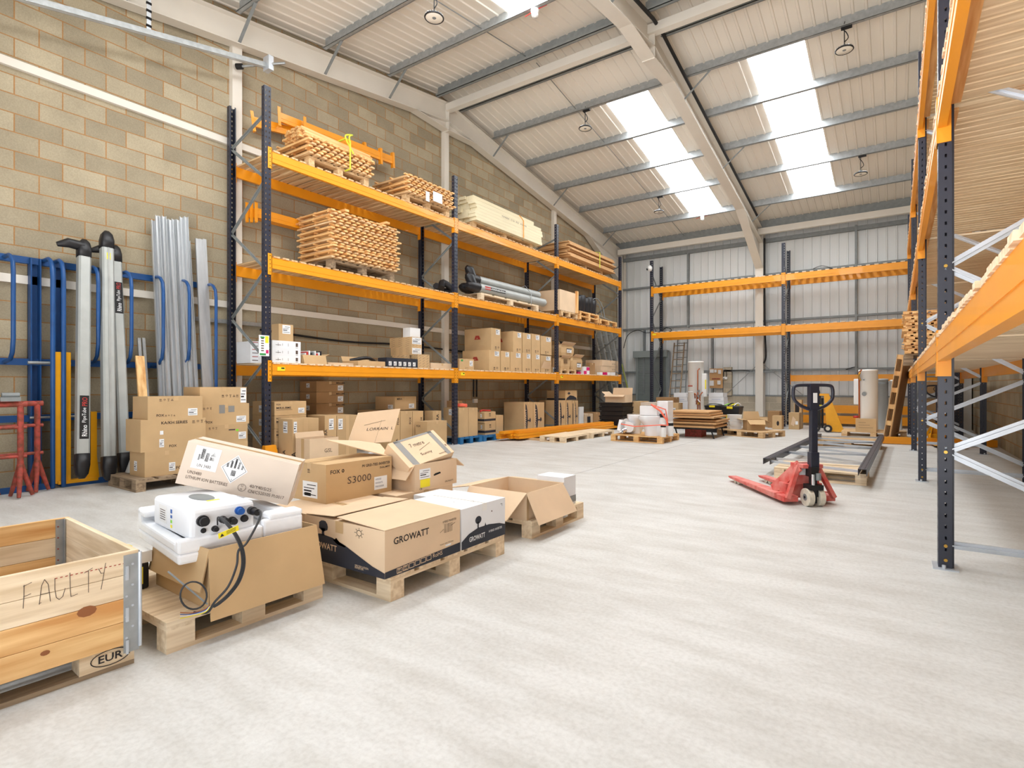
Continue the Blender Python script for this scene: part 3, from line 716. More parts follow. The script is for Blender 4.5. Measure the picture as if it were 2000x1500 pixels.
# ---------------------------------------------------------------- cardboard boxes
def face(fc, w, d, h, e=.0012):
    """origin (lower left seen from outside), right vector, up vector, width, height of one face of a box centred on x,y with base z=0"""
    return {'+x': (Vector((w/2+e, -d/2, 0)), Vector((0, 1, 0)), Vector((0, 0, 1)), d, h),
            '-x': (Vector((-w/2-e, d/2, 0)), Vector((0, -1, 0)), Vector((0, 0, 1)), d, h),
            '-y': (Vector((-w/2, -d/2-e, 0)), Vector((1, 0, 0)), Vector((0, 0, 1)), w, h),
            '+y': (Vector((w/2, d/2+e, 0)), Vector((-1, 0, 0)), Vector((0, 0, 1)), w, h),
            '+z': (Vector((w/2, -d/2, h+e)), Vector((0, 1, 0)), Vector((-1, 0, 0)), d, w)}[fc]
def prints(mb, w, d, h, P):
    for p in P:
        k, fc = p[0], p[1]; o, ux, uy, fw, fh = face(fc, w, d, h); nn = ux.cross(uy)
        if k == 'r':
            a0, b0, a1, b1, m = p[2:]; q = [(a0, b0), (a1, b0), (a1, b1), (a0, b1)]
            mb.add([o+ux*(a*fw)+uy*(b*fh) for a, b in q], [(0, 1, 2, 3)], m)
        elif k == 'l':       # white label with lines of small print
            a0, b0, a1, b1 = p[2:6]; m = p[6] if len(p) > 6 else 'label'; q = [(a0, b0), (a1, b0), (a1, b1), (a0, b1)]
            mb.add([o+ux*(a*fw)+uy*(b*fh) for a, b in q], [(0, 1, 2, 3)], m)
            for i, (f0, f1) in enumerate(((.08, .9), (.08, .6), (.08, .8), (.3, .9))):
                bb = b0+(b1-b0)*(.16+i*.2); t = (b1-b0)*(.05 if i != 1 else .1)
                mb.add([o+nn*.0006+ux*((a0+(a1-a0)*a)*fw)+uy*(b*fh) for a, b in ((f0, bb), (f1, bb), (f1, bb+t), (f0, bb+t))], [(0, 1, 2, 3)], 'ink')
        elif k == 't':
            a, b, th, st, m = p[2:7]; wd = p[7] if len(p) > 7 else None
            mb.text(st, o+nn*.0005+ux*(a*fw)+uy*(b*fh), ux, uy, th, m, wd*fw if wd else None)
        elif k == 'tv':      # text turned a quarter, reading upwards
            a, b, th, st, m = p[2:7]; mb.text(st, o+nn*.0005+ux*(a*fw)+uy*(b*fh), uy, -ux, th, m)
        elif k == 'p':
            pts, m = p[2:]; mb.add([o+ux*(a*fw)+uy*(b*fh) for a, b in pts], [tuple(range(len(pts)))], m)
        elif k == 's':
            pts, th, m = p[2:]; mb.stroke([(a*fw, b*fh) for a, b in pts], o+nn*.0006, ux, uy, th, m)
        elif k == 'i':       # row of handling marks: cup, arrows, umbrella, loop
            a, b, sz, n = p[2:6]; m = p[6] if len(p) > 6 else 'ink_soft'
            for i in range(n):
                x0 = a*fw+i*sz*1.35; y0 = b*fh; t = sz*.1; kind = i % 4
                if kind == 0: S = [[(.2, 0), (.2, .8)], [(.6, 0), (.6, .8)], [(0, .55), (.2, .85), (.4, .55)], [(.45, .55), (.6, .85), (.8, .55)], [(0, 0), (.9, 0)]]
                elif kind == 1: S = [[(.1, .5), (.3, .85), (.7, .85), (.9, .5), (.1, .5)], [(.5, .5), (.5, .05)]]
                elif kind == 2: S = [[(.2, .9), (.8, .9), (.6, .45), (.4, .45), (.2, .9)], [(.5, .45), (.5, .05)], [(.25, .02), (.75, .02)]]
                else: S = [[(.1, .1), (.5, .85), (.9, .1), (.1, .1)], [(.3, .3), (.7, .3)]]
                for q in S: mb.stroke([(x0+u*sz, y0+v*sz) for u, v in q], o+nn*.0004, ux, uy, t, m)
        elif k == 'bx':      # framed row of marks
            a0, b0, a1, b1, m = p[2:]; t = .006
            mb.stroke([(a0*fw, b0*fh), (a1*fw, b0*fh), (a1*fw, b1*fh), (a0*fw, b1*fh), (a0*fw, b0*fh)], o+nn*.0004, ux, uy, .004, m)
def cbox(label, x, y, z, w, d, h, rz=0, P=(), m='card', tape='x', group=None, rot=None, name='cardboard_box', cat='box', bevel=0, tm='tape'):
    """closed carton; x,y = base centre"""
    mb = MB(); mb.box(-w/2, w/2, -d/2, d/2, 0, h, m)
    e = .001
    if tape == 'x':      # tape strip along x
        mb.box(-w/2-e, w/2+e, -.025, .025, h-.05, h+e, tm); mb.box(-w/2, w/2, -.0015, .0015, h, h+e*1.6, 'card_mark')
    elif tape == 'y':
        mb.box(-.025, .025, -d/2-e, d/2+e, h-.05, h+e, tm); mb.box(-.0015, .0015, -d/2, d/2, h, h+e*1.6, 'card_mark')
    prints(mb, w, d, h, [tuple(p) for p in P])
    o = mb.build(name, loc=(x, y, z), rot=rot or (0, 0, rz), bevel=bevel); return tag(o, label, cat, group)
def pbox(label, uL, uR, vT, Xf, zb, us=None, depth=None, vB=None, **k):
    """carton standing with its +x face on plane Xf between image columns uL (near edge) and uR"""
    y0, y1 = Yx(uL, Xf), Yx(uR, Xf)
    zt = Zx(uL, vT, Xf)
    if us: 
        Xr = -y0/(Yx(us, -1.0)); depth = Xf-Xr
    depth = max(.08, min(depth, 1.0))
    return cbox(label, Xf-depth/2, (y0+y1)/2, zb, depth, y1-y0-.006, zt-zb, **k)
def flap(parent, a, b, ang, ln, m='card', t=.006, inward=0, taper=.0, axis_up=(0, 0, 1)):
    """flap hinged along a->b (local), leaning ang radians from vertical outwards (to the right of a->b)"""
    a, b = Vector(a), Vector(b); d = (b-a).normalized(); out = d.cross(Vector(axis_up)).normalized()
    v = Vector(axis_up)*math.cos(ang)*ln+out*math.sin(ang)*ln
    mb = MB(); mb.slab(a, b, b+v-d*taper, a+v+d*taper, t, m); return mb.build('flap', parent)
def obox(label, x, y, z, w, d, h, rz=0, m='card', P=(), flaps=(), group=None, rot=None, cat='open box', t=.006, inner='card_in'):
    """open carton: walls, floor and given flaps. flaps: (side, angle from vertical outwards, length)"""
    r = lroot('open_cardboard_box', label, cat, (x, y, z), rot or (0, 0, rz), group)
    mb = MB(); mb.box(-w/2, w/2, -d/2, d/2, 0, t, m)
    mb.box(-w/2, -w/2+t, -d/2, d/2, t, h, m); mb.box(w/2-t, w/2, -d/2, d/2, t, h, m); mb.box(-w/2+t, w/2-t, -d/2, -d/2+t, t, h, m); mb.box(-w/2+t, w/2-t, d/2-t, d/2, t, h, m)
    prints(mb, w, d, h, [tuple(p) for p in P]); mb.build('body', r)
    for f in flaps:
        sd, ang, ln = f[:3]; tp = f[3] if len(f) > 3 else .004
        A = {'+x': ((w/2, -d/2, h), (w/2, d/2, h)), '-x': ((-w/2, d/2, h), (-w/2, -d/2, h)), '-y': ((-w/2, -d/2, h), (w/2, -d/2, h)), '+y': ((w/2, d/2, h), (-w/2, d/2, h))}[sd]
        flap(r, A[0], A[1], ang, ln, m, taper=tp)
    return r
def hang(x0, x1, seg=1): pass
# ---------------------------------------------------------------- left wall: blue bar rack and what leans on it
bl = thing('bar_rack', 'blue steel vertical storage rack with hoop dividers along the left block wall', 'storage rack', (-8.6, 2.2, 0))
Y0B, Y1B = .2, 4.0
for nm, z, xx in (('top_rail', 2.73, -8.72), ('middle_rail', 1.51, -8.72), ('lower_rail', .83, -8.72)):
    MB().bar((xx, Y0B, z), (xx, Y1B, z), .05, .08, 'blue_steel').build(nm, bl)
for a, b in ((Y0B, 2.18), (2.26, Y1B)):
    mb = MB(); mb.box(-8.74, -8.38, a, b, 0, .012, 'blue_steel'); mb.box(-8.4, -8.37, a, b, 0, .07, 'blue_steel'); mb.build('base_tray', bl)
for i, (u, xr) in enumerate(((26, 0), (192, 0), (257, 0), (319, 0), (370, 0), (422, 1))):
    y = Yx(u, -8.33); zt, zb = 2.73, (1.5 if not xr else 0.0)
    xo = -8.33
    pts = [(-8.7, y, zt), (-8.5, y, zt), (-8.42, y, zt-.03), (-8.35, y, zt-.1), (xo, y, zt-.22), (xo, y, zb+.25)]
    pts += [(-8.37, y, zb+.1), (-8.45, y, zb+.03), (-8.7, y, zb)] if not xr else [(xo, y, .01)]
    mb = MB(); mb.tube(pts, .022, 'blue_steel', 8); mb.build('hoop', bl)
for y in (2.16, 2.26):
    pts = [(-8.7, y, 2.75), (-8.5, y, 2.75), (-8.42, y, 2.71), (-8.37, y, 2.62), (-8.35, y, 2.5), (-8.35, y, .01)]
    mb = MB(); mb.tube(pts, .024, 'blue_steel', 8); mb.build('hoop', bl)
for y in (2.08, 2.3):
    mb = MB(); mb.box(-8.76, -8.64, y-.05, y-.035, 0, 2.76, 'blue_steel'); mb.box(-8.76, -8.64, y+.035, y+.05, 0, 2.76, 'blue_steel'); mb.box(-8.76, -8.74, y-.05, y+.05, 0, 2.76, 'blue_steel'); mb.build('post', bl)
mb = MB(); mb.tube([(-8.62, 2.0, 1.5), (-8.62, 2.4, 1.5)], .02, 'galv', 8); mb.tube([(-8.62, 2.02, .84), (-8.62, 2.5, .84)], .016, 'galv', 8); mb.build('clamp_rod', bl)
# pipe carrier tubes with black caps
def pipe_tube(label, b, t, r, capd, group, txt=None, w=1.0, low=False, hi=False, yellow=False):
    b, t = Vector(b), Vector(t); d = (t-b).normalized()
    T = thing('pipe_carrier_tube', label, 'pipe tube', tuple(b), group)
    a1 = b+d*.3; a2 = t-d*.24
    e1 = Vector((0, 1, 0)); e1 = (e1-d*e1.dot(d)).normalized(); e2 = d.cross(e1)     # e2 points away/toward the room
    if e2.x < 0: e2 = -e2
    def ring(c, s=1.0):
        return [c+e1*(x*r*s)+e2*(y*r*s) for x, y in ((-1, -.7), (-.7, -1), (.7, -1), (1, -.7), (1, .7), (.7, 1), (-.7, 1), (-1, .7))]
    mb = MB(); A, B = ring(a1), ring(a2); n = 8
    mb.add(A+B, [(i, (i+1) % n, n+(i+1) % n, n+i) for i in range(n)]+[tuple(range(n, 2*n)), tuple(range(n))[::-1]], 'tube_grey')
    mb.bar(a1+e2*r*1.02, a2+e2*r*1.02, .02, .012, 'alu_rough', tuple(e2)) if yellow else None
    if txt:
        p, ln, m1 = txt; c = a1+(a2-a1)*p+e2*(r*1.02)
        q = [c-e1*.045, c+e1*.045, c+e1*.045+d*ln, c-e1*.045+d*ln]
        mb.add(q, [(0, 1, 2, 3)], 'black'); c2 = c+e2*.001
        mb.text('Rhino', c2+e1*.028+d*.03, d, -e1, .05, 'label', ln*.26)
        mb.text('PipeTube', c2+e1*.028+d*(.04+ln*.3), d, -e1, .05, 'label', ln*.34)
        mb.text('PRO', c2+e1*.028+d*(.04+ln*.68), d, -e1, .05, 'red', ln*.2)
    if hi:
        c = a2-d*.16+e2*r*1.02; mb.add([c-e1*.02, c+e1*.02, c+e1*.02+d*.09, c-e1*.02+d*.09], [(0, 1, 2, 3)], 'label_yellow')
    mb.build('tube', T)
    for c0, c1, nm in ((a1, b, 'bottom_cap'), (a2, t, 'top_cap')):
        mb = MB(); dd = (c1-c0); L_ = [ring(c0-dd*.0, 1.06), ring(c0+dd*.45, 1.08), ring(c0+dd*.8, .85), ring(c0+dd*.98, .4)]
        vs = [v for q in L_ for v in q]; fs = [(i*8+j, i*8+(j+1) % 8, (i+1)*8+(j+1) % 8, (i+1)*8+j) for i in range(3) for j in range(8)]+[tuple(range(24, 32)), tuple(range(8))[::-1]]
        mb.add(vs, fs, 'plastic_black', True)
        if nm == 'top_cap' and capd:      # open hinged lid swung aside
            k = c0+dd*.6; mb.tube([k-e1*.0, k-e1*.16+e2*.02, k-e1*.26-d*.04], [r*1.0, r*.95, r*.45], 'plastic_black', 12)
        mb.build(nm, T)
    return T
G = 'van roof pipe tubes leaning on the blue rack'
pipe_tube('grey square pipe tube with dark hinged lid, leftmost of the three leaning tubes', (-8.02, Yx(160, -8.02), .12), (-8.5, Yx(160, -8.5)+.02, 3.06), .062, True, G, (.07, .52, 1))
pipe_tube('scuffed grey pipe tube with tall rounded black cap, middle of the three leaning tubes', (-8.02, Yx(213, -8.02), .06), (-8.5, Yx(208, -8.5), 3.22), .064, False, G, None, yellow=True, hi=True)
pipe_tube('grey pipe tube with dark sticker near its top, right of the three leaning tubes', (-8.1, Yx(243, -8.1), .08), (-8.6, Yx(224, -8.6), 3.08), .058, True, G, (.72, .42, 1))
# bright metal channels
random.seed(3)
chs = [(299, 430), (305, 422), (311, 422), (318, 423), (324, 427), (331, 430), (338, 428), (346, 430), (354, 424), (361, 424), (367, 470)]
for i, (u, v) in enumerate(chs):
    xb = -8.3+.04*(i % 3); yt = Yx(u, -8.62); yb = yt
    zt = Zx(u, v, -8.62); mb = MB(); p0, p1 = Vector((xb, yb, 0.01)), Vector((-8.64+.03*(i % 2), yt, zt)); w = .045
    mb.bar(p0, p1, w, .004, 'alu', (1, 0, .1)); q = Vector((.018, 0, 0)); mb.bar(p0+Vector((.02, w/2, 0)), p1+Vector((.02, w/2, 0)), .004, .04, 'alu', (1, 0, .1)); mb.bar(p0+Vector((.02, -w/2, 0)), p1+Vector((.02, -w/2, 0)), .004, .04, 'alu', (1, 0, .1))
    tag(mb.build('metal_channel'), 'long bright metal channel in the tight bundle leaning between the blue hoops', 'metal channel', 'bright metal channels in the bundle')
for i, (u, v) in enumerate(((386, 466), (393, 467), (400, 467))):
    yt = Yx(u, -8.62); zt = Zx(u, v, -8.62); mb = MB(); mb.bar((-8.25, yt-.03, .01), (-8.64, yt, zt), .05, .03, 'alu', (1, 0, .1))
    tag(mb.build('metal_channel'), 'shorter grey metal channel in the trio standing just left of the rack post', 'metal channel', 'shorter metal channels by the rack post')
# timber plank, rods, bag
y = Yx(280, -8.3); z = Zx(280, 695, -8.3)
tag(MB().bar((-8.05, y-.03, 0), (-8.42, y, z), .1, .03, 'pine_z', (1, 0, .1)).build('timber_plank'), 'upright timber plank leaning behind the stacked cartons near the grey tubes', 'plank')
for i, u in enumerate((274, 283)):
    y = Yx(u, -8.55); z = Zx(u, 660, -8.55)
    tag(MB().bar((-8.3, y, 0), (-8.6, y, z), .035, .03, 'galv', (1, 0, .1)).build('steel_strut'), ('left' if i == 0 else 'right')+' of two slotted steel struts standing behind the timber plank', 'strut', 'steel struts behind the plank')
for i, (u0, v0, u1, v1) in enumerate(((257, 915, 264, 782), (266, 880, 271, 790))):
    X = -8.1; tag(MB().bar((X, Yx(u0, X), max(.02, Zx(u0, v0, X))), (X-.4, Yx(u1, X-.4), Zx(u1, v1, X-.4)), .03, .03, 'grey_foam', (1, 0, 0)).build('plastic_bar'), ('long' if i == 0 else 'short')+' pale green bar leaning left of the carton stack', 'bar')
mb = MB(); y = Yx(268, -7.95)
mb.loft([(-7.98, y, 0, .1, .1), (-7.98, y, .12, .12, .12), (-7.98, y+.02, .28, .08, .09), (-7.96, y, .4, .03, .03), (-7.96, y+.03, .5, .06, .05)], 'bag', 10, 2)
tag(mb.build('plastic_bag'), 'crumpled pale plastic bag at the foot of the right-hand tube', 'bag')
# orange-yellow pallet truck frame standing upright behind the first tube
mb = MB(); X = -8.42
t = thing('steel_fork_rack', 'yellow steel forks stood on end against the wall behind the first grey tube', 'fork frame', (X, 2.35, 0))
for u in (120, 172):
    yy = Yx(u, X); mb = MB(); mb.box(X-.02, X+.05, yy-.075, yy+.075, .05, Zx(120, 688, X) if u == 120 else .9, 'yellow_steel'); mb.box(X+.05, X+.053, yy-.01, yy+.01, .3, .9, 'hole'); mb.build('fork', t)
mb = MB(); mb.box(X-.04, X+.07, Yx(110, X), Yx(188, X), .04, .08, 'yellow_steel'); mb.bar((X+.03, Yx(172, X), .9), (X+.03, Yx(187, X), .06), .05, .03, 'yellow_steel'); mb.build('cross_bar', t)
# red trestles
def trestle(label, y0, y1, X=-8.12, group='red steel trestles'):
    t = thing('steel_trestle', label, 'trestle', (X, (y0+y1)/2, 0), group); zt = 1.02
    for zz_, rr_ in ((zt, .03), (zt-.25, .02), (.45, .018)): MB().tube([(X, y0, zz_), (X, y1, zz_)], rr_, 'rust_red', 8).build('rail', t)
    for y in (y0+.05, y1-.05):
        mb = MB(); mb.tube([(X, y, zt+.03), (X, y, .3)], .028, 'rust_red', 8)
        for a, b in ((-.1, -.06), (.12, -.04), (0, .1)): mb.tube([(X, y, .36), (X+a, y+b, .015)], [.03, .018], 'rust_red', 8)
        mb.build('leg', t)
    return t
ya, yb_ = Yx(40, -8.12), Yx(66, -8.12)
trestle('rusty red steel trestle nearest the blue double post', Yx(-60, -8.0), Yx(52, -8.0), -8.0)
trestle('rusty red steel trestle just behind the other, with a grey clamp on top', Yx(-40, -8.25), Yx(84, -8.25), -8.25)
mb = MB(); y = Yx(18, -8.0); mb.box(-8.06, -7.94, y-.08, y+.08, 1.055, 1.1, 'galv_dull'); mb.cyl((-8.0, y-.06, 1.12), (-8.0, y+.08, 1.12), .03, 'galv_dull', 10)
mb.tube([(-8.0, y-.1, 1.08), (-8.0, y-.2, 1.12)], .015, 'galv_dull', 6); tag(mb.build('pipe_clamp'), 'grey metal pipe clamp resting on the red trestle', 'clamp')

# ---------------------------------------------------------------- carton stacks in front of the first rack post
FX = 'FOX'
pallet('pale pallet under the carton stack beside the grey tubes', -7.65, Yx(330, -7.65)+.05, .8, 1.1, 0, 0, 'old')
zz = PZ
def st3(zb, uL, uR, us, vT, X, label, P, **k): return pbox(label, uL, uR, vT, X, zb, us=us, P=P, **k)
S1 = [(272, 282, 367, 884, 'bottom carton of the three-high stack next to the white bag', [('l', '+x', .55, .15, .7, .5), ('t', '+x', .72, .2, .035, 'FOX', 'ink'), ('l', '-y', .3, .2, .5, .6)]),
      (268, 274, 402, 821, 'middle carton marked KA/KH SERIES in the stack next to the white bag', [('t', '+x', .3, .84, .035, 'KA/KH SERIES', 'ink'), ('i', '+x', .78, .84, .035, 4), ('t', '+x', .42, .1, .03, 'FOX', 'ink'), ('l', '+x', .27, .12, .34, .38), ('r', '+x', .28, .52, .33, .64, 'label')]),
      (276, 288, 396, 775, 'top carton with a white shipping label on the stack next to the white bag', [('l', '+x', .72, .12, .9, .45), ('i', '+x', .2, .8, .03, 4), ('t', '+x', .15, .12, .03, 'FOX', 'ink'), ('i', '+x', .3, .12, .022, 4)])]
X = -7.35; tops = []
for i, (us, uL, uR, vT, lab, P) in enumerate(S1):
    zt = Zx(uL, vT, X); pbox(lab, uL, uR, vT, X, zz, depth=.42, P=P); zz = zt
zz = .0
zz = .02
S2 = [(398, 484, 832, 'bottom carton with a green dot in the stack beside the first rack post', [('l', '+x', .78, .15, .96, .55), ('r', '+x', .72, .6, .78, .72, 'lime'), ('r', '+x', .55, .66, .7, .74, 'ink_soft'), ('i', '+x', .1, .78, .03, 3)]),
      (392, 487, 790, 'middle carton with grey tape patches in the stack beside the first rack post', [('l', '+x', .72, .1, .93, .4), ('r', '+x', .36, .55, .48, .95, 'tape_grey'), ('r', '+x', .55, .6, .68, .9, 'tape_grey'), ('t', '+x', .1, .1, .03, 'FOX', 'ink'), ('i', '+x', .04, .75, .03, 3)]),
      (390, 482, 756, 'top carton with a tall white label in the stack beside the first rack post', [('l', '+x', .86, .05, .99, .95), ('i', '+x', .45, .4, .035, 5, 'ink')])]
X = -7.5; zb_ = 0.0
pallet('dark pallet under the carton stack beside the first rack post', X-.35, (Yx(395, X)+Yx(485, X))/2, .7, .9, 0, 0, 'old')
cbox('lowest, mostly hidden carton under the green-dotted one beside the first rack post', X-.3, (Yx(398, X)+Yx(484, X))/2, PZ, .6, Yx(484, X)-Yx(398, X), Zx(398, 868, X)-PZ)
zz = Zx(398, 868, X)
for uL, uR, vT, lab, P in S2:
    zt = Zx(uL, vT, X); pbox(lab, uL, uR, vT, X, zz, depth=.45, P=P); zz = zt

# ---------------------------------------------------------------- lowest deck, bay by bay
D1 = LV[0]+.026
def Z(u, v, X): return Zx(u, v, X)
X = -7.72
# white cartons
G = 'white cartons by the first rack post'
zz = D1
WP = [('r', '+x', .2, .3, .21, .7, 'ink_soft'), ('r', '+x', .35, .35, .36, .65, 'ink_soft'), ('r', '+x', .55, .3, .56, .7, 'ink_soft'), ('r', '+x', .82, .12, .9, .16, 'ink_soft'), ('r', '+x', .82, .3, .9, .8, 'ink_soft'), ('r', '+x', .12, .4, .3, .46, 'ink_soft')]
for i, v in enumerate((694, 679, 664)):
    zt = Z(531, v, X); pbox(['bottom', 'middle', 'top'][i]+' white carton of three stacked right of the load notice', 531, 587.5, v, X, zz, depth=.5, m='card_white', P=WP, tape=None, group=G); zz = zt
zwt = zz
zz = D1
for i, v in enumerate((694, 680, 666)):
    zt = Z(490, v, -8.1); pbox(['bottom', 'middle', 'top'][i]+' white carton of the pile seen behind the load notice', 489, 520, v, -8.1, zz, depth=.4, m='card_white', P=[('r', '+x', .1, .3, .5, .4, 'ink_soft'), ('r', '+x', .1, .8, .9, .9, 'red_ink')], tape=None, group='white cartons behind the load notice'); zz = zt
pbox('small brown carton with a white label standing on the white cartons', 544, 573, 632, -7.8, zwt, us=530, P=[('l', '+x', .25, .45, .8, .95)])
y0, y1 = Yx(592, X), Yx(637, X)
ob = obox('small brown carton full of leaflets with its front flap hanging over the orange beam', X-.17, (y0+y1)/2, D1, .32, y1-y0, .14, flaps=[('+x', 2.85, .17), ('+y', 1.2, .08)])
for i in range(9):
    yy = y0+.05+i*(y1-y0-.1)/9; tag(MB().box(X-.3, X-.03, yy, yy+.022, D1+.01, D1+.17+.02*(i % 3), ['paper', 'red', 'label', 'ink', 'galv_dull'][i % 5]).build('booklet'), 'thin booklet packed upright in the small open carton', 'booklet', 'booklets in the small open carton')
pbox('long low cream carton lying flat in the middle of the lowest deck', 640, 700, 707.5, -7.85, D1, depth=.45, m='card_pale', tape=None)
y0, y1 = Yx(700, X), Yx(753, X)
obox('shallow brown tray carton holding a black tool', X-.22, (y0+y1)/2, D1, .42, y1-y0, .09, flaps=[('-x', .5, .1)])
mb = MB(); yc = (y0+y1)/2; mb.tube(smooth_path([(X-.3, y0+.05, D1+.1), (X-.15, yc, D1+.15), (X-.25, y1-.05, D1+.11)]), .03, 'plastic_black', 8); tag(mb.build('power_tool'), 'black curved tool lying in the shallow brown tray', 'tool')
pbox('black carton with a row of six white labels on the lowest deck', 755, 816, 698, X, D1, us=738, m='navy_print', tape=None, P=[('l', '+x', .06+i*.155, .15, .15+i*.155, .6) for i in range(6)])
def stripes(f):
    P = []
    for r in range(5):
        for c in range(3): a, b = .06+c*.33, .08+r*.19; P.append(('p', f, [(a, b), (a+.03, b), (a+.2, b+.12), (a+.17, b+.12)], 'ink_soft'))
    return P
G = 'brown cartons with slanted print'
pbox('slant-printed brown carton at the bottom right of the striped pile', 816, 839, 691.5, X, D1, us=803, P=stripes('+x')+stripes('-y'), group=G)
pbox('slant-printed brown carton under the striped pile behind the black carton', 790, 814, 693, X-.22, D1, us=766, P=stripes('+x')+stripes('-y'), group=G)
zt = Z(803.7, 691.6, X-.1); zt = Z(790, 693, X-.22)
z2 = Z(803.7, 677.5, X-.15)
pbox('slant-printed brown carton with white label, second from top of the striped pile', 803.7, 824, 677.5, X-.15, zt, us=763, P=stripes('-y')+stripes('+x')+[('l', '+x', .05, .15, .95, .9)], group=G)
pbox('slant-printed brown carton with white label, topmost of the striped pile', 803.7, 824, 657.5, X-.15, z2, us=761, P=stripes('-y')+stripes('+x')+[('l', '+x', .05, .3, .95, .95)], group=G)
z3 = Z(803.7, 657.5, X-.15)
pbox('white wrapped parcel on top of the slant-printed cartons', 801, 821, 639.5, X-.2, z3, us=787, m='paper', tape='y', tm='white')
pbox('flat light brown carton right of the slant-printed pile', 842, 885, 708.5, X, D1, us=828, m='card_pale')
# bay two
pbox('small carton with green mark and white label just right of the second post', 897, 925.6, 700, X, D1, us=893, depth=.4, P=[('l', '+x', .7, .35, .92, .85), ('r', '+x', .1, .75, .25, .92, 'green'), ('i', '+x', .4, .1, .03, 3)])
LP = [('l', '+x', .5, .72, .9, .95), ('r', '+x', .55, .88, .64, .94, 'ink'), ('i', '+x', .4, .06, .07, 2, 'ink')]
RP = [('p', '-y', [(.38, .3+.22), (.42, .68), (.55, .68), (.6, .52), (.5, .52), (.48, .6), (.45, .52)], 'red_ink'), ('r', '-y', [.38][0], .5, .6, .53, 'red_ink')]
G = 'big plain cartons in two rows on the lowest deck'
ztb = Z(955, 683, X)
bot = [(955, 977, 907, 'leftmost'), (978, 996, 0, 'second from left'), (996.5, 1019, 0, 'third from left'), (1020, 1037.4, 0, 'fourth from left'), (1038, 1055.4, 0, 'fifth from left')]
for uL, uR, us, w in bot:
    y0, y1 = Yx(uL, X), Yx(uR, X); cbox(w+' big carton in the bottom row of the big two-row pile', X-.4, (y0+y1)/2, D1, .8, y1-y0-.012, ztb-D1, P=LP+(RP if us else []), group=G)
y0, y1 = Yx(1056, X), Yx(1077, X); o = obox('torn big carton at the right end of the bottom row, front flap curling down', X-.4, (y0+y1)/2, D1, .8, y1-y0-.01, ztb-D1-.02, P=LP, flaps=[], group=None)
mb = MB(); h0 = .0
mb.slab((.4, -(y1-y0)/2+.02, .12), (.4, (y1-y0)/2-.1, .1), (.47, (y1-y0)/2-.12, .26), (.47, -(y1-y0)/2+.04, .3), .006, 'card_pale'); mb.build('torn_panel', o)
for uL, uR, us, v, w in ((959, 978, 907.5, 640, 'largest'), (1002, 1019.5, 979, 646.5, 'second'), (1020.6, 1037.6, 0, 649.5, 'third'), (1038, 1055, 0, 651.5, 'fourth'), (1056, 1077.5, 0, 655.5, 'fifth')):
    y0, y1 = Yx(uL, X), Yx(uR, X); zt = Z(uL, v, X); zt = max(zt, ztb+.35)
    cbox(('leftmost and largest' if w == 'largest' else w+' from left')+' carton in the top row of the big two-row pile', X-.4, (y0+y1)/2, ztb, .8 if us or 1 else .5, y1-y0-.012, zt-ztb, P=LP+(RP if us else []), group=G)
pbox('small carton standing on another at the right end of the second bay', 1079, 1087, 700, X-.05, D1+.13, depth=.5, m='card_dark')
pbox('small low carton with a white panel at the right end of the second bay', 1079, 1088, 716.5, X-.02, D1, depth=.5, P=[('l', '+x', .1, .2, .7, .9)])
# bay three
pallet('small pallet under the crumpled cartons beside the third rack post', X-.35, (Yx(1092, X)+Yx(1122, X))/2, .8, Yx(1123, X)-Yx(1092, X), 0, D1, 'wood', h=.12)
zp = D1+.12
def crump(label, uL, uR, vT, X, zb, P=(), top=None, dep=.5):
    """battered carton with bulging sides and half-open flaps"""
    y0, y1 = Yx(uL, X), Yx(uR, X); h = Z(uL, vT, X)-zb; w = y1-y0
    r = lroot('battered_cardboard_box', label, 'battered box', (X-dep/2, (y0+y1)/2, zb), group='battered cartons in the third bay')
    mb = MB(); mb.loft([(0, 0, 0, dep/2*.94, w/2*.92), (0, 0, h*.3, dep/2*1.0, w/2*1.02), (0, 0, h*.72, dep/2*1.02, w/2*1.05), (0, 0, h, dep/2*.92, w/2*.9)], 'card', 12, 6)
    prints(mb, dep*1.05, w, h, P); mb.sm = [False]*len(mb.sm); mb.build('body', r)
    flap(r, (dep/2*.9, -w*.4, h), (dep/2*.9, w*.4, h), .9, .12, 'card_pale'); flap(r, (dep/2*.9, -w*.42, h), (-dep/2*.9, -w*.42, h), -.7, .12, 'card', taper=.02)
    return r
crump('battered carton on the small pallet, lower left of the crumpled three', 1094, 1116, 698, X, zp, [('r', '+x', .3, .5, .6, .9, 'card_mark')])
crump('battered carton with black and white label, lower right of the crumpled three', 1117, 1139.5, 697, X, zp, [('l', '+x', .4, .2, .75, .5), ('r', '+x', .4, .5, .75, .56, 'ink')])
zc2 = Z(1094, 694, X)
crump('battered carton with black-edged label on top of the crumpled three', 1094, 1124, 672, X, zc2, [('l', '+x', .4, .3, .7, .6), ('r', '+x', .38, .6, .72, .68, 'ink')], dep=.55)
pbox('black open carton peeking behind the crumpled three', 1083, 1098, 665, X-.5, zc2-.3, depth=.3, m='black', tape=None)
G = 'pink and white cartons'
y0, y1 = Yx(1139.7, X), Yx(1151, X)
CH = [('r', '+x', 0, 0, .5, .5, 'label'), ('r', '+x', .5, .5, 1, 1, 'pink'), ('r', '+x', .5, 0, 1, .5, 'label'), ('r', '+x', 0, .5, .5, 1, 'label'), ('r', '+x', 0, 0, .5, .45, 'pink')]
pbox('chequered pink and white carton beside the battered cartons', 1140, 1151.5, 716, X, D1, depth=.35, m='card_white', tape=None, P=[('r', '+x', .45, .5, 1, .95, 'pink'), ('r', '+x', 0, 0, .5, .45, 'pink')])
pbox('pink carton low behind the small pallet', 1128, 1138, 726, X-.1, D1, depth=.3, m='pink', tape=None)
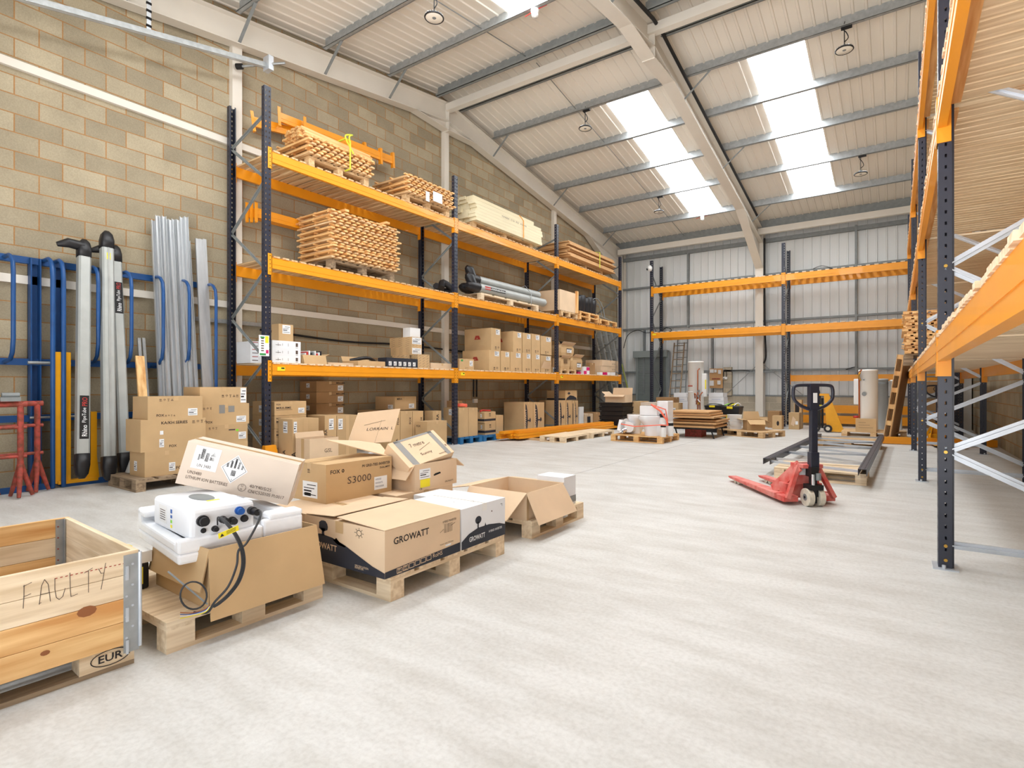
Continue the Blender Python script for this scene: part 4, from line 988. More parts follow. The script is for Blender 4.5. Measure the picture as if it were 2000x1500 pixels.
pbox('plain brown carton right of the pink and white carton', 1152, 1162, 708.5, X-.1, D1, us=1145, depth=.4, m='card_dark')
zz = D1+.0
G = 'flat cartons stacked at the far end of the lowest deck'
for i, (v, uL) in enumerate(((725, 1173), (714, 1173), (702.5, 1176))):
    zt = Z(uL, v, X); pbox(['bottom', 'middle', 'top'][i]+' flat carton stacked at the far end of the lowest deck', uL, 1211-i*1.5, v, X-.1, zz, depth=.6, m='card_pale', P=[('i', '+x', .6, .3, .05, 4)], group=G); zz = zt
for i, (a, b, m) in enumerate(((1171.5, 1177, 'card_white'), (1182, 1186, 'pink'), (1187, 1191, 'card_white'), (1196, 1202, 'card_white'))):
    pbox(('pink' if m == 'pink' else 'white')+' small packet, %s of four along the far edge of the lowest deck' % ['first', 'second', 'third', 'last'][i], a, b, 727, X+.06, D1, depth=.1, m=m, tape=None, group='small packets along the beam edge', name='small_packet', cat='packet')

# ---------------------------------------------------------------- floor under the left rack
def fstack(rows, X, **k):
    pass
MP = [('t', '+x', .06, .72, .025, 'FOX', 'ink'), ('t', '+x', .06, .46, .032, 'MIRA-BMS', 'ink', .45), ('r', '+x', .05, .38, .55, .4, 'ink'), ('l', '+x', .74, .12, .94, .5), ('l', '-y', .3, .2, .55, .7)]
X = -7.7; zs = [Z(536, v, X) for v in (784, 812, 838, 864)]+[.0]
names = ['topmost', 'second', 'third', 'lowest visible']
G = 'cartons marked MIRA-BMS'
for i in range(4): 
    y0, y1 = Yx(536, X), Yx(598-(0 if i else 0), X); cbox(names[i]+' carton of the MIRA-BMS stack right behind the first rack post', X-.3, (y0+y1)/2, max(zs[i+1], 0), .6, y1-y0, zs[i]-max(zs[i+1], 0)-.004, P=MP, group=G)
XB = -8.25; zz = [Z(618, v, XB) for v in (744, 765.6, 788, 811)]
G = 'cartons in the tall rear stack of the first bay'
for i in range(4):
    y0, y1 = Yx(618, XB), Yx(671, XB); zb = zz[i+1] if i < 3 else 0
    cbox(['topmost', 'second', 'third', 'bottom'][i]+' carton of the tall stack against the wall in the first bay', XB-.24, (y0+y1)/2, zb, .48, y1-y0, zz[i]-zb-.004, m='card_dark', P=[('r', '+x', .5, .7, .95, .72, 'ink'), ('t', '+x', .72, .76, .03, 'MIRA-BMS', 'ink'), ('l', '+x', .78, .12, .98, .6), ('l', '-y', .4, .4, .6, .8)], group=G)
X = -7.3
pbox('tall upright carton marked MIRA on its edge, nearest in the first bay', 571, 622.7, 819, X, 0, depth=.36, P=[('tv', '-y', .5, .08, .07, 'MIRA', 'ink'), ('l', '-y', .35, .72, .65, .95), ('tv', '+x', .12, .05, .07, 'MIRA', 'ink'), ('l', '+x', .04, .72, .16, .95), ('r', '+x', .42, .0, .58, 1, 'tape')])
X = -7.5
pbox('left of two tall upright cartons side by side behind the small GSL carton', 634, 657.5, 812, X, 0, depth=.45, P=[('l', '+x', .35, .7, .75, .93), ('tv', '+x', .2, .5, .05, 'MIRA', 'ink')], group='tall twin cartons')
pbox('right of two tall upright cartons side by side behind the small GSL carton', 658, 697, 812, X, 0, depth=.45, P=[('l', '+x', .06, .7, .28, .93), ('r', '+x', .45, 0, .6, 1, 'tape')], group='tall twin cartons')
XG = -6.9
y0, y1 = Yx(605, XG), Yx(661, XG); zt = Zx(605, 858, XG)
obox('small open light carton marked GSL behind the foreground stack', XG-.17, (y0+y1)/2, 0, .34, y1-y0, zt, m='card_pale', flaps=[('-x', .3, .08)], P=[('t', '+x', .5, .55, .055, 'GSL', 'ink_soft'), ('r', '-y', .4, 0, .6, 1, 'tape')])
X = -7.75
pbox('wide carton with label at the back, left of the second post', 771, 813, 775, X-.3, Zx(760, 803.5, X-.02), us=733, P=[('l', '+x', .65, .1, .9, .45), ('l', '-y', .65, .1, .9, .4), ('t', '+x', .1, .75, .04, 'MIRA', 'ink')])
for i, (a, b) in enumerate(((760, 781.5), (782, 805.5), (806, 827))):
    pbox(['left', 'middle', 'right'][i]+' of three upright cartons carrying the wide labelled carton', a, b, 803.5, X-.02, 0, depth=.9, P=[('tv', '+x', .9, .66, .05, 'FOX', 'ink'), ('tv', '+x', .8, .1, .05, 'MIRA', 'ink')], group='upright cartons left of the second post')
pbox('cube carton with edge printing just left of the second post', 845, 862, 803, X, 0, us=829, depth=.6, P=[('tv', '+x', .7, .6, .07, 'MIRA', 'ink')])
pbox('plain square carton in front of the cube carton near the second post', 834, 873, 824, X+.35, 0, us=811, P=[('t', '-y', .1, .8, .04, 'FOX', 'ink'), ('r', '-y', .1, .5, .5, .53, 'ink')])
# bay two floor
zb = .145
pb = (Yx(888, -7.45)+Yx(945, -7.45))/2
pallet('blue painted pallet under two tall cartons at the second post', -8.05, 8.84, .95, .72, 0, 0, 'blue_pallet')
for i, (a, b) in enumerate(((896, 914.5), (915, 933))):
    pbox(['left', 'right'][i]+' of two tall cartons on the blue pallet', a, b, 797, -7.62, zb, us=866 if i == 0 else None, depth=.6, P=[('r', '+x', .9, 0, 1.0, 1, 'tape'), ('l', '-y', .35, .75, .6, .95), ('tv', '-y', .9, .1, .05, 'FOX', 'ink')], group='tall cartons on the blue pallet')
zt = Zx(896, 797, -7.62)
mb = MB(); y = Yx(902, -7.75); mb.tube([(-7.78+.13*math.cos(t*.5), y+.13*math.sin(t*.5), zt+.02+.0016*t) for t in range(38)], .014, 'neon_strap', 6); tag(mb.build('coiled_hose'), 'coil of orange hose lying on the left tall carton', 'hose')
cbox('small dark brown carton behind the orange hose coil', -8.0, y+.05, zt, .2, .28, .14, m='card_dark')
X = -7.7
GP = [('r', '+x', 0, .15, 1, .35, 'navy_print'), ('r', '-y', 0, .15, 1, .35, 'navy_print'), ('i', '+x', .4, .6, .08, 1, 'ink'), ('l', '-y', .4, .5, .6, .8)]
za = Z(947, 825, X); pbox('lower black-banded carton of two stacked right of the blue pallet', 947, 968, 826, X, 0.121, us=933.5, P=GP, group='black-banded cartons')
z1 = Z(947, 826, X)
pbox('upper black-banded carton with red cable on top, right of the blue pallet', 946, 968, 805, X, z1, us=933, P=GP, group='black-banded cartons')
z2 = Z(946, 805, X); y = Yx(956, X); mb = MB(); mb.tube(smooth_path([(X-.1, y-.2, z2+.02), (X-.2, y, z2+.03), (X-.1, y+.15, z2+.02), (X-.25, y+.2, z2+.02)]), .02, 'red', 6); tag(mb.build('red_cable'), 'red cable lying on the black-banded cartons', 'cable')
pbox('plain low carton right of the black-banded cartons', 968.5, 983, 811.5, X, 0.121, depth=.4)
def gro(side='+x'):
    return [('p', side, [(.18, .02), (.34, .1), (.4, .3), (.42, .5), (.38, .75), (.3, .9), (.18, .96)], 'navy_print'), ('r', side, .4, .42, .62, .46, 'navy_print'), ('p', side, [(.62, .38), (.74, .4), (.76, .46), (.7, .52), (.62, .5)], 'navy_print'), ('tv', side, .28, .12, .08, 'GROWATT', 'card_pale')]
X = -7.68
pbox('left of two large upright tree-printed cartons in the second bay', 1023, 1041, 786, X, 0, us=984, P=gro(), group='large upright tree-printed cartons')
pbox('right of two large upright tree-printed cartons in the second bay', 1041.5, 1063, 786.5, X, 0, depth=.9, P=gro(), group='large upright tree-printed cartons')
for i, (a, b) in enumerate(((1091, 1105), (1105.5, 1117), (1117.5, 1122), (1122.5, 1129))):
    pbox(['first', 'second', 'third narrow', 'fourth'][i]+' of four upright tree-printed cartons around the third post', a, b, 782.5, X, 0, us=1066 if i == 0 else None, depth=.9, P=gro() if i != 2 else [('r', '+x', .2, .02, .5, .9, 'navy_print')], group='upright tree-printed cartons around the third post')
zt = Z(1092, 782.5, X)
pbox('wide tree-printed carton lying on the four upright ones', 1104, 1127, 763, X-.1, zt, us=1068, P=[('p', '+x', [(.05, .02), (.95, .02), (.95, .2), (.7, .42), (.4, .5), (.15, .25)], 'navy_print'), ('r', '+x', .28, .5, .32, .65, 'navy_print'), ('p', '+x', [(.2, .62), (.4, .62), (.42, .75), (.3, .85), (.2, .75)], 'navy_print'), ('r', '-y', 0, .02, 1, .18, 'navy_print')])
tag(MB().box(-7.74, -7.7, Yx(1131.5, -7.7), Yx(1140, -7.7), 0, Zx(1132, 795, -7.7), 'white').build('white_board'), 'narrow white board standing right of the tree-printed cartons', 'panel')
pbox('small open light carton with black tape beside the white panel', 1142, 1158, 809, -7.7, 0, depth=.4, m='card_pale', P=[('r', '+x', .3, .3, .7, .8, 'navy_print')])
pbox('small plain carton behind the black crates', 1159, 1172, 806, -7.85, 0, depth=.4, m='card_dark')

# ---------------------------------------------------------------- middle deck
D2 = LV[1]+.026; D3 = LV[2]+.026
def slat_stack(base_label, panel_label, group, y0, y1, x0, x1, zb, n, pm='old', th=.045, lw=.07, pmv='pine_', jx=.025, top_boards=0):
    pallet(base_label, (x0+x1)/2-.02, (y0+y1)/2, x1-x0-.16, y1-y0-.1, 0, zb, pm)
    z = zb+PZ+.004
    for k in range(n):
        a, b = x0+random.uniform(-jx, jx), x1+random.uniform(-jx, jx*.5); c = random.uniform(-.03, .03); mb = MB()
        m = 'pine_x' if k % 3 else 'wood_x'
        cnt = int((y1-y0)/(lw*1.75))
        st = (y1-y0)/cnt
        for i in range(cnt):
            s = y0+c+i*st+(k % 2)*st*.5; e = random.uniform(-.015, .015); mb.box(a, b+e, s, s+lw, z, z+th*.55, m)
        for q in (a+.08, (a+b)/2, b-.1): mb.box(q-.02, q+.02, y0+c+.02, y1+c, z+th*.55, z+th, 'pine_y')
        tag(mb.build('slatted_panel'), panel_label, 'slatted panel', group); z += th+.001
    return z
X = -7.62
y0, y1 = Yx(632, X), Yx(764, X)
y0 = 5.35; y1 = 6.78
zt = slat_stack('dark pallet under the tall stack of slatted panels on the middle deck', 'slatted timber panel in the tall stack on the middle deck of the nearest bay', 'slatted panels on the middle deck', y0, y1, -8.45, -7.5, D2, 17, 'old', .046)
for a, m in ((.3, 'pine_x'),): tag(MB().box(-8.3, -7.5, y0+.25, y0+.33, zt, zt+.035, 'pine_x').build('timber_batten'), 'loose timber batten on top of the tall slatted stack', 'batten')
tag(MB().box(-7.75, -7.47, y1-.35, y1-.27, zt-.0, zt+.035, 'pine_x').build('timber_batten'), 'short timber batten end lying on the right of the tall slatted stack', 'batten')
# top deck stacks
y0, y1 = 5.0, 6.25
zt = slat_stack('pallet under the strapped stack of slatted panels on the top deck', 'slatted timber panel in the strapped stack on the top deck', 'strapped slatted panels on the top deck', y0, y1, -8.5, -7.55, D3, 6, 'wood', .05)
zz = zt
for k in range(5):
    mb = MB(); cnt = 1
    a = -8.3+k*.02; b = -7.66-.03*k; nn = 7
    for i in range(nn): s = a+i*(b-a)/nn; mb.box(s, s+.06, y0+.0+random.uniform(-.03, .05), y1+.1+random.uniform(-.06, .03), zz, zz+.032, 'pine_y')
    tag(mb.build('slatted_panel'), 'slatted timber panel laid lengthways on top of the strapped top-deck stack', 'slatted panel', 'lengthways panels of the strapped stack'); zz += .036
ys = Yx(678, -7.6)
mb = MB(); xx = -7.52
mb.tube([(xx, ys, D3+.12), (xx, ys, zz-.05), (xx-.12, ys, zz+.02), (-8.3, ys, zz+.02), (-8.56, ys, zz-.1), (-8.56, ys, D3+.12), (-8.56, ys, D3+.11), (xx, ys, D3+.12)], .014, 'lime_strap', 6)
mb.tube(smooth_path([(xx, ys, zz-.1), (xx+.03, ys-.04, zz-.0), (xx, ys+.04, zz+.06), (xx-.1, ys-.02, zz+.04), (xx+.02, ys+.05, zz-.25)]), .014, 'lime_strap', 6)
tag(mb.build('ratchet_strap'), 'lime yellow strap tied round the stack of slats on the top deck', 'strap')
y0, y1 = Yx(783, -7.6), Yx(879, -7.6)
y0 = 7.0; y1 = 8.28
zt = slat_stack('pallet under the second stack of slatted panels on the top deck', 'orange-toned slatted panel in the second stack on the top deck', 'slatted panels next to the second post', y0, y1, -8.55, -7.55, D3, 8, 'wood', .045)
for i, (a, b) in enumerate(((831, 838), (845, 863))):
    ya, yb = Yx(a, -7.5), Yx(b, -7.5); tag(MB().box(-7.49, -7.488, ya, yb, Zx(a, 392, -7.5), Zx(a, 373, -7.5), 'paper').build('paper_note'), ['narrow', 'wide'][i]+' white paper sheet fixed to the second slatted stack', 'paper')
# spare orange beams lying behind the slats
G = 'orange beams stored behind the slatted stacks'
sup = thing('timber_stack_bearer', 'timber bearers carrying the spare orange beams behind the slats on the middle deck', 'timber bearer', (-8.5, 5.9, D2))
for y in (5.6, 6.6): MB().box(-8.62, -8.5, y-.05, y+.05, D2, D2+.76, 'wood_z').build('bearer', sup)
sup = thing('timber_stack_bearer', 'timber bearers carrying the spare orange beams behind the slats on the top deck', 'timber bearer', (-8.5, 5.9, D3))
TB = [(Yx(495, -8.6), Zx(495, 238, -8.6), Yx(735, -8.6)-.3, Zx(735, 300, -8.6)-.05), (Yx(546, -8.5), Zx(546, 229, -8.5), Yx(765, -8.5), Zx(765, 313, -8.5)), (Yx(596, -8.4), Zx(596, 248, -8.4), Yx(741, -8.4), Zx(741, 305, -8.4))]
for k, y in enumerate((5.4, 6.1)): MB().box(-8.65, -8.36, y-.05, y+.05, D3, TB[1][1]+(TB[1][3]-TB[1][1])*(y-TB[1][0])/(TB[1][2]-TB[1][0])-.1, 'wood_z').build('bearer', sup)
for i in range(3):
    x = -8.6+i*.06
    spare_beam((x, 4.6+.04*i, D2+.84), (x, 7.5-.04*i, D2+.84), ['rearmost', 'middle', 'front'][i]+' spare orange beam behind the slats on the middle deck', G, up=(0, 0, 1))
for i in range(3):
    x = -8.6+i*.1
    spare_beam((x, TB[i][0], TB[i][1]), (x, TB[i][2], TB[i][3]), ['rearmost', 'middle', 'front'][i]+' spare orange beam behind the strapped slats on the top deck', G)
# timber bundle on the top deck of bay two
y0, y1 = 9.0, 11.6
pallet('long pallet under the pale timber bundle on the top deck', -8.1, (y0+y1)/2-.1, .8, 2.3, 0, D3, 'wood')
z = D3+PZ; G = 'pale boards in the strapped bundle on the top deck'
for k in range(8):
    nb = 5 if k < 6 else (4 if k == 6 else 3)
    for i in range(nb):
        x = -7.58-i*.2-(0 if k < 6 else .1); e = random.uniform(-.1, .1); ex = -.25 if k >= 6 else 0
        if k < 1: e -= .0
        o = MB().box(x-.19, x, y0+e*.6, y1+ex+e*.5, z, z+.068, 'cls')
        if i == 0 and k == 4: o.text('TIMBER  C16  KD  47x200', (x+.0012, y0+.9, z+.015), (0, 1, 0), (0, 0, 1), .035, 'ink_soft', 1.0)
        tag(o.build('timber_board'), 'pale sawn board in the strapped timber bundle on the top deck', 'board', G)
    z += .07
mb = MB(); ys = y0+1.75; mb.tube([(-7.56, ys, D3+PZ), (-7.56, ys, z-.15), (-7.68, ys, z+.005), (-8.4, ys, z+.005), (-8.62, ys, z-.15), (-8.62, ys, D3+PZ)], .01, 'orange', 6); tag(mb.build('ratchet_strap'), 'orange strap round the pale timber bundle', 'strap')
# sheet stack on the top deck of bay three
y0, y1 = 12.95, 15.8
pallet('long pallet under the brown sheets on the top deck', -8.1, (y0+y1)/2-.2, .8, 2.2, 0, D3, 'wood')
z = D3+PZ
for k in range(11):
    e = random.uniform(-.12, .12); o = MB().box(-8.62+random.uniform(0, .04), -7.5+random.uniform(-.12, .02), y0+e, y1+e, z, z+.034, 'board'); tag(o.build('timber_sheet'), 'thin brown sheet in the strapped stack at the far end of the top deck', 'sheet', 'brown sheets at the far end of the top deck'); z += .038
mb = MB(); ys = 14.6; mb.tube([(-7.46, ys, D3+.1), (-7.46, ys, z), (-7.6, ys, z+.03), (-8.4, ys, z+.01), (-8.66, ys, z-.05), (-8.66, ys, D3+.1)], .012, 'lime_strap', 6); tag(mb.build('ratchet_strap'), 'yellow strap round the brown sheets on the top deck', 'strap')
# pipe tubes on a pallet, middle deck of bay two
y0, y1 = Yx(940, -7.6), Yx(1052, -7.6)
pallet('slim pallet carrying the grey pipe tubes on the middle deck', -8.0, (y0+y1)/2, .8, y1-y0, 0, D2, 'pale')
G = 'pipe tubes lying on the middle deck'
ya, yb = 8.7, y1+.35
for i, (x, z, lab) in enumerate(((-7.68, D2+.26, 'front lower grey pipe tube with a red and black sticker lying on the slim pallet'), (-7.95, D2+.26, 'rear lower grey pipe tube lying on the slim pallet'), (-7.86, D2+.47, 'upper grey pipe tube lying on the other two on the middle deck'))):
    T = thing('pipe_carrier_tube', lab, 'pipe tube', (x, ya, z-.1), G); mb = MB(); y_s = ya+.45+.1*i
    mb.tube([(x, y_s, z), (x, yb, z)], .105, 'tube_grey', 8)
    if i == 0: mb.quad((x+.1, y_s+.15, z-.03), (x+.1, y_s+.9, z-.03), (x+.1, y_s+.9, z+.04), (x+.1, y_s+.15, z+.04), 'black'); mb.text('PIPETUBE PRO', (x+.1015, y_s+.4, z-.015), (0, 1, 0), (0, 0, 1), .04, 'label', .45); mb.quad((x+.101, y_s+.15, z-.03), (x+.101, y_s+.35, z-.03), (x+.101, y_s+.35, z+.04), (x+.101, y_s+.15, z+.04), 'red')
    mb.build('tube', T)
    mb = MB(); mb.tube([(x, y_s+.02, z), (x, y_s-.12, z), (x, y_s-.28, z), (x+.01, y_s-.36, z)], [.112, .12, .1, .05], 'plastic_black', 10); mb.build('end_cap', T)
    if i != 1:
        mb = MB(); mb.tube([(x, y_s-.15, z+.03), (x-.03, y_s-.22, z+.2), (x-.05, y_s-.3, z+.25)], [.1, .11, .05], 'plastic_black', 10); mb.build('hinged_lid', T)
mb = MB(); ys = y0+1.9; mb.tube([(-7.57, ys, D2+.1), (-7.57, ys, D2+.38), (-7.75, ys, D2+.6), (-8.0, ys, D2+.55), (-8.08, ys, D2+.3), (-8.08, ys, D2+.1)], .008, 'galv', 6); tag(mb.build('cable_tie'), 'grey tie round the pipe tubes on the middle deck', 'tie')
mb = MB()
y = Yx(865, -7.9); mb.tube(smooth_path([(-7.8, y-.15, D2+.1), (-7.9, y, D2+.25), (-7.8, y+.2, D2+.12), (-8.0, y+.1, D2+.1), (-7.9, y-.2, D2+.15)]), .07, 'plastic_black', 8)
tag(mb.build('rubber_cap_pile'), 'black plastic caps lying just left of the second post on the middle deck', 'caps')
# board box on pallet, third bay of the middle deck
pallet('small pallet under the huge pale carton on the middle deck', -7.98, (Yx(1097, -7.55)+Yx(1128, -7.55))/2, .85, Yx(1128, -7.55)-Yx(1096, -7.55), 0, D2, 'wood')
pbox('huge pale carton on a pallet beside the third post on the middle deck', 1093.5, 1126, 564.5, -7.55, D2+PZ, depth=.95, m='card_pale', tape=None)
tag(MB().box(-7.56, -7.5, Yx(1127, -7.5), Yx(1130, -7.5), D2+PZ, D2+PZ+.62, 'pine_z').build('timber_offcut'), 'timber offcut standing against the huge pale carton', 'offcut')
ya, yb = Yx(1131, -7.55), Yx(1169, -7.55)
G = 'stacked pallets on the middle deck'
pallet('lower of two stacked pallets under the black tubs', -7.98, (ya+yb)/2, .9, yb-ya, 0, D2, 'pine', h=.12, group=G); pallet('upper of two stacked pallets under the black tubs', -7.98, (ya+yb)/2, .9, yb-ya, 0, D2+.122, 'pine', h=.12, group=G)
z = D2+.244; n = 5
for i in range(n):
    y = ya+.15+i*(yb-ya-.3)/(n-1); mb = MB(); hh = .42+.06*(i % 2); mb.lathe([(.13, 0), (.15, hh*.6), (.16, hh), (.15, hh+.01), (.13, hh-.02)], (-7.72, y, z), 'plastic_black', 14)
    tag(mb.build('black_tub'), 'black plastic tub in the row standing on the stacked pallets', 'tub', 'black tubs on the stacked pallets')
ya, yb = Yx(1171, -7.55), Yx(1204, -7.55)
pallet('pale pallet at the far end of the middle deck', -7.98, (ya+yb)/2, .9, yb-ya, 0, D2, 'pine', boards=7)
G = 'metal poles on the far pallet'
for i in range(5):
    x = -8.35+i*.16; tag(MB().tube([(x, ya-.2, D2+PZ+.05+.03*i), (x+.05, yb-.15, D2+PZ+.03)], .022, 'galv_dull', 8).build('metal_pole'), 'thin metal pole lying on the far pallet of the middle deck', 'pole', G)
mb = MB(); mb.tube(smooth_path([(-8.0, ya+.2, D2+.2), (-8.0, ya+.25, D2+.7), (-7.9, ya+.5, D2+.85), (-7.8, ya+.7, D2+.6), (-7.75, ya+.75, D2+.25)]), .016, 'galv_dull', 6); mb.tube(smooth_path([(-8.2, ya+.6, D2+.2), (-8.2, ya+.62, D2+.6), (-8.1, ya+1.0, D2+.75), (-8.0, ya+1.1, D2+.25)]), .014, 'galv_dull', 6); tag(mb.build('hoop_frame'), 'bent grey hoop frame on the far pallet of the middle deck', 'hoop frame')
# leaning ladders beyond the rack
def ladder(label, p0, p1, w, side, n, m='alu_rough', group=None, sw=.07, st=.028, rr=.014):
    p0, p1, side = Vector(p0), Vector(p1), Vector(side).normalized(); t = thing('ladder', label, 'ladder', tuple(p0), group); d = p1-p0; nn = d.cross(side).normalized()
    for s_ in (-1, 1):
        mb = MB(); a, b = p0+side*s_*w/2, p1+side*s_*w/2; mb.bar(a, b, st, sw, m, tuple(nn))
        for i in range(n):
            c = a+d*((i+.6)/n)+side*s_*(st/2+.0015); u = d.normalized(); mb.add([c-u*.014-nn*.014, c+u*.014-nn*.014, c+u*.014+nn*.014, c-u*.014+nn*.014], [(0, 1, 2, 3)], 'hole')
        mb.build('stile', t)
    for i in range(n):
        c = p0+d*((i+.6)/n); MB().tube([c-side*w/2, c+side*w/2], rr, m, 8).build('rung', t)
    return t
G = 'aluminium ladders leaning beyond the rack'
for i in range(4):
    yb = 16.75+i*.13; x = -8.0
    ladder('aluminium ladder leaning on the left wall beyond the far end of the rack', (-7.98+.02*i, yb+i*.22, 0), (-8.66, yb+i*.3-.1, 3.0+.1*i), .34, (0.1, 1, 0), 11, group=G, sw=.16)
tag(MB().tube([(-7.6, 17.6, 0), (-8.15, 17.65, 2.0)], .025, 'olive', 6).build('green_pole'), 'thin yellow-green pole leaning in the far left corner', 'pole')
tag(MB().tube([(-8.4, 16.66, 0), (-8.4, 16.66, 1.8)], .12, 'grey_foam', 12).build('lagging_roll'), 'grey roll standing on the floor behind the last rack post', 'roll')
# orange beams on the floor with the pallets in front
G = 'orange beams stacked on the floor'
pts = [((-7.02, 9.72), (-6.62, 13.9), .075), ((-7.19, 9.68), (-6.79, 13.8), .075), ((-7.36, 9.5), (-6.96, 13.6), .075), ((-7.03, 9.7), (-6.63, 13.7), .135), ((-7.2, 9.66), (-6.8, 13.7), .135), ((-7.37, 9.5), (-6.97, 13.7), .135), ((-7.06, 9.75), (-6.66, 13.75), .195), ((-7.24, 9.45), (-6.84, 13.6), .195)]
nm = ['bottom front', 'bottom middle', 'bottom rear', 'second-layer front', 'second-layer middle', 'second-layer rear', 'top front', 'top rear']
for i, (a, b, z) in enumerate(pts):
    spare_beam((a[0], a[1], z), (b[0], b[1], z), nm[i]+' orange beam in the pile on the floor before the rack', G, h=.15, w=.055, up=(1, 0, 0), ends=False)
for y, w_ in ((10.1, 'near'), (13.2, 'far')): tag(MB().box(-7.45, -6.6, y-.04, y+.04, 0, .045, 'wood_x').build('timber_bearer'), 'low timber bearer under the %s end of the orange beam pile' % w_, 'bearer')
a = math.atan2(-.15, 2.2)
pallet('nearer of two pale solid-topped pallets end to end before the orange beams', -6.24, 10.5, .62, 1.18, .03, 0, 'pale', solid=True, group='solid-topped pallets before the orange beams', h=.13)
pallet('farther of two pale solid-topped pallets end to end before the orange beams', -6.2, 11.72, .62, 1.18, .0, 0, 'pale', solid=True, group='solid-topped pallets before the orange beams', h=.13)
pallet('blue pallet lying low behind the end of the orange beams', -8.03, 9.63, .95, .82, 0, 0, 'blue_pallet', h=.12)
# black plastic crates by the last rack post
za = 0
x0, x1 = Xu(1171, 13.9), Xu(1217, 13.9)
for k in range(6):
    mb = MB(); h = .125; w = (x1-x0)/2; mb.box(x0+.02*(k % 2), x1-.03*(k % 2), 13.9, 14.6, za+.015, za+h, 'plastic_black'); mb.box(x0-.02, x1+.01, 13.88, 14.62, za+h-.03, za+h-.01, 'plastic_black'); mb.box(x0+.04, x1-.04, 13.94, 14.56, za, za+.015, 'plastic_black')
    tag(mb.build('black_crate'), 'flat black crate in the stack at the end of the left rack', 'crate', 'flat black crates in the stack'); za += h
# ---------------------------------------------------------------- foreground pallets and what stands on them
def blockwriting(mb, o, ux, uy, m): pass
# timber collar crate on its pallet (leftmost)
cx0, cx1, cy0, cy1 = -3.80, -2.80, -.22, 1.0
t = pallet('EUR-marked timber pallet under the wooden collar crate at the left edge', (cx0+cx1)/2, (cy0+cy1)/2, cy1-cy0, cx1-cx0, math.pi/2, 0, 'old')
t.children[0].name = 'deck'
mb = MB(); e = cx1+.0015; ym = cy1-.085
# EUR brand burnt in the corner block
pts = [(ym+.068*math.cos(a*math.pi/12), .062+.032*math.sin(a*math.pi/12)) for a in range(25)]
mb.stroke(pts, (e+.002, 0, 0), (0, 1, 0), (0, 0, 1), .0035, 'ink'); mb.text('EUR', (e+.002, ym-.042, .047), (0, 1, 0), (0, 0, 1), .032, 'ink', .085)
mb.box(cx1-.1, cx1+.001, cy1-.19, cy1-.0, .02, .108, 'pale_y')
OFF['x'] = Vector((0, 0, 0))
mk = mb.build('branded_block', loc=(0, 0, 0)); mk.parent = t; mk.matrix_parent_inverse = (Matrix.Translation(Vector(t.location)) @ Matrix.Rotation(math.pi/2, 4, 'Z')).inverted()
cr = thing('collar_crate', 'open wooden crate with galvanised corner hinges and FAULTY written on its side', 'crate', ((cx0+cx1)/2, (cy0+cy1)/2, PZ))
zb = .1; zt_ = .503; bt = .022; hb = (zt_-zb)/4
X1 = cx1+.02; X0 = cx0-.0
for k in range(4):
    z0, z1 = zb+k*hb+.0008, zb+(k+1)*hb-.0008; m = 'pale_y' if k > 1 else 'pine_y'
    o = MB().box(X1-bt, X1, cy0-.02, cy1+.01, z0, z1, m)
    if k == 3 or k == 2: pass
    o.build('side_board', cr, bevel=.0015)
    MB().box(X0, X0+bt, cy0-.02, cy1+.01, z0, z1, 'pine_y' if k % 2 else 'pale_y').build('side_board', cr, bevel=.0015)
    MB().box(X0+bt, X1-bt, cy1-bt+.01, cy1+.01, z0, z1, 'pale_x').build('end_board', cr, bevel=.0015)
    MB().box(X0+bt, X1-bt, cy0-.02, cy0-.02+bt, z0, z1, 'pale_x').build('end_board', cr, bevel=.0015)
# writing: strokes
L_ = {'F': [[(0, 0), (.05, .5), (.06, 1)], [(.02, .95), (.55, 1.05)], [(.03, .5), (.5, .56)]],
      'A': [[(0, 0), (.15, .8), (.35, 1.05), (.6, .8), (.75, .02)], [(-.02, .03), (.12, .06)], [(.08, .42), (.7, .42)]],
      'U': [[(0, 1), (.0, .5), (.1, .12), (.3, .0), (.55, .1), (.72, .45)]],
      'L': [[(0, 1.1), (.03, .3), (.08, 0), (.55, .05)]],
      'T': [[(.3, 1.0), (.3, 0)], [(.0, .95), (.6, 1.1)]],
      'Y': [[(0, 1), (.2, .75), (.4, .75)], [(.55, 1.2), (.35, .5), (.2, 0)]]}
mb = MB(); yy = .62; yb0 = Yx(48, X1); yb1 = Yx(220, X1); tot = yb1-yb0; adv = tot/6.0; hh = .088
for i, ch in enumerate('FAULTY'):
    for q in L_[ch]: mb.stroke([(yb0+adv*i+a*adv*.95, .367+b*hh) for a, b in q], (X1+.0012, 0, 0), (0, 1, 0), (0, 0, 1), .0022, 'ink_soft')
for i in range(16): mb.quad((X1+.001, yb0+adv*2+i*.016, .452), (X1+.001, yb0+adv*2+i*.016+.008, .4525), (X1+.001, yb0+adv*2+i*.016+.008, .456), (X1+.001, yb0+adv*2+i*.016, .4555), 'red_ink')
mb.build('handwriting', cr)
mb = MB()
for (y, z, r) in ((cy1-.17, .29, .022), (.52, .25, .012), (cy1-.3, .17, .01), (.3, .36, .012)):
    mb = MB(); mb.add([(X1+.0011, y+r*1.5*math.cos(a*.628), z+r*math.sin(a*.628)) for a in range(10)], [tuple(range(10))], 'knot'); mb.build('knot', cr)
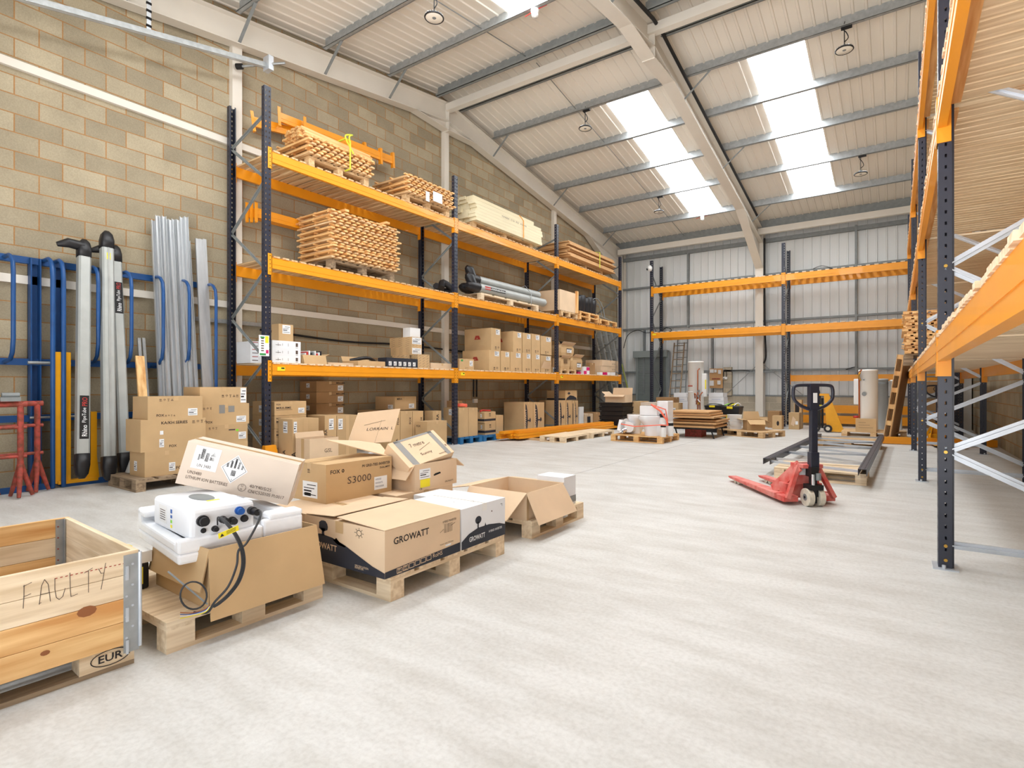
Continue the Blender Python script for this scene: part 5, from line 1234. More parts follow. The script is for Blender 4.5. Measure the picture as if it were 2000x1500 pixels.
for y, s_ in ((cy1, 1),):
    mb = MB(); w = .045
    mb.box(X1, X1+.003, y-.045, y+.012, zb-.035, zt_-.015, 'galv'); mb.box(X1-.05, X1+.003, y+.01, y+.014, zb-.02, zt_-.005, 'galv')
    mb.tube([(X1+.006, y+.014, zb-.02), (X1+.006, y+.014, zt_-.01)], .007, 'zinc', 8)
    for i in range(8): mb.cyl((X1+.003, y-.035+.022*(i % 2), zb+.03+i*.045), (X1+.006, y-.035+.022*(i % 2), zb+.03+i*.045), .005, 'zinc', 6)
    for i in range(9): mb.box(X1-.03, X1-.02, y+.0145, y+.0155, zb+.02+i*.042, zb+.027+i*.042, 'hole')
    for z in (zb+.13, zb+.31, zb-.01): mb.box(X1+.003, X1+.009, y-.038, y-.028, z-.03, z+.03, 'zinc')
    mb.build('corner_hinge', cr)
mb = MB(); mb.box(X0+bt, X0+bt+.03, cy1-.018, cy1-.014+.0, zb, zt_-.005, 'galv'); mb.box(X0+bt, X0+bt+.003, cy1-.05, cy1-.014, zb, zt_-.005, 'galv')
for i in range(6): mb.cyl((X0+bt+.003, cy1-.04, .16+i*.06), (X0+bt+.006, cy1-.04, .16+i*.06), .004, 'rust_red', 6)
mb.build('corner_hinge', cr)
cr.rotation_euler = (0, 0, -.04); cr.location.x -= .024; cr.location.y += .02; t.rotation_euler = (0, 0, math.pi/2-.04); t.location.x -= .024; t.location.y += .02
# pallet two with inverter, foam and open carton
pallet('solid-topped pallet under the opened inverter carton', -3.26, 1.51, .80, 1.0, math.pi/2, 0, 'pale', solid=True)
BX0, BX1, BY0, BY1 = -3.34, -2.74, 1.29, 1.86
ob = obox('opened tan carton holding white foam and an inverter, front flap hanging over the pallet', (BX0+BX1)/2, (BY0+BY1)/2, PZ, BX1-BX0, BY1-BY0, .29, rz=-.02,
     flaps=[('+x', 2.97, .33, -.015), ('-y', 2.95, .2)])
mb = MB()
for c in (.12, .17, .22): mb.box(.302+.028, .3035+.03, -.0+c, c+.003, -.02, .27, 'card_pale')
# white foam tray
fm = lroot('foam_tray', 'white moulded foam tray sitting in the opened carton around the inverter', 'packing foam', (-3.18, 1.545, .362), (0, 0, -.14))
mb = MB(); a, b = .375, .30; mb.box(-a, a, -b, b, 0, .05, 'foam')
mb.box(-a, -a+.06, -b, b, .05, .17, 'foam'); mb.box(a-.05, a, -b, b*.3, .05, .12, 'foam'); mb.box(a-.05, a, b*.3, b, .05, .145, 'foam'); mb.box(-a+.06, a-.05, -b, -b+.06, .05, .1, 'foam'); mb.box(-a+.06, a-.05, b-.07, b, .05, .15, 'foam')
mb.box(-a+.0, -a+.14, -b, -b+.12, .13, .165, 'foam'); mb.box(a-.1, a, b-.18, b, .14, .175, 'foam')
mb.build('tray', fm, bevel=.012)
iv = lroot('inverter', 'white inverter with cables plugged into its front, sitting in the foam tray', 'inverter', (-3.12, 1.43, .462), (0, 0, -.1))
mb = MB(); a, b, h = .28, .15, .155; mb.box(-a, a, -b, b, 0, h, 'card_white'); mb.build('case', iv, bevel=.02)
mb = MB(); mb.loft([(-.02, 0, h, .12, .05), (-.02, 0, h+.003, .115, .047)], 'galv_dull', 20, 2); mb.build('display', iv)
mb = MB(); mb.box(.1, .12, -.02, .04, h, h+.0015, 'label_yellow'); mb.box(-a-.002, -a, -.05, .05, .04, .12, 'label'); mb.box(-.18, -.06, -b-.0015, -b, .035, .125, 'paper'); [mb.box(-.16, -.08, -b-.002, -b-.0015, .05+i*.012, .054+i*.012, 'ink_soft') for i in range(5)]
mb.box(.0, .02, -b-.002, -b, .1, .12, 'blue_dot'); mb.box(.0, .02, -b-.002, -b, .075, .09, 'blue_dot'); mb.box(.0, .02, -b-.002, -b, .05, .065, 'lime'); mb.box(.0, .02, -b-.002, -b, .025, .04, 'label_yellow'); mb.build('stickers', iv)
def plug(y, z, r, l, m='plastic_black', nm='connector'):
    mb = MB(); mb.cyl((a, y, z), (a+l*.4, y, z), r*1.25, m, 14); mb.cyl((a+l*.4, y, z), (a+l, y, z), r, m, 14); return mb.build(nm, iv)
plug(-.1, .095, .022, .04); plug(-.095, .045, .01, .012); plug(-.045, .045, .012, .03); plug(-.01, .085, .014, .05); plug(.035, .07, .016, .04); plug(.07, .115, .017, .035, 'blue_dot'); plug(.095, .07, .015, .02); plug(.13, .105, .017, .08)
def W_(p): return p
OFF['dummy'] = Vector((0, 0, 0))
def icable(label, pts, r, m='cable'):
    mb = MB(); mb.tube(smooth_path(pts, 8), r, m, 8); return tag(mb.build('inverter_cable'), label, 'cable', 'cables of the white inverter')
fx = -2.70+.0
def q3(u, v, X): y = Yx(u, X); return (X, y, Zx(u, v, X))
icable('thick black cable looping from the right-hand plug of the inverter down to the pallet', [(-2.79, 1.545, .565), q3(509, 1000, -2.7), q3(505, 1018, -2.66), q3(482, 1060, -2.62), q3(466, 1075, -2.6), q3(462, 1105, -2.6), q3(446, 1145, -2.58), q3(420, 1175, -2.62), q3(405, 1196, -2.66), q3(378, 1196, -2.7)], .0055)
for i in range(3):
    d = i*3.0
    icable(['outer', 'middle', 'inner'][i]+' thin cable hanging from the left-hand plugs of the inverter', [(-2.82, 1.36+.03*i, .53), q3(426+d, 1010, -2.72), q3(440+d, 1022, -2.66), q3(458+d, 1046, -2.62), q3(470+d, 1075, -2.6), q3(472+d, 1105, -2.6), q3(463+d, 1135, -2.6), q3(445+d, 1160, -2.6), q3(425+d, 1178, -2.62), q3(412+d, 1186, -2.64)], .0035)
mb = MB(); p = q3(447, 1043, -2.58); mb.hexa([Vector(p)+Vector(v) for v in ((0, -.045, -.012), (.002, -.045, -.012), (.002, .045, .008), (0, .045, .008), (0, -.048, .012), (.002, -.048, .012), (.002, .042, .032), (0, .042, .032))], 'label_yellow')
mb.add([Vector(p)+Vector(v) for v in ((.003, -.04, -.006), (.003, -.022, -.002), (.003, -.033, .01))], [(0, 1, 2)], 'ink')
for i in range(3): mb.add([Vector(p)+Vector(v) for v in ((.003, -.012, .002+i*.006), (.003, .03, .011+i*.006), (.003, .03, .013+i*.006), (.003, -.012, .004+i*.006))], [(0, 1, 2, 3)], 'ink')
tag(mb.build('cable_tag'), 'yellow warning tag on the inverter cables', 'tag')
mb = MB(); lp = [q3(378+26*math.cos(t*.32), 1163+27*math.sin(t*.32), -2.68+.001*t) for t in range(40)]
mb.tube(lp, .004, 'cable', 6); tag(mb.build('cable_coil'), 'small coil of thin grey cable hanging on the front of the opened carton', 'cable coil')
for i, m in enumerate(('copper', 'blue_dot', 'white', 'label_yellow')):
    mb = MB(); mb.tube(smooth_path([q3(410, 1182+i, -2.64), q3(400, 1190+i*2, -2.66), q3(375, 1197+i*2, -2.68), q3(352, 1196+i*4, -2.68)]), .002, m, 5); tag(mb.build('wire_tail'), ['brown', 'blue', 'white', 'yellow'][i]+' bare wire tail at the cable end on the pallet', 'wire', 'wire tails')
tag(MB().tube([q3(328, 1116, -2.74), q3(405, 1180, -2.66)], .004, 'galv_dull', 6).build('grey_rod'), 'thin grey wire sticking out left of the cable coil', 'wire')
# cream and black battery case between crate and pallet two
bt_ = lroot('battery_case', 'cream-topped black battery case with a yellow label, half hidden behind the crate', 'battery', (-3.44, 1.165, PZ), (0, 0, 0))
mb = MB(); mb.box(-.12, .12, -.09, .09, 0, .14, 'plastic_black'); mb.build('base', bt_, bevel=.01)
mb = MB(); mb.box(-.125, .125, -.1, .1, .14, .2, 'cream'); mb.box(-.0, .08, -.06, .05, .2, .204, 'plastic_black'); mb.box(-.1, -.04, -.02, .07, .2, .202, 'label_yellow'); mb.build('lid', bt_, bevel=.012)
mb = MB(); mb.box(.12, .122, -.08, .06, .03, .12, 'label_yellow'); mb.build('label_plate', bt_)
# pallet three and its cartons
pallet('pale pallet under the tree-printed cartons', -2.97, 2.61, 1.18, 1.06, 0, 0, 'pale')
def arc(x0, x1, pts): return pts
GL = [('p', '-y', [(0.0, 0), (1, 0), (1, .12), (.86, .2), (.7, .34), (.52, .5), (.36, .6), (.2, .63), (.08, .58), (0, .48)], 'navy_print'),
      ('p', '-y', [(.215, .6), (.255, .6), (.25, .7), (.275, .78), (.245, .76), (.24, .8), (.225, .76), (.19, .79), (.22, .7)], 'navy_print'),
      ('p', '-y', [(.238+.062*math.cos(t*.52)*(1+.1*math.sin(t*3)), .82+.13*math.sin(t*.52)*(1+.08*math.cos(t*3.5))) for t in range(12)], 'navy_print'),
      ('t', '-y', .06, .3, .038, 'GROWATT', 'card_pale'), ('t', '-y', .65, .1, .012, 'SPECIFICATION', 'card_pale'), ('t', '-y', .65, .06, .012, 'INVERTER', 'card_pale'),
      ('r', '-y', .4, .74, .5, 1.0, 'tape'), ('p', '-y', [(.37, .56), (.4, .66), (.5, .5), (.54, .48), (.52, .45), (.42, .48)], 'card_pale'),
      ('p', '-y', [(.39, .57), (.41, .62), (.46, .53), (.44, .5)], 'hole')]
sun_ = [('s', '-y', [(.7+.03*math.cos(t*.63), .84+.06*math.sin(t*.63)) for t in range(11)], .003, 'ink')]+[('s', '-y', [(.7+.04*math.cos(t*.785), .84+.08*math.sin(t*.785)), (.7+.055*math.cos(t*.785), .84+.11*math.sin(t*.785))], .003, 'ink') for t in range(8)]
GR = [('p', '+x', [(0, 0), (1, 0), (1, .22), (0, .14)], 'navy_print'), ('t', '+x', .1, .66, .04, 'GROWATT', 'ink'), ('t', '+x', .74, .8, .014, 'HYBRID INVERTER', 'ink_soft', .2)]
GR += [('t', '+x', .76, .74-.035*i, .008, 'MAC 30KTL3-X', 'ink_soft') for i in range(6)]+[('s', '+x', [(.7, .6), (.75, .66)], .002, 'ink'), ('s', '+x', [(.86, .7), (.92, .74)], .002, 'ink')]
GR += [('t', '+x', .7, .3, .008, 'PLEASE OPEN THIS BOX', 'ink_soft'), ('r', '+x', .78, .24, .86, .28, 'label')]
GR += [('bx', '+x', .14+.075*i, .03+.008*i, .2+.075*i, .13+.008*i, 'card_pale') for i in range(6)]+[('i', '+x', .15, .045, .026, 1, 'card_pale'), ('i', '+x', .225, .055, .026, 1, 'card_pale')]+[('t', '+x', .6, .08, .026, 'RoHS', 'card_pale')]
GR += [('s', '+z', [(.5+.2*math.cos(t*.35), .35+.18*math.sin(t*.35)) for t in range(19)], .002, 'ink_soft'), ('r', '+z', .0, .48, 1, .56, 'tape')]
TZ = .412; gh = TZ-PZ
cbox('big tan carton printed GROWATT with a dark hill and tree, front left of its pallet', -2.735, 2.34, PZ, .73, .62, gh, P=GL+sun_+GR, m='card_pale', tape=None, bevel=.004)
# raised lid flaps
fl = MB(); fl.slab((-3.1, 2.03, TZ+.001), (-2.82, 2.03, TZ+.022), (-2.85, 2.65, TZ+.016), (-3.1, 2.65, TZ+.001), .004, 'card_pale'); fl.slab((-2.8, 2.035, TZ+.018), (-2.37, 2.03, TZ+.001), (-2.37, 2.65, TZ+.001), (-2.82, 2.65, TZ+.016), .004, 'card_pale')
fo = fl.build('lid_flap', loc=(0, 0, 0)); bxo = [o for o in COL.objects if o.get('label', '').startswith('big tan carton printed')][0]; fo.parent = bxo; fo.matrix_parent_inverse = Matrix.Translation(-Vector(bxo.location))
GWh = [('p', '+x', [(0, 0), (1, 0), (1, .28), (.85, .36), (.6, .42), (.35, .42), (.15, .34), (0, .2)], 'navy_print'), ('t', '+x', .16, .13, .033, 'GROWATT', 'label', .35), ('t', '+x', .6, .2, .016, 'HYBRID INVERTER', 'label', .32),
       ('r', '+x', .34, .4, .37, .58, 'navy_print'), ('p', '+x', [(.36+.07*math.cos(t*.52), .62+.1*math.sin(t*.52)) for t in range(12)], 'navy_print'), ('p', '+x', [(.5, .41), (.52, .5), (.54, .41)], 'navy_print'), ('s', '+x', [(.88, .86), (.92, .86), (.92, .8)], .003, 'ink'), ('r', '+x', .66, .72, .68, .76, 'ink_soft'),
       ('s', '+z', [(.4+.15*math.cos(t*.35), .3+.14*math.sin(t*.35)) for t in range(19)], .002, 'ink_soft')]
cbox('white carton printed GROWATT with a black hill and tree, front right of its pallet', -2.615, 2.90, PZ, .49, .47, gh, P=GWh, m='card_white', tape='x', tm='white', bevel=.004)
cbox('plain white carton behind the white tree-printed carton', -2.95, 3.01, PZ, .16, .28, gh-.01, m='card_white', tape=None)
SUN2 = [('s', '+x', [(.6+.03*math.cos(t*.63), .7+.08*math.sin(t*.63)) for t in range(11)], .003, 'ink')]
cbox('tan carton behind the tree-printed one, under the FOX inverter carton', -3.32, 2.34, PZ, .42, .62, gh, P=[('r', '-y', .6, .3, .9, .5, 'ink_soft')], m='card_pale')
cbox('tan carton with a small sun mark under the opened white-foam carton', -3.31, 3.03, PZ, .5, .60, gh, P=SUN2, m='card_pale')
# FOX carton
PX = [('t', '+x', .06, .74, .028, 'FOX', 'ink'), ('s', '+x', [(.235+.014*math.cos(t*.63), .79+.035*math.sin(t*.63)) for t in range(11)], .005, 'ink'),
      ('t', '+x', .52, .8, .02, 'PV GRID-TIED INVERTER', 'ink', .45), ('t', '+x', .8, .7, .014, 'DUAL-MPPT', 'ink', .17), ('t', '+x', .3, .42, .05, 'S3000', 'ink_soft', .36),
      ('r', '+x', .71, .12, .92, .48, 'label'), ('t', '+x', .73, .38, .014, 'H9500', 'ink_blue'), ('t', '+x', .73, .28, .014, 'HH5675', 'ink_blue'), ('t', '+x', .73, .18, .014, 'F0010000', 'ink_blue'),
      ('l', '-y', .3, .1, .75, .52), ('r', '-y', .35, .14, .55, .22, 'green'), ('i', '-y', .45, .75, .03, 1), ('s', '+z', [(.2, .5), (.35, .52), (.5, .45), (.66, .5)], .002, 'ink_soft'), ('s', '+z', [(.25, .4), (.4, .42), (.6, .38)], .002, 'ink_soft')]
cbox('brown carton marked FOX PV GRID-TIED INVERTER with S3000 handwritten on it', -3.247-.19, 2.56, TZ, .38, .575, .268, P=PX, tape='y', bevel=.003)
# lithium battery carton, tilted
Lb, Hb, Wb = .60, .245, .26
yaw = math.atan2(.76, .65)      # long axis on plan
base = Vector((-3.0, 1.84, .515))
ex = Vector((.65, .76, 0)).normalized(); tilt = math.radians(-15.5)
ex3 = (ex*math.cos(tilt)+Vector((0, 0, 1))*math.sin(tilt)).normalized()
nrm = Vector((ex.y, -ex.x, 0)); up3 = nrm.cross(ex3)*-1
if up3.z < 0: up3 = -up3
# local frame of cbox: +x face toward nrm, +y along ex3
M = Matrix((nrm, ex3, up3)).transposed(); rot = M.to_euler()
cen = base-ex3*Lb/2-nrm*Wb/2
PL = [('r', '+x', .08, .42, .3, .95, 'label'), ('r', '+x', .14, .66, .17, .9, 'ink'), ('r', '+x', .18, .62, .21, .82, 'ink'), ('r', '+x', .12, .62, .135, .76, 'ink'), ('r', '+x', .22, .66, .26, .74, 'ink'), ('p', '+x', [(.22, .76), (.245, .86), (.27, .76)], 'ink'), ('t', '+x', .13, .47, .018, 'UN 3480', 'ink_soft', .12),
      ('p', '+x', [(.33, .58), (.45, .92), (.57, .58), (.45, .24)], 'label'), ('s', '+x', [(.345, .58), (.45, .88), (.555, .58), (.45, .28), (.345, .58)], .002, 'ink')]
for i in range(5): a_ = .385+i*.0325; tt = .60+(.26-abs(a_-.45)*2.4)*.9; PL.append(('r', '+x', a_-.009, .6, a_+.009, max(.64, tt), 'ink'))
PL += [('r', '+x', .43, .42, .47, .55, 'ink'), ('r', '+x', .448, .31, .453, .35, 'ink'), ('t', '+x', .07, .28, .018, 'UN3480', 'ink_soft', .12), ('t', '+x', .07, .16, .018, 'LITHIUM ION BATTERIES', 'ink_soft', .36),
       ('s', '+x', [(.56+.035*math.cos(t*.52), .2+.085*math.sin(t*.52)) for t in range(13)], .002, 'ink_soft'), ('t', '+x', .55, .22, .012, 'U', 'ink_soft'), ('t', '+x', .55, .14, .01, 'n', 'ink_soft'),
       ('t', '+x', .62, .24, .018, '40/Y40/S/25', 'ink_soft', .2), ('t', '+x', .62, .12, .018, 'CN/C520105 PI:0017', 'ink_soft', .33), ('r', '+y', .1, .3, .25, .8, 'label')]
cbox('pale carton marked UN3480 LITHIUM ION BATTERIES lying tilted over the inverter and the FOX carton', cen.x, cen.y, cen.z, Wb, Lb, Hb, rot=rot, P=PL, m='card_pink', tape='y', bevel=.003)
# opened carton with foam and raised lid
o1 = obox('opened tan carton with a yellow label, lid flaps up, white foam inside', -3.355, 3.15, TZ+.0, .58, .47, .205, m='card_pale', flaps=[('-y', 2.6, .13, .03), ('+y', 2.2, .12)],
          P=[('l', '+x', .1, .42, .35, .8), ('r', '+x', .12, .1, .34, .4, 'label_yellow'), ('t', '+x', .1, .02, .016, 'CB', 'ink'), ('p', '+x', [(.42, .5), (.46, .55), (.58, .58), (.6, .52), (.5, .48), (.44, .46)], 'hole'), ('t', '+x', .7, .12, .014, 'GROWATT', 'ink_soft')])
mb = MB(); mb.box(-3.62, -3.1, 2.95, 3.35, TZ+.03, TZ+.215, 'foam'); mb.box(-3.62, -3.2, 2.93, 3.3, TZ+.215, TZ+.262, 'foam'); mb.box(-3.4, -3.24, 3.0, 3.1, TZ+.262, TZ+.264, 'ink'); tag(mb.build('foam_block', bevel=.01), 'white foam block inside the opened carton with the yellow label', 'packing foam')
# big raised lid flap carrying handwriting
def pt(u, v, X): y = Yx(u, X); return Vector((X, y, Zx(u, v, X)))
A, B, C, D = pt(678, 869, -3.62), pt(764, 862, -3.6), pt(782, 798, -3.72), None
D = A+(C-B)*.9
mb = MB(); mb.slab(A, B, C, D, -.006, 'card_pale'); ux = (B-A).normalized(); uy = (D-A).normalized(); nn = ux.cross(uy)
mb.text('LORRAIN  L', A+ux*.14+uy*.13+nn*.002, ux, uy, .03, 'ink', .27); mb.stroke([(.1, .19), (.3, .235)], A+nn*.002, ux, uy, .003, 'ink'); mb.stroke([(.26, .0), (.26, .24)], A+nn*.0015, ux, uy, .002, 'card_mark')
fo = mb.build('lid_flap', loc=(0, 0, 0)); fo.parent = o1; fo.matrix_parent_inverse = Matrix.Translation(-Vector(o1.location))
A, B, C, D = pt(636, 860, -3.5), pt(762, 893, -3.3), pt(742, 868, -3.55), pt(700, 862, -3.62)
mb = MB(); mb.slab(A, B, C, D, .006, 'card_pale'); fo = mb.build('lid_flap', loc=(0, 0, 0)); fo.parent = o1; fo.matrix_parent_inverse = Matrix.Translation(-Vector(o1.location))
# small taped carton leaning on top: face corners from the photograph, given depth
TL, TR, BR, BL = pt(758, 866, -3.3), pt(852, 839, -3.28), pt(881, 883, -3.06), pt(799, 915, -3.08)
ux = (TR-TL+BR-BL).normalized(); wv = ((TR-TL).length+(BR-BL).length)/2; uy = (TL-BL+TR-BR); hv = uy.length/2; uy = (uy-ux*uy.dot(ux)).normalized(); nn = ux.cross(uy)
if nn.x < 0: nn = -nn
cen = (TL+TR+BL+BR)/4; dp = .12
M = Matrix((nn, ux, uy)).transposed(); bs = cen-nn*dp/2-uy*hv/2
SM = [('r', '+x', .1, 0, .22, 1, 'tape_grey'), ('r', '+x', .84, 0, .93, 1, 'tape_grey'), ('r', '+x', .1, .93, .93, 1, 'tape_grey'), ('t', '+x', .32, .62, .04, '7 metre', 'ink_soft', .3), ('s', '+x', [(.42, .45), (.72, .6)], .003, 'ink_soft'), ('t', '+x', .38, .22, .035, 'Sunny', 'ink_soft', .24), ('t', '+x', .7, .08, .012, 'INVERTER', 'ink_soft'), ('i', '+x', .94, .3, .02, 1, 'ink')]
cbox('small carton edged with grey tape and handwriting, leaning on top of the opened carton', bs.x, bs.y, bs.z, dp, wv, hv, rot=M.to_euler(), P=SM, m='card_pale', tape=None, bevel=.002)
# pallet four: open carton and white case
pallet('pale pallet under the wide-open tan carton, farthest of the front row', -2.98, 3.98, .85, 1.12, math.pi/2, 0, 'pale')
o4 = obox('wide-open tan carton with large flaps folded outwards, on the farthest front pallet', -2.76, 3.82, PZ, .6, .56, .22, m='card_pale', flaps=[('+x', 2.62, .27, -.02), ('-y', 2.35, .27, .06), ('-x', 1.75, .26, .03), ('+y', 1.7, .1)], P=[('r', '+x', 0, 0, .06, 1, 'tape')])
tag(MB().box(-3.02, -2.62, 3.62, 3.95, PZ+.01, PZ+.12, 'foam').build('foam_block', bevel=.01), 'white foam slab lying inside the wide-open carton', 'packing foam')
mb = MB(); mb.box(-2.75, -2.46, 4.12, 4.33, PZ, PZ+.26, 'card_white'); mb.box(-2.459, -2.457, 4.2, 4.33, PZ+.02, PZ+.08, 'galv_dull'); tag(mb.build('white_case', bevel=.006), 'white case standing behind the wide-open carton', 'case')
# ---------------------------------------------------------------- lamps and ceiling fittings
def highbay(label, u, v, y, hooky):
    x, z = onY(u, v, y); zt = zpur(y)
    r = lroot('high_bay_lamp', label, 'ceiling lamp', (x, y, z), group='round high-bay lamps under the roof')
    mb = MB(); mb.lathe([(.001, .03), (.17, .03), (.205, .02), (.215, 0), (.2, -.015), (.187, -.012), (.186, .004), (.001, .004)], (0, 0, 0), 'plastic_black', 28); mb.lathe([(.06, .03), (.055, .12), (.001, .13)], (0, 0, 0), 'galv_dull', 16)
    for k in range(20):
        a = k*math.pi/10; mb.box(-.008, .008, 0, 0, 0, 0, 'galv') if 0 else mb.bar((.08*math.cos(a), .08*math.sin(a), .05), (.2*math.cos(a), .2*math.sin(a), .03), .006, .03, 'galv')
    sc = (.7, .7, .7); mb.build('housing', r).scale = sc
    MB().lathe([(.001, -.006), (.04, -.008), (.045, -.002)], (0, 0, 0), 'galv_dull', 20).build('centre_cap', r).scale = sc
    MB().lathe([(.045, -.004), (.185, -.006), (.19, 0), (.05, .01)], (0, 0, 0), 'lamp_lens', 28).build('lens', r).scale = sc
    mb = MB(); mb.tube([(0, 0, .08), (0, 0, zt-z)], .008, 'black', 6); mb.tube(smooth_path([(0, 0, .14), (.06, 0, .2), (.03, 0, .3), (-.02, 0, .38), (.01, 0, .5), (.0, 0, zt-z)]), .008, 'black', 6); mb.build('cable', r)
    MB().box(-.05, .12, -.03, .03, zt-z-.03, zt-z+.02, 'black').build('junction_box', r)
highbay('round high-bay lamp hanging highest, at the top of the picture left of the roof frame', 848, 35, 5.97, 0)
highbay('round high-bay lamp left of the upper end of the left roof light', 1143, 251, 10.83, 0)
highbay('round high-bay lamp farthest back, below left of the left roof light', 1287, 414, 15.28, 0)
highbay('round high-bay lamp at upper right, beside the right roof light', 1649, 98, 10.83, 0)
highbay('round high-bay lamp at right, level with the lower end of the right roof light', 1681, 340, 15.28, 0)
for lab, u, v, y in (('white roof sensor with red cable near the top of the picture', 1045, 22, 7.45), ('white roof sensor below the end of the left roof light', 1372, 419, 17.0)):
    x, z = onY(u, v, y); r = lroot('roof_sensor', lab, 'sensor', (x, y, zpur(y)-.1)); MB().lathe([(.001, -.03), (.05, -.02), (.06, .02), (.05, .04), (.07, .06), (.07, .1)], (0, 0, 0), 'white', 16).build('dome', r)
    MB().tube([(-.2, 0, .06), (0, 0, .09), (.22, .02, .11)], .008, 'red', 6).build('red_cable', r)
r = lroot('security_camera', 'white dome camera fixed on the first post of the back rack', 'camera', (BX[0]-.02, BY-.09, onY(1270, 526, BY)[1]))
MB().lathe([(.001, -.09), (.06, -.07), (.085, -.02), (.085, .04), (.06, .08), (.001, .09)], (0, 0, 0), 'white', 18).build('body', r); MB().cyl((-.06, -.06, -.02), (-.075, -.075, -.03), .035, 'black', 14).build('lens', r); MB().box(-.02, .02, 0, .09, -.02, .12, 'white').build('bracket', r)

# ---------------------------------------------------------------- pallet truck
def truck(label, x, y, rz, m='red_steel', hm='navy', wheel='nylon', hand=True, s=1.0, group=None):
    """local: forks run along -x, handle at +x end; origin at steering wheel on floor"""
    r = lroot('pallet_truck', label, 'pallet truck', (x, y, 0), (0, 0, rz), group)
    for sy in (-1, 1):
        yc = sy*.2; mb = MB()
        mb.hexa([(-1.42, yc-.05, .045), (-.3, yc-.08, .03), (-.3, yc+.08, .03), (-1.42, yc+.05, .045), (-1.42, yc-.05, .075), (-.3, yc-.08, .09), (-.3, yc+.08, .09), (-1.42, yc+.05, .075)], m)
        mb.hexa([(-1.5, yc-.03, .05), (-1.42, yc-.05, .045), (-1.42, yc+.05, .045), (-1.5, yc+.03, .05), (-1.5, yc-.03, .062), (-1.42, yc-.05, .075), (-1.42, yc+.05, .075), (-1.5, yc+.03, .062)], m)
        mb.box(-.3, -.06, yc-.08, yc+.08, .03, .09, m); fk = mb.build('fork', r, bevel=.006)
        for k in (0, .09): MB().cyl((-1.3+k, yc-.03, .037), (-1.3+k, yc+.03, .037), .036, wheel, 14).build('load_roller', fk)
        mb = MB(); mb.bar((-.42, yc, .09), (-.08, sy*.1, .40), .12, .02, m, (0, 1, 0)); mb.bar((-.1, sy*.1, .4), (-.04, yc+sy*.05, .07), .05, .04, m, (0, 1, 0)); mb.build('fork_brace', r)
    mb = MB(); mb.box(-.3, -.16, -.2, .2, .05, .2, m); mb.box(-.2, -.1, -.13, .13, .2, .42, m); mb.box(-.16, .0, -.11, .11, .38, .42, m); mb.box(-.25, -.21, -.3, .3, .06, .1, m); mb.build('carriage', r, bevel=.006)
    MB().box(-.098, -.095, -.09, .03, .3, .37, 'label').build('sticker', r)
    mb = MB(); mb.cyl((0, 0, .1), (0, 0, .2), .055, 'black', 14); mb.cyl((0, 0, .2), (0, 0, .34), .038, 'black', 14); mb.cyl((0, .0, .34), (0, 0, .42), .02, 'chrome', 12); mb.cyl((.05, -.03, .18), (.05, -.03, .33), .018, 'chrome', 10); mb.box(-.06, .07, -.07, .07, .17, .22, 'black'); mb.box(-.05, .05, -.05, .03, .3, .4, 'plastic_black'); mb.cyl((.06, .02, .27), (.06, .02, .34), .026, 'galv_dull', 10); mb.build('hydraulic_pump', r)
    for sy in (-1, 1):
        w = MB(); w.cyl((0, sy*.03, .09), (0, sy*.085, .09), .09, wheel, 26); w.cyl((0, sy*.084, .09), (0, sy*.088, .09), .035, 'galv_dull', 14); w.cyl((0, sy*.088, .09), (0, sy*.092, .09), .014, 'black', 8); w.build('steer_wheel', r, bevel=.006)
    MB().box(-.02, .02, -.028, .028, .03, .18, 'black').build('wheel_fork', r)
    mb = MB(); mb.box(-.03, .04, -.045, .045, .36, .55, hm); mb.box(-.022, .03, -.034, .034, .5, 1.08, hm); mb.build('tiller', r, bevel=.006)
    mb = MB(); mb.box(-.03, .036, -.045, .045, .98, 1.24, hm)
    lp = [(0, -.06, 1.23), (0, -.17, 1.225), (0, -.205, 1.2), (0, -.21, 1.12), (0, -.19, 1.07), (0, -.13, 1.02), (0, -.04, .985), (0, .04, .985), (0, .13, 1.02), (0, .19, 1.07), (0, .21, 1.12), (0, .205, 1.2), (0, .17, 1.225), (0, .06, 1.23)]
    mb.tube(smooth_path(lp+[(0, -.06, 1.23)], 4), .017, hm, 10); mb.tube(smooth_path([(.0, .05, 1.2), (-.02, .08, 1.15), (-.03, .04, 1.1)]), .006, 'plastic_black', 6); mb.build('grab_handle', r)
    MB().box(.037, .038, -.022, .022, 1.05, 1.15, 'label').build('handle_sticker', r)
    return r
wx, wy = onZ(1588, 988, 0)
truck('red and navy pallet truck standing on the open floor', wx, wy, math.radians(-52), group=None)
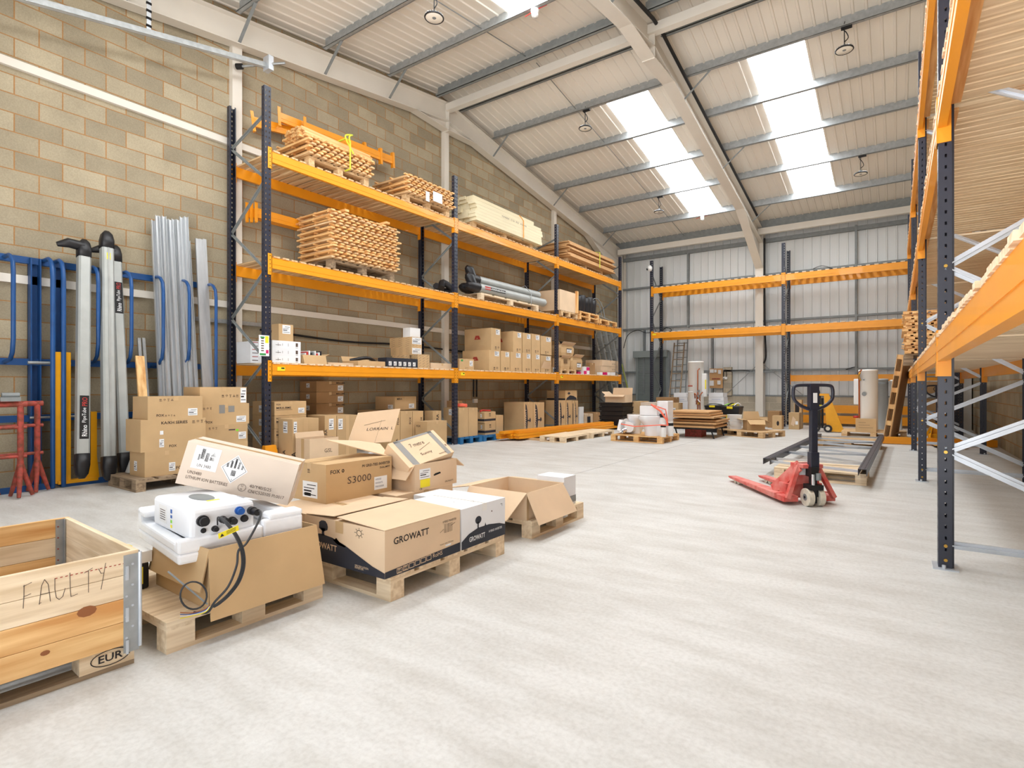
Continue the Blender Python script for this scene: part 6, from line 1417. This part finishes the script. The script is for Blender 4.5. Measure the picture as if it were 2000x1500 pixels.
# ---------------------------------------------------------------- upright frame lying on two pallets
fr = thing('rack_upright_frame', 'spare rack end frame lying flat across two pallets behind the pallet truck', 'rack frame', (-.95, 11, PZ))
zf = PZ+.004
a0 = Vector((*onZ(1500, 906, .2), 0)); 
fx0 = -1.68; fx1 = -.37
def P2(x, y): return Vector((x, y, zf))
fA, fB = Vector((-1.52, 7.6, 0)), Vector((-1.5, 13.3, 0))
fA = Vector((*onZ(1497, 900, .2), 0)); fB = Vector((*onZ(1600, 850, .2), 0)); fC = Vector((*onZ(1684, 922, .2), 0)); fD = Vector((*onZ(1722, 853, .2), 0))
for a, b in ((fA, fB), (fC, fD)):
    mb = MB(); d = (b-a).normalized(); s_ = Vector((-d.y, d.x, 0)); 
    u0, u1 = a+Vector((0, 0, zf)), b+Vector((0, 0, zf))
    mb.bar(u0+Vector((0, 0, .04)), u1+Vector((0, 0, .04)), .09, .004, 'navy'); mb.bar(u0+s_*.043+Vector((0, 0, .0)), u1+s_*.043+Vector((0, 0, .0)), .004, .08, 'navy'); mb.bar(u0-s_*.043, u1-s_*.043, .004, .08, 'navy')
    n = 60
    for i in range(n):
        c = u0+(u1-u0)*((i+.5)/n)+Vector((0, 0, .0425)); mb.add([c-d*.015+s_*.03, c+d*.015+s_*.03, c+d*.015+s_*.018, c-d*.015+s_*.018], [(0, 1, 2, 3)], 'hole'); mb.add([c-d*.015-s_*.018, c+d*.015-s_*.018, c+d*.015-s_*.03, c-d*.015-s_*.03], [(0, 1, 2, 3)], 'hole')
    mb.v = [v+Vector((0, 0, .042)) for v in mb.v]; mb.build('post', fr)
def brc(t0, t1):
    p = fA+(fB-fA)*t0; q = fC+(fD-fC)*t1; d = (q-p).normalized(); mb = MB(); mb.bar(p+d*.05+Vector((0, 0, zf+.04)), q-d*.05+Vector((0, 0, zf+.04)), .028, .03, 'zinc'); mb.build('brace', fr)
brc(.02, .02); 
ts = [.08, .28, .48, .68, .88]
for i, t in enumerate(ts[:-1]): brc(t, ts[i]+.09) ; brc(ts[i+1], ts[i]+.1)
brc(.98, .98)
pallet('solid-topped pallet under the near end of the lying rack frame', -.83, 8.1, 1.05, .8, .0, 0, 'pale')
pallet('pallet under the far end of the lying rack frame', -.8, 12.6, 1.1, .8, .0, 0, 'wood')
# ---------------------------------------------------------------- toilets on a pallet
pallet('slatted pallet carrying the toilets', -4.71, 11.45, 1.2, 1.05, 0, 0, 'pine')
G = 'white toilets on the pallet'
def toilet(label, x, y, rz, z=PZ, rot=None, group=G, seat=True, lid=True):
    r = lroot('toilet', label, 'toilet', (x, y, z), rot or (0, 0, rz), group)
    mb = MB(); mb.loft([(0, 0, 0, .15, .12), (.0, 0, .1, .16, .12), (.0, 0, .22, .17, .125), (.03, 0, .31, .22, .16), (.05, 0, .37, .25, .18), (.05, 0, .4, .25, .18)], 'ceramic', 28, 2.6)
    mb.box(-.2, -.05, -.12, .12, 0, .39, 'ceramic'); mb.build('pan', r, bevel=0)
    if seat: MB().loft([(.05, 0, .4, .245, .182), (.05, 0, .42, .25, .185), (.05, 0, .432, .235, .17)], 'ceramic', 28, 2.6).build('seat_lid', r)
    return r
def at(u, v, z): return onZ(u, v, z)
toilet('upright toilet with a flat side, nearest on the toilet pallet', -4.42, 11.12, math.radians(-100-30))
toilet('toilet at the back left of the pallet with a rounded bowl', -4.98, 11.5, math.radians(-60), z=PZ+.0)
toilet('toilet lying tipped over at the left front of the pallet', -5.0, 11.1, 0, z=PZ+.17, rot=(math.radians(-92), math.radians(12), math.radians(15)))
mb = MB(); c = Vector((-4.95, 10.93, PZ+.12)); mb.cyl(c, c+Vector((-.05, -.1, -.03)), .045, 'chrome', 14); mb.cyl(c+Vector((-.05, -.1, -.03)), c+Vector((-.09, -.13, -.06)), .025, 'chrome', 12); tag(mb.build('flush_fitting'), 'chrome outlet fitting on the tipped toilet', 'fitting')
for i, (dx, dy, h_, lab) in enumerate(((.22, -.05, .5, 'tall white cistern fitting bottle at the right of the toilet pallet'), (.36, .08, .3, 'short white drain fitting at the right of the toilet pallet'), (.3, -.2, .28, 'white ribbed pipe end at the right front of the toilet pallet'))):
    x, y = -4.42+dx, 11.2+dy; mb = MB(); mb.lathe([(.06, 0), (.065, h_*.7), (.05, h_*.75), (.05, h_*.85), (.055, h_*.87), (.055, h_)], (x, y, PZ), 'white', 16); mb.lathe([(.056, h_-.1), (.058, h_-.02)], (x, y, PZ), 'black', 16); tag(mb.build('plumbing_fitting'), lab, 'fitting')
for i, (u0, u1, v0, v1, lab) in enumerate(((1256, 1290, 792, 801, 'white cistern box lying on the toilet pans'), (1282, 1301, 783, 800, 'white tall cistern behind the upright toilet'))):
    x0, z1 = onY(u0, v0, 11.3); x1, z0 = onY(u1, v1, 11.3)
    z0 = PZ+.433 if i == 0 else PZ
    tag(MB().box(x0, x1, 11.1+.3*i, 11.45+.3*i, z0, z1, 'ceramic').build('cistern', bevel=.015), lab, 'cistern', 'white cisterns')
mb = MB(); 
def s3(u, v, y): x, z = onY(u, v, y); return (x, y, z)
mb.tube([s3(1213, 828, 10.88), s3(1240, 833, 10.86), s3(1290, 830, 10.9), s3(1305, 831, 11.0)], .012, 'neon_strap', 6); mb.tube([s3(1272, 790, 11.0), s3(1290, 803, 10.95), s3(1302, 820, 11.0), s3(1304, 830, 11.05)], .02, 'neon_strap', 6); mb.tube([s3(1272, 790, 11.0), s3(1300, 800, 11.3), s3(1304, 822, 11.3)], .012, 'neon_strap', 6)
tag(mb.build('orange_strap'), 'neon orange strap tied round the toilets', 'strap')
# white goods behind the toilets
G = 'white cartons behind the toilets'
def yb(label, uL, uR, vT, y, zb, dep, m='card', vB=None, name='cardboard_box', cat='box', **k):
    x0, x1 = Xu(uL, y), Xu(uR, y); zt = onY(uL, vT, y)[1]
    return cbox(label, (x0+x1)/2, y+dep/2, zb, x1-x0-.01, dep, max(.04, zt-zb), m=m, name=name, cat=cat, **k)
yb('white carton standing behind the toilet pallet', 1283, 1304, 783, 12.6, 0, .4, 'card_white', tape=None, group=G)
obox('open light brown carton with raised flaps above the black crates', Xu(1207, 14.2), 14.25, .752, .62, .5, .22, m='card_pale', flaps=[('-y', 2.0, .12), ('+y', .2, .2), ('-x', .9, .14)])
yb('long pale carton behind the toilets with orange end', 1232, 1252, 784, 14.6, 0, .6)
yb('pinkish flat-sided carton behind the toilets', 1251, 1281, 786, 14.4, 0, .5, 'card_pink', tape=None)
yb('dark brown carton lying by the first post of the back rack', 1281, 1316, 776, 16.2, .25, .5, 'card_dark')
cbox('carton under the dark brown one by the back rack', Xu(1298, 16.2), 16.45, 0, .5, .5, .25, m='card_dark')
yb('small brown carton on the floor left of the white cylinder', 1307, 1325, 787, 15.6, 0, .4, P=[('l', '-y', .2, .4, .7, .8)])
# door boards stacked
G = 'brown panels stacked behind the toilets'
x0, x1 = -4.35, -3.05
tb = thing('folding_table_base', 'dark folded table legs under the stacked brown panels', 'table frame', (-3.8, 13.2, 0))
mb = MB(); PA, PB = Xu(1310, 12.6), Xu(1392, 12.6); mb.box(PA, PB, 12.6, 12.66, .2, .24, 'black'); mb.box(PA, PB, 13.5, 13.56, .2, .24, 'black')
for x in (PA+.1, PB-.05): mb.tube([(x, 12.63, .22), (x+.08, 12.6, .0)], .018, 'black', 6); mb.tube([(x, 13.53, .22), (x+.05, 13.55, 0)], .018, 'black', 6)
mb.build('leg_frame', tb)
z = .243
PX0 = Xu(1308, 12.6); PW = Xu(1400, 12.6)-PX0
for i, (dx, w, dy, th) in enumerate(((0, PW*.97, 0, .045), (.02, PW*.98, .0, .04), (.0, PW, .1, .04), (.08, PW*.9, -.05, .045), (-.05, PW*.92, .02, .045), (-.03, PW*.88, .0, .04))):
    tag(MB().box(PX0+dx, PX0+dx+w, 12.55+dy, 13.65+dy, z, z+th, 'board').build('table_top', bevel=.005), ['bottom', 'second', 'third', 'fourth', 'fifth', 'topmost'][i]+' brown panel of the stack between the toilets and the black totes', 'panel', G); z += th+(.045 if i in (0, 2) else .012)
mb = MB(); mb.box(PA, PB, 12.7, 13.5, .287, .335, 'wood_x'); tag(mb.build('packing_batten'), 'batten spacing the two lowest brown panels', 'batten')
mb = MB(); mb.box(PA+.25, PB-.35, 12.9, 13.3, 0, .18, 'rust_red'); tag(mb.build('red_crate'), 'dark red crate under the brown panels', 'crate')
# black totes with yellow clips
G = 'black totes with yellow clips'
def tote(label, u0, u1, vT, vB, y, zb=None):
    x0, x1 = Xu(u0, y), Xu(u1, y); zt = onY((u0+u1)/2, vT, y)[1]; z0 = onY((u0+u1)/2, vB, y)[1] if zb is None else zb; c = (x0+x1)/2; w = (x1-x0)/2; d = .2
    r = lroot('tote_box', label, 'tote', (c, y+.25, z0), group=G); h = zt-z0; mb = MB()
    mb.hexa([(-w*.86, -d, 0), (w*.86, -d, 0), (w*.86, d, 0), (-w*.86, d, 0), (-w*.97, -d*1.1, h*.86), (w*.97, -d*1.1, h*.86), (w*.97, d*1.1, h*.86), (-w*.97, d*1.1, h*.86)], 'plastic_black'); mb.box(-w, w, -d*1.2, d*1.2, h*.86, h*.93, 'plastic_black'); mb.build('tub', r)
    MB().box(-w*.98, w*.98, -d*1.15, d*1.15, h*.93, h, 'plastic_black').build('lid', r, bevel=.008)
    MB().box(-w*.4, w*.25, -d*1.2-.02, -d*1.2, h*.72, h*1.0, 'plastic_yellow').build('clip', r, bevel=.004)
    return zt
Yt = 14.35
zt = tote('black tote at lower left of the yellow-clipped pairs', 1375, 1407, 805, 835, Yt, 0); tote('black tote at upper left of the yellow-clipped pairs, tools on its lid', 1375, 1409, 792, 805, Yt, zt+.002)
zt2 = tote('black tote at lower right of the yellow-clipped pairs', 1410, 1438, 810, 838, Yt-.05, 0); zt3 = tote('black tote at upper right of the yellow-clipped pairs, brushes on its lid', 1409, 1444, 794, 810, Yt-.05, zt2+.002)
tote('black tote with a yellow clip left of the stacked totes', 1338, 1376, 805, 835, Yt+.3, 0)
x, y = Xu(1425, Yt), Yt+.2
for i in range(4): tag(MB().tube(smooth_path([(x-.15+.08*i, y-.1, zt3+.02), (x-.05+.07*i, y, zt3+.06+.02*(i % 2)), (x+.03+.06*i, y+.1, zt3+.02)]), .015, ['lime', 'black', 'label_yellow', 'white'][i], 6).build('hand_tool'), ['green', 'black', 'yellow', 'white'][i]+' handled tool lying on the upper right black tote', 'tool')
x, y = Xu(1392, Yt), Yt+.2; zz = onY(1392, 792, Yt)[1]
tag(MB().tube(smooth_path([(x-.2, y, zz+.02), (x, y-.1, zz+.05), (x+.18, y, zz+.02), (x+.05, y+.1, zz+.03)]), .02, 'galv_dull', 6).build('cable_bundle'), 'grey cable bundle on the upper left black tote', 'cable')
x, y = onZ(1409, 847, 0); mb = MB(); mb.lathe([(.12, 0), (.14, .26), (.15, .3)], (x, y+.15, 0), 'plastic_black', 16); mb.lathe([(.1, .3), (.12, .36), (.06, .4)], (x, y+.15, 0), 'bottle_teal', 12); tag(mb.build('black_bucket'), 'black bucket holding a teal bottle beside the paper stack', 'bucket')
for i, (u, v, m) in enumerate(((1310, 802, 'white'), (1322, 803, 'grey_foam'), (1333, 806, 'card_white'), (1345, 800, 'white'))):
    x, z = onY(u, v, 14.9); mb = MB(); mb.loft([(x, 15, 0, .1, .1), (x, 15, z*.6, .12, .11), (x, 15, z, .07, .06)], m, 10, 2.5); tag(mb.build('wrapped_fitting'), ['first', 'second', 'third', 'fourth'][i]+' wrapped fitting from the left in the clutter before the white cylinder', 'fitting')
# paper stack and open box on pallet
pallet('pallet with the paper stack and an open brown carton', -3.0, 13.98, 1.25, .95, math.radians(-33.5)*0+math.atan2(-.5, .75)*.62, 0, 'wood')
bp = onZ(1432, 838, PZ); zz = PZ
for i in range(9):
    x, y = bp[0], bp[1]+.12; r0 = random.uniform(-.06, .06); mb = MB(); mb.box(-.15, .15, -.11, .11, 0, .036, 'paper'); mb.box(-.151, .151, -.111, .111, .012, .014, 'ink_soft') if 0 else None
    tag(mb.build('paper_ream', loc=(x+random.uniform(-.015, .015), y, zz), rot=(0, 0, .5+r0)), 'white paper packet in the tall stack on the pallet', 'paper', 'white paper packets'); zz += .04
bx = onZ(1462, 840, PZ)
obox('open brown carton with spread flaps beside the paper stack', bx[0]+.08, bx[1]+.2, PZ, .42, .36, .25, rz=.5, flaps=[('-y', 2.2, .17, .03), ('+x', 2.0, .17, .03), ('-x', 1.5, .15), ('+y', .3, .2, .03)], P=[('r', '-y', .25, .5, .45, .8, 'red_ink')])
cbx = onZ(1490, 830, 0)
obox('collapsed brown carton right of the open one', onZ(1492, 834, 0)[0], onZ(1492, 834, 0)[1]+.3, 0, .45, .4, .28, rz=.3, m='card', flaps=[('+x', 1.9, .15), ('-y', 2.5, .12)])
# cartons by the second back post
yb('brown carton against the foot of the white column', 1499, 1523, 803, 16.9, 0, .4, 'card_dark')
yb('small carton with a round black mark left of the second back post', 1508, 1527, 812, 16.4, 0, .35, 'card', P=[('p', '-y', [(.6+.14*math.cos(t*.6), .45+.18*math.sin(t*.6)) for t in range(10)], 'ink')])
yb('torn tall carton right of the second back post', 1540, 1561, 806, 16.6, 0, .45, 'card', P=[('p', '-y', [(.2, .3), (.5, .2), (.7, .6), (.4, .8), (.3, .55)], 'card_pale'), ('r', '-y', .65, .3, .9, .5, 'label')])
yb('narrow upright carton with a dark panel behind the torn one', 1551, 1566, 781, 17.0, 0, .3, 'card', P=[('p', '-y', [(.1, .4), (.6, .4), (.7, .7), (.5, .9), (.1, .9)], 'ink')])
# ---------------------------------------------------------------- white cylinders
def cylinder(label, uL, uR, vT, y, zb, m='cream', dome=False, extras=True, base_y=None, side=1):
    x0, x1 = Xu(uL, y), Xu(uR, y); R = (x1-x0)/2; c = (x0+x1)/2; h = onY((uL+uR)/2, vT, y)[1]-zb
    r = lroot('water_cylinder', label, 'water cylinder', (c, y+R*.2, zb)); mb = MB()
    mb.lathe([(R*.98, 0), (R, .03), (R, h-.04), (R*1.02, h-.04), (R*1.02, h-.01), (R*.97, h), (.001, h+.01)], (0, 0, 0), m, 36); mb.build('casing', r); return r, R, h, c
r, R, h, c = cylinder('tall white water cylinder with copper pipes, left of the white column', 1343.5, 1373, 706, 15.9, .14)
pallet('pallet under the white cylinder left of the column', c, 16.1, 1.0, .9, 0, 0, 'old')
MB().box(-R*.75, -R*.0, -R*.99, -R*.85, h*.6-.02, h*.6+.015, 'rust_red').build('name_band', r); MB().box(-R*.7, R*.1, -R*.99, -R*.86, h*.5, h*.51, 'label').build('label_plate', r)
mb = MB(); mb.tube([(R*.55, -R*.95, .05), (R*.55, -R*.98, h*.85), (R*.75, -R*.8, h*.88)], .016, 'copper', 8); mb.tube([(R*.8, -R*.8, .02), (R*.8, -R*.85, h*.45), (R*1.1, -R*.7, h*.5)], .016, 'copper', 8); mb.tube([(R*.3, -R*1.0, h*.35), (R*.6, -R*1.15, h*.38), (R*.9, -R*1.0, h*.33)], .02, 'chrome', 8); mb.tube(smooth_path([(R*.2, -R, h*.4), (R*.2, -R*1.2, h*.48), (R*.5, -R*1.2, h*.42), (R*.4, -R*1.1, h*.3)]), .014, 'copper', 8); mb.build('pipework', r)
mb = MB(); mb.box(R*.9, R*1.5, -R*.5, R*.1, h*.42, h*.8, 'white'); mb.build('control_box', r, bevel=.02); mb = MB(); mb.box(R*1.35, R*1.5, -R*.52, -R*.5, h*.55, h*.7, 'label_yellow'); mb.build('warning_label', r)
mb = MB()
for z in (.3, .5, .42): mb.box(R*.6, R*.8, -R*1.25, -R*1.0, h*z, h*z+.06, 'brass' if z < .4 else 'galv_dull')
mb.build('valve', r)
r, R, h, c = cylinder('tall cream water cylinder on a pallet at the right, in front of the back rack', 1676, 1715, 722, 15.3, .15)
pallet('pallet under the cream cylinder at the right', c+.12, 15.36, 1.3, 1.0, 0, 0, 'wood')
mb = MB(); mb.box(-R*1.45, -R*.85, -R*.3, R*.3, h*.42, h*.85, 'white'); mb.build('control_box', r, bevel=.02)
mb = MB(); mb.tube([(-R*.85, -R*.7, .02), (-R*.88, -R*.72, h*.95), (-R*.6, -R*.8, h*1.0)], .018, 'copper', 8); mb.tube(smooth_path([(-R*.75, -R*.8, h*.95), (-R*.9, -R*.9, h*.9), (-R*.7, -R*.95, h*.82)]), .018, 'brass', 8); mb.build('pipework', r)
mb = MB(); mb.lathe([(.001, 0), (.05, 0), (.05, .03)], (-R*.35, -R*.98, h*.6), 'galv_dull', 12, Matrix.Rotation(math.pi/2, 3, 'X')); mb.box(-R*.5, -R*.3, -R*1.08, -R*.9, h*.82, h*.84, 'galv_dull'); mb.lathe([(.001, 0), (.06, 0), (.06, .05), (.001, .05)], (-R*1.2, -R*.3, h*.2), 'red', 12); mb.build('valve', r)
x0, x1 = Xu(1670, 14.7), Xu(1711, 14.7)
cbox('flattish brown carton in front of the cream cylinder', (x0+x1)/2, 14.97, PZ, x1-x0, .2, .3, P=[('r', '-y', .15, .3, .85, .32, 'ink_soft'), ('r', '-y', .15, .5, .7, .52, 'ink_soft'), ('r', '-y', .15, .7, .5, .72, 'ink_soft')])
bo = None
r, R, h, c = cylinder('grey cylinder with dark bands just right of the cream one', 1714, 1735, 740, 17.0, 0.0, 'grey_foam'); MB().lathe([(R*1.01, h*.9), (R*1.02, h*.92), (R*1.01, h*.94)], (0, 0, 0), 'galv_dull', 24).build('band', r)
r, R, h, c = cylinder('pale cylinder partly hidden behind the leaning pallet', 1738, 1762, 742, 16.9, 0.0, 'cream')
# meter board and sockets
x0, z1 = onY(1386, 720, 18.82); x1, z0 = onY(1412, 758, 18.82)
r = lroot('meter_board', 'plywood meter board with boxes and labels on the back wall', 'meter board', (x0, 18.8, z0)); w, h = x1-x0, z1-z0
MB().box(0, w, 0, .03, 0, h, 'board').build('board', r)
for a, b, ww, hh in ((.05, .78, .3, .18), (.4, .8, .16, .14), (.68, .72, .2, .2), (.05, .12, .3, .26), (.62, .18, .24, .2)):
    MB().box(w*a, w*(a+ww), -.05, 0, h*b, h*(b+hh), 'paper').build('meter_box', r)
MB().box(w*.2, w*.8, -.02, 0, h*.45, h*.5, 'rust_red').build('isolator', r)
x, z = onY(1417, 738, 18.82); r = lroot('wall_socket', 'white double socket on the block pier by the meter board', 'socket', (x, 18.75, z)); MB().box(-.07, .07, 0, .05, -.05, .04, 'white').build('face_plate', r); MB().box(-.05, -.02, -.01, 0, -.04, -.01, 'ink').build('switch', r)
MB().tube(smooth_path([(-.05, .0, .03), (-.04, -.02, .2), (.03, -.02, .26), (.06, -.01, .1), (.04, 0, .03)]), .012, 'black', 6).build('flex', r)
G = 'white cartons either side of the left cylinder'
for side, (u0, u1) in enumerate(((1316, 1343), (1384, 1414))):
    y = 16.9; z = .34
    cbox('pallet-high brown carton under the white ones %s of the cylinder' % ('left' if side == 0 else 'right'), (Xu(u0, y)+Xu(u1, y))/2, y+.25, 0, .6, .5, .34, m='card_dark')
    for i, v in enumerate((783, 776, 767)):
        zt = onY(u0, v, y)[1]; zt = max(zt, z+.12); x0, x1 = Xu(u0, y), Xu(u1-i, y)
        cbox(['bottom', 'middle', 'top'][i]+' white carton of the pile %s of the left cylinder' % ('left' if side == 0 else 'right'), (x0+x1)/2, y+.25, z, x1-x0, .5, zt-z-.005, m='card_white', tape=None, group=G, P=[('r', '-y', .2, .4, .8, .46, 'blue_dot')] if i == 1 else ()); z = zt
# aluminium ladders on the back wall
yl = 17.25
ladder('aluminium ladder leaning on the back wall right of the first back post', (Xu(1313, 17.1), 17.1, 0), (Xu(1327, 18.75), 18.75, 2.75), .36, (1, .0, 0), 11, m='old_z', sw=.06)
ladder('narrow upper ladder section leaning behind the other ladder', (Xu(1320, 17.6), 17.9, .0), (Xu(1333, 18.8), 18.85, 3.1), .36, (1, 0, 0), 12, m='galv_dull', sw=.05)
tag(MB().bar((Xu(1306, 18.6), 18.55, 0), (Xu(1306, 18.8), 18.8, 2.45), .09, .04, 'galv_dull', (0, 1, 0)).build('grey_plank'), 'grey plank standing left of the ladders at the back wall', 'plank')
# yellow stacker
x, y = onZ(1606, 842, 0)
st = lroot('pallet_stacker', 'yellow manual stacker parked in front of the back rack', 'stacker', (x+.05, y-.3, 0), (0, 0, 0))
mb = MB(); mb.box(-.22, -.19, -.03, .05, .1, 1.0, 'yellow_steel'); mb.hexa([(.1, -.04, .02), (.5, -.04, .02), (.5, .0, .02), (.1, 0, .02), (.02, -.04, 1.0), (.14, -.04, 1.0), (.14, 0, 1.0), (.02, 0, 1.0)], 'yellow_steel'); mb.box(-.22, .14, -.03, .0, .96, 1.02, 'yellow_steel'); mb.build('side_guard', st)
mb = MB(); mb.box(-.16, -.06, .0, .08, .1, 1.0, 'black'); mb.cyl((-.02, .03, .1), (-.02, .03, .9), .03, 'black', 10); mb.box(-.14, -.02, -.03, .0, .62, .72, 'plastic_yellow'); mb.build('mast', st)
mb = MB(); mb.box(.1, .6, .0, .16, .02, .08, 'yellow_steel'); mb.box(.1, .6, .4, .55, .02, .08, 'yellow_steel'); mb.build('fork', st)
for xx in (-.16, .12):
    w = MB(); w.cyl((xx, -.09, .1), (xx, -.04, .1), .1, 'rubber', 20); w.cyl((xx, -.1, .1), (xx, -.09, .1), .05, 'nylon', 14); w.build('wheel', st)
MB().tube(smooth_path([(-.2, -.1, .5), (-.25, -.12, .62), (-.2, -.1, .7), (-.05, -.1, .68)]), .015, 'black', 6).build('handle', st)
# leaning pallet by the right rack
lp = lroot('leaning_pallet', 'long brown slatted pallet leaning upright against the right rack', 'pallet', (0, 0, 0))
lp.location = (-.24, 13.0, 0); ybt = 12.9
A = Vector((*onZ(1724, 858, 0), 0)); 
A = Vector((-.30, 14.3, 0)); dirv = Vector((.62, .0, 1.9)).normalized(); Ln = 2.2; wd = Vector((.13, .99, 0))
A = Vector((Xu(1723, 14.2), 14.2, 0)); T_ = Vector((*[onY(1752, 692, 14.2)[0], 14.2], onY(1752, 692, 14.2)[1])); dirv = (T_-A).normalized(); Ln = (T_-A).length; nn = dirv.cross(wd).normalized()
if nn.x < 0: nn = -nn
lp.location = tuple(A); OFF[lp.name] = Vector(A)
mb = MB()
for k in range(7): q = A+wd*(k*.165); mb.hexa([q, q+wd*.13, q+wd*.13+nn*.018, q+nn*.018, q+dirv*Ln, q+dirv*Ln+wd*.13, q+dirv*Ln+wd*.13+nn*.018, q+dirv*Ln+nn*.018], 'wood_z')
mb.build('deck', lp)
mb = MB(); q = A+nn*.13; mb.hexa([q, q+wd*1.12, q+wd*1.12+nn*.015, q+nn*.015, q+dirv*Ln, q+dirv*Ln+wd*1.12, q+dirv*Ln+wd*1.12+nn*.015, q+dirv*Ln+nn*.015], 'card_dark'); mb.build('sheet_face', lp)
for k in range(6):
    q = A+dirv*(k*(Ln-.1)/5)+nn*.02; w = MB()
    for yy in (0, .5, 1.02): p = q+wd*yy; w = MB(); w.hexa([p, p+wd*.1, p+wd*.1+nn*.09, p+nn*.09, p+dirv*.1, p+dirv*.1+wd*.1, p+dirv*.1+wd*.1+nn*.09, p+dirv*.1+nn*.09], 'pine_z'); w.build('block', lp)
    w.build('block', lp) if 0 else None
mb = MB()
for yy in (0, .5, 1.02): q = A+nn*.11+wd*yy; mb.hexa([q, q+wd*.1, q+wd*.1+nn*.018, q+nn*.018, q+dirv*Ln, q+dirv*Ln+wd*.1, q+dirv*Ln+wd*.1+nn*.018, q+dirv*Ln+nn*.018], 'pine_z')
mb.build('skid_board', lp)
# orange beam on the floor beneath the right rack
spare_beam((-.3, 13.55, .08), (2.0-.35, 13.9, .08), 'orange beam lying on the floor between the right rack posts', h=.14, w=.1, ends=False)
# slatted stack on the right rack
random.seed(5)
def rstack():
    pallet('wrapped grey pallet under the slatted stack on the right rack', .62, 10.7, 1.05, 1.2, 0, D1, 'old')
    z = D1+PZ+.003
    for k in range(15):
        mb = MB(); e = random.uniform(-.03, .03); x0, x1 = .1+e, 1.15+e; y0, y1 = 10.0+random.uniform(-.03, .03), 11.5; n = 9; st = (x1-x0)/n
        for i in range(n): s = x0+i*st+(k % 2)*.03; mb.box(s, s+.08, y0, y1, z, z+.024, 'pine_y')
        for q in (y0+.05, (y0+y1)/2, y1-.1): mb.box(x0, x1, q-.03, q+.03, z+.024, z+.042, 'pine_x')
        tag(mb.build('slatted_panel'), 'slatted timber panel in the stack on the low level of the right rack', 'slatted panel', 'slatted panels on the right rack'); z += .043
rstack()
# blue-grey things far under the right rack
truck('yellow pallet truck parked far back under the right rack', .75, 14.6, math.radians(95), 'yellow_steel', 'navy', 'rubber')
yb2 = 17.2
mb = MB()
r = thing('shelf_trolley', 'dark wire shelf trolley far back under the right rack', 'trolley', (.75, yb2, 0))
for x in (.45, 1.15):
    MB().box(x-.02, x+.02, yb2, yb2+.04, 0, 1.5, 'galv_dull').build('post', r); MB().box(x-.02, x+.02, yb2+.5, yb2+.54, 0, 1.5, 'galv_dull').build('post', r)
for z in (.1, .55, 1.0, 1.45): MB().box(.45, 1.15, yb2, yb2+.54, z, z+.03, 'galv_dull').build('shelf', r)
for i, z in enumerate((.132, .582, 1.032)): cbox(['bottom', 'middle', 'top'][i]+'-shelf dark carton on the far wire trolley', .8, yb2+.27, z, .5, .4, .3, m='card_dark')
# floor joint
struct(MB().box(-3.72, -3.716, 4.6, 18, 0, .0012, 'galv_dull').build('trim_99', loc=(0, 0, 0)))
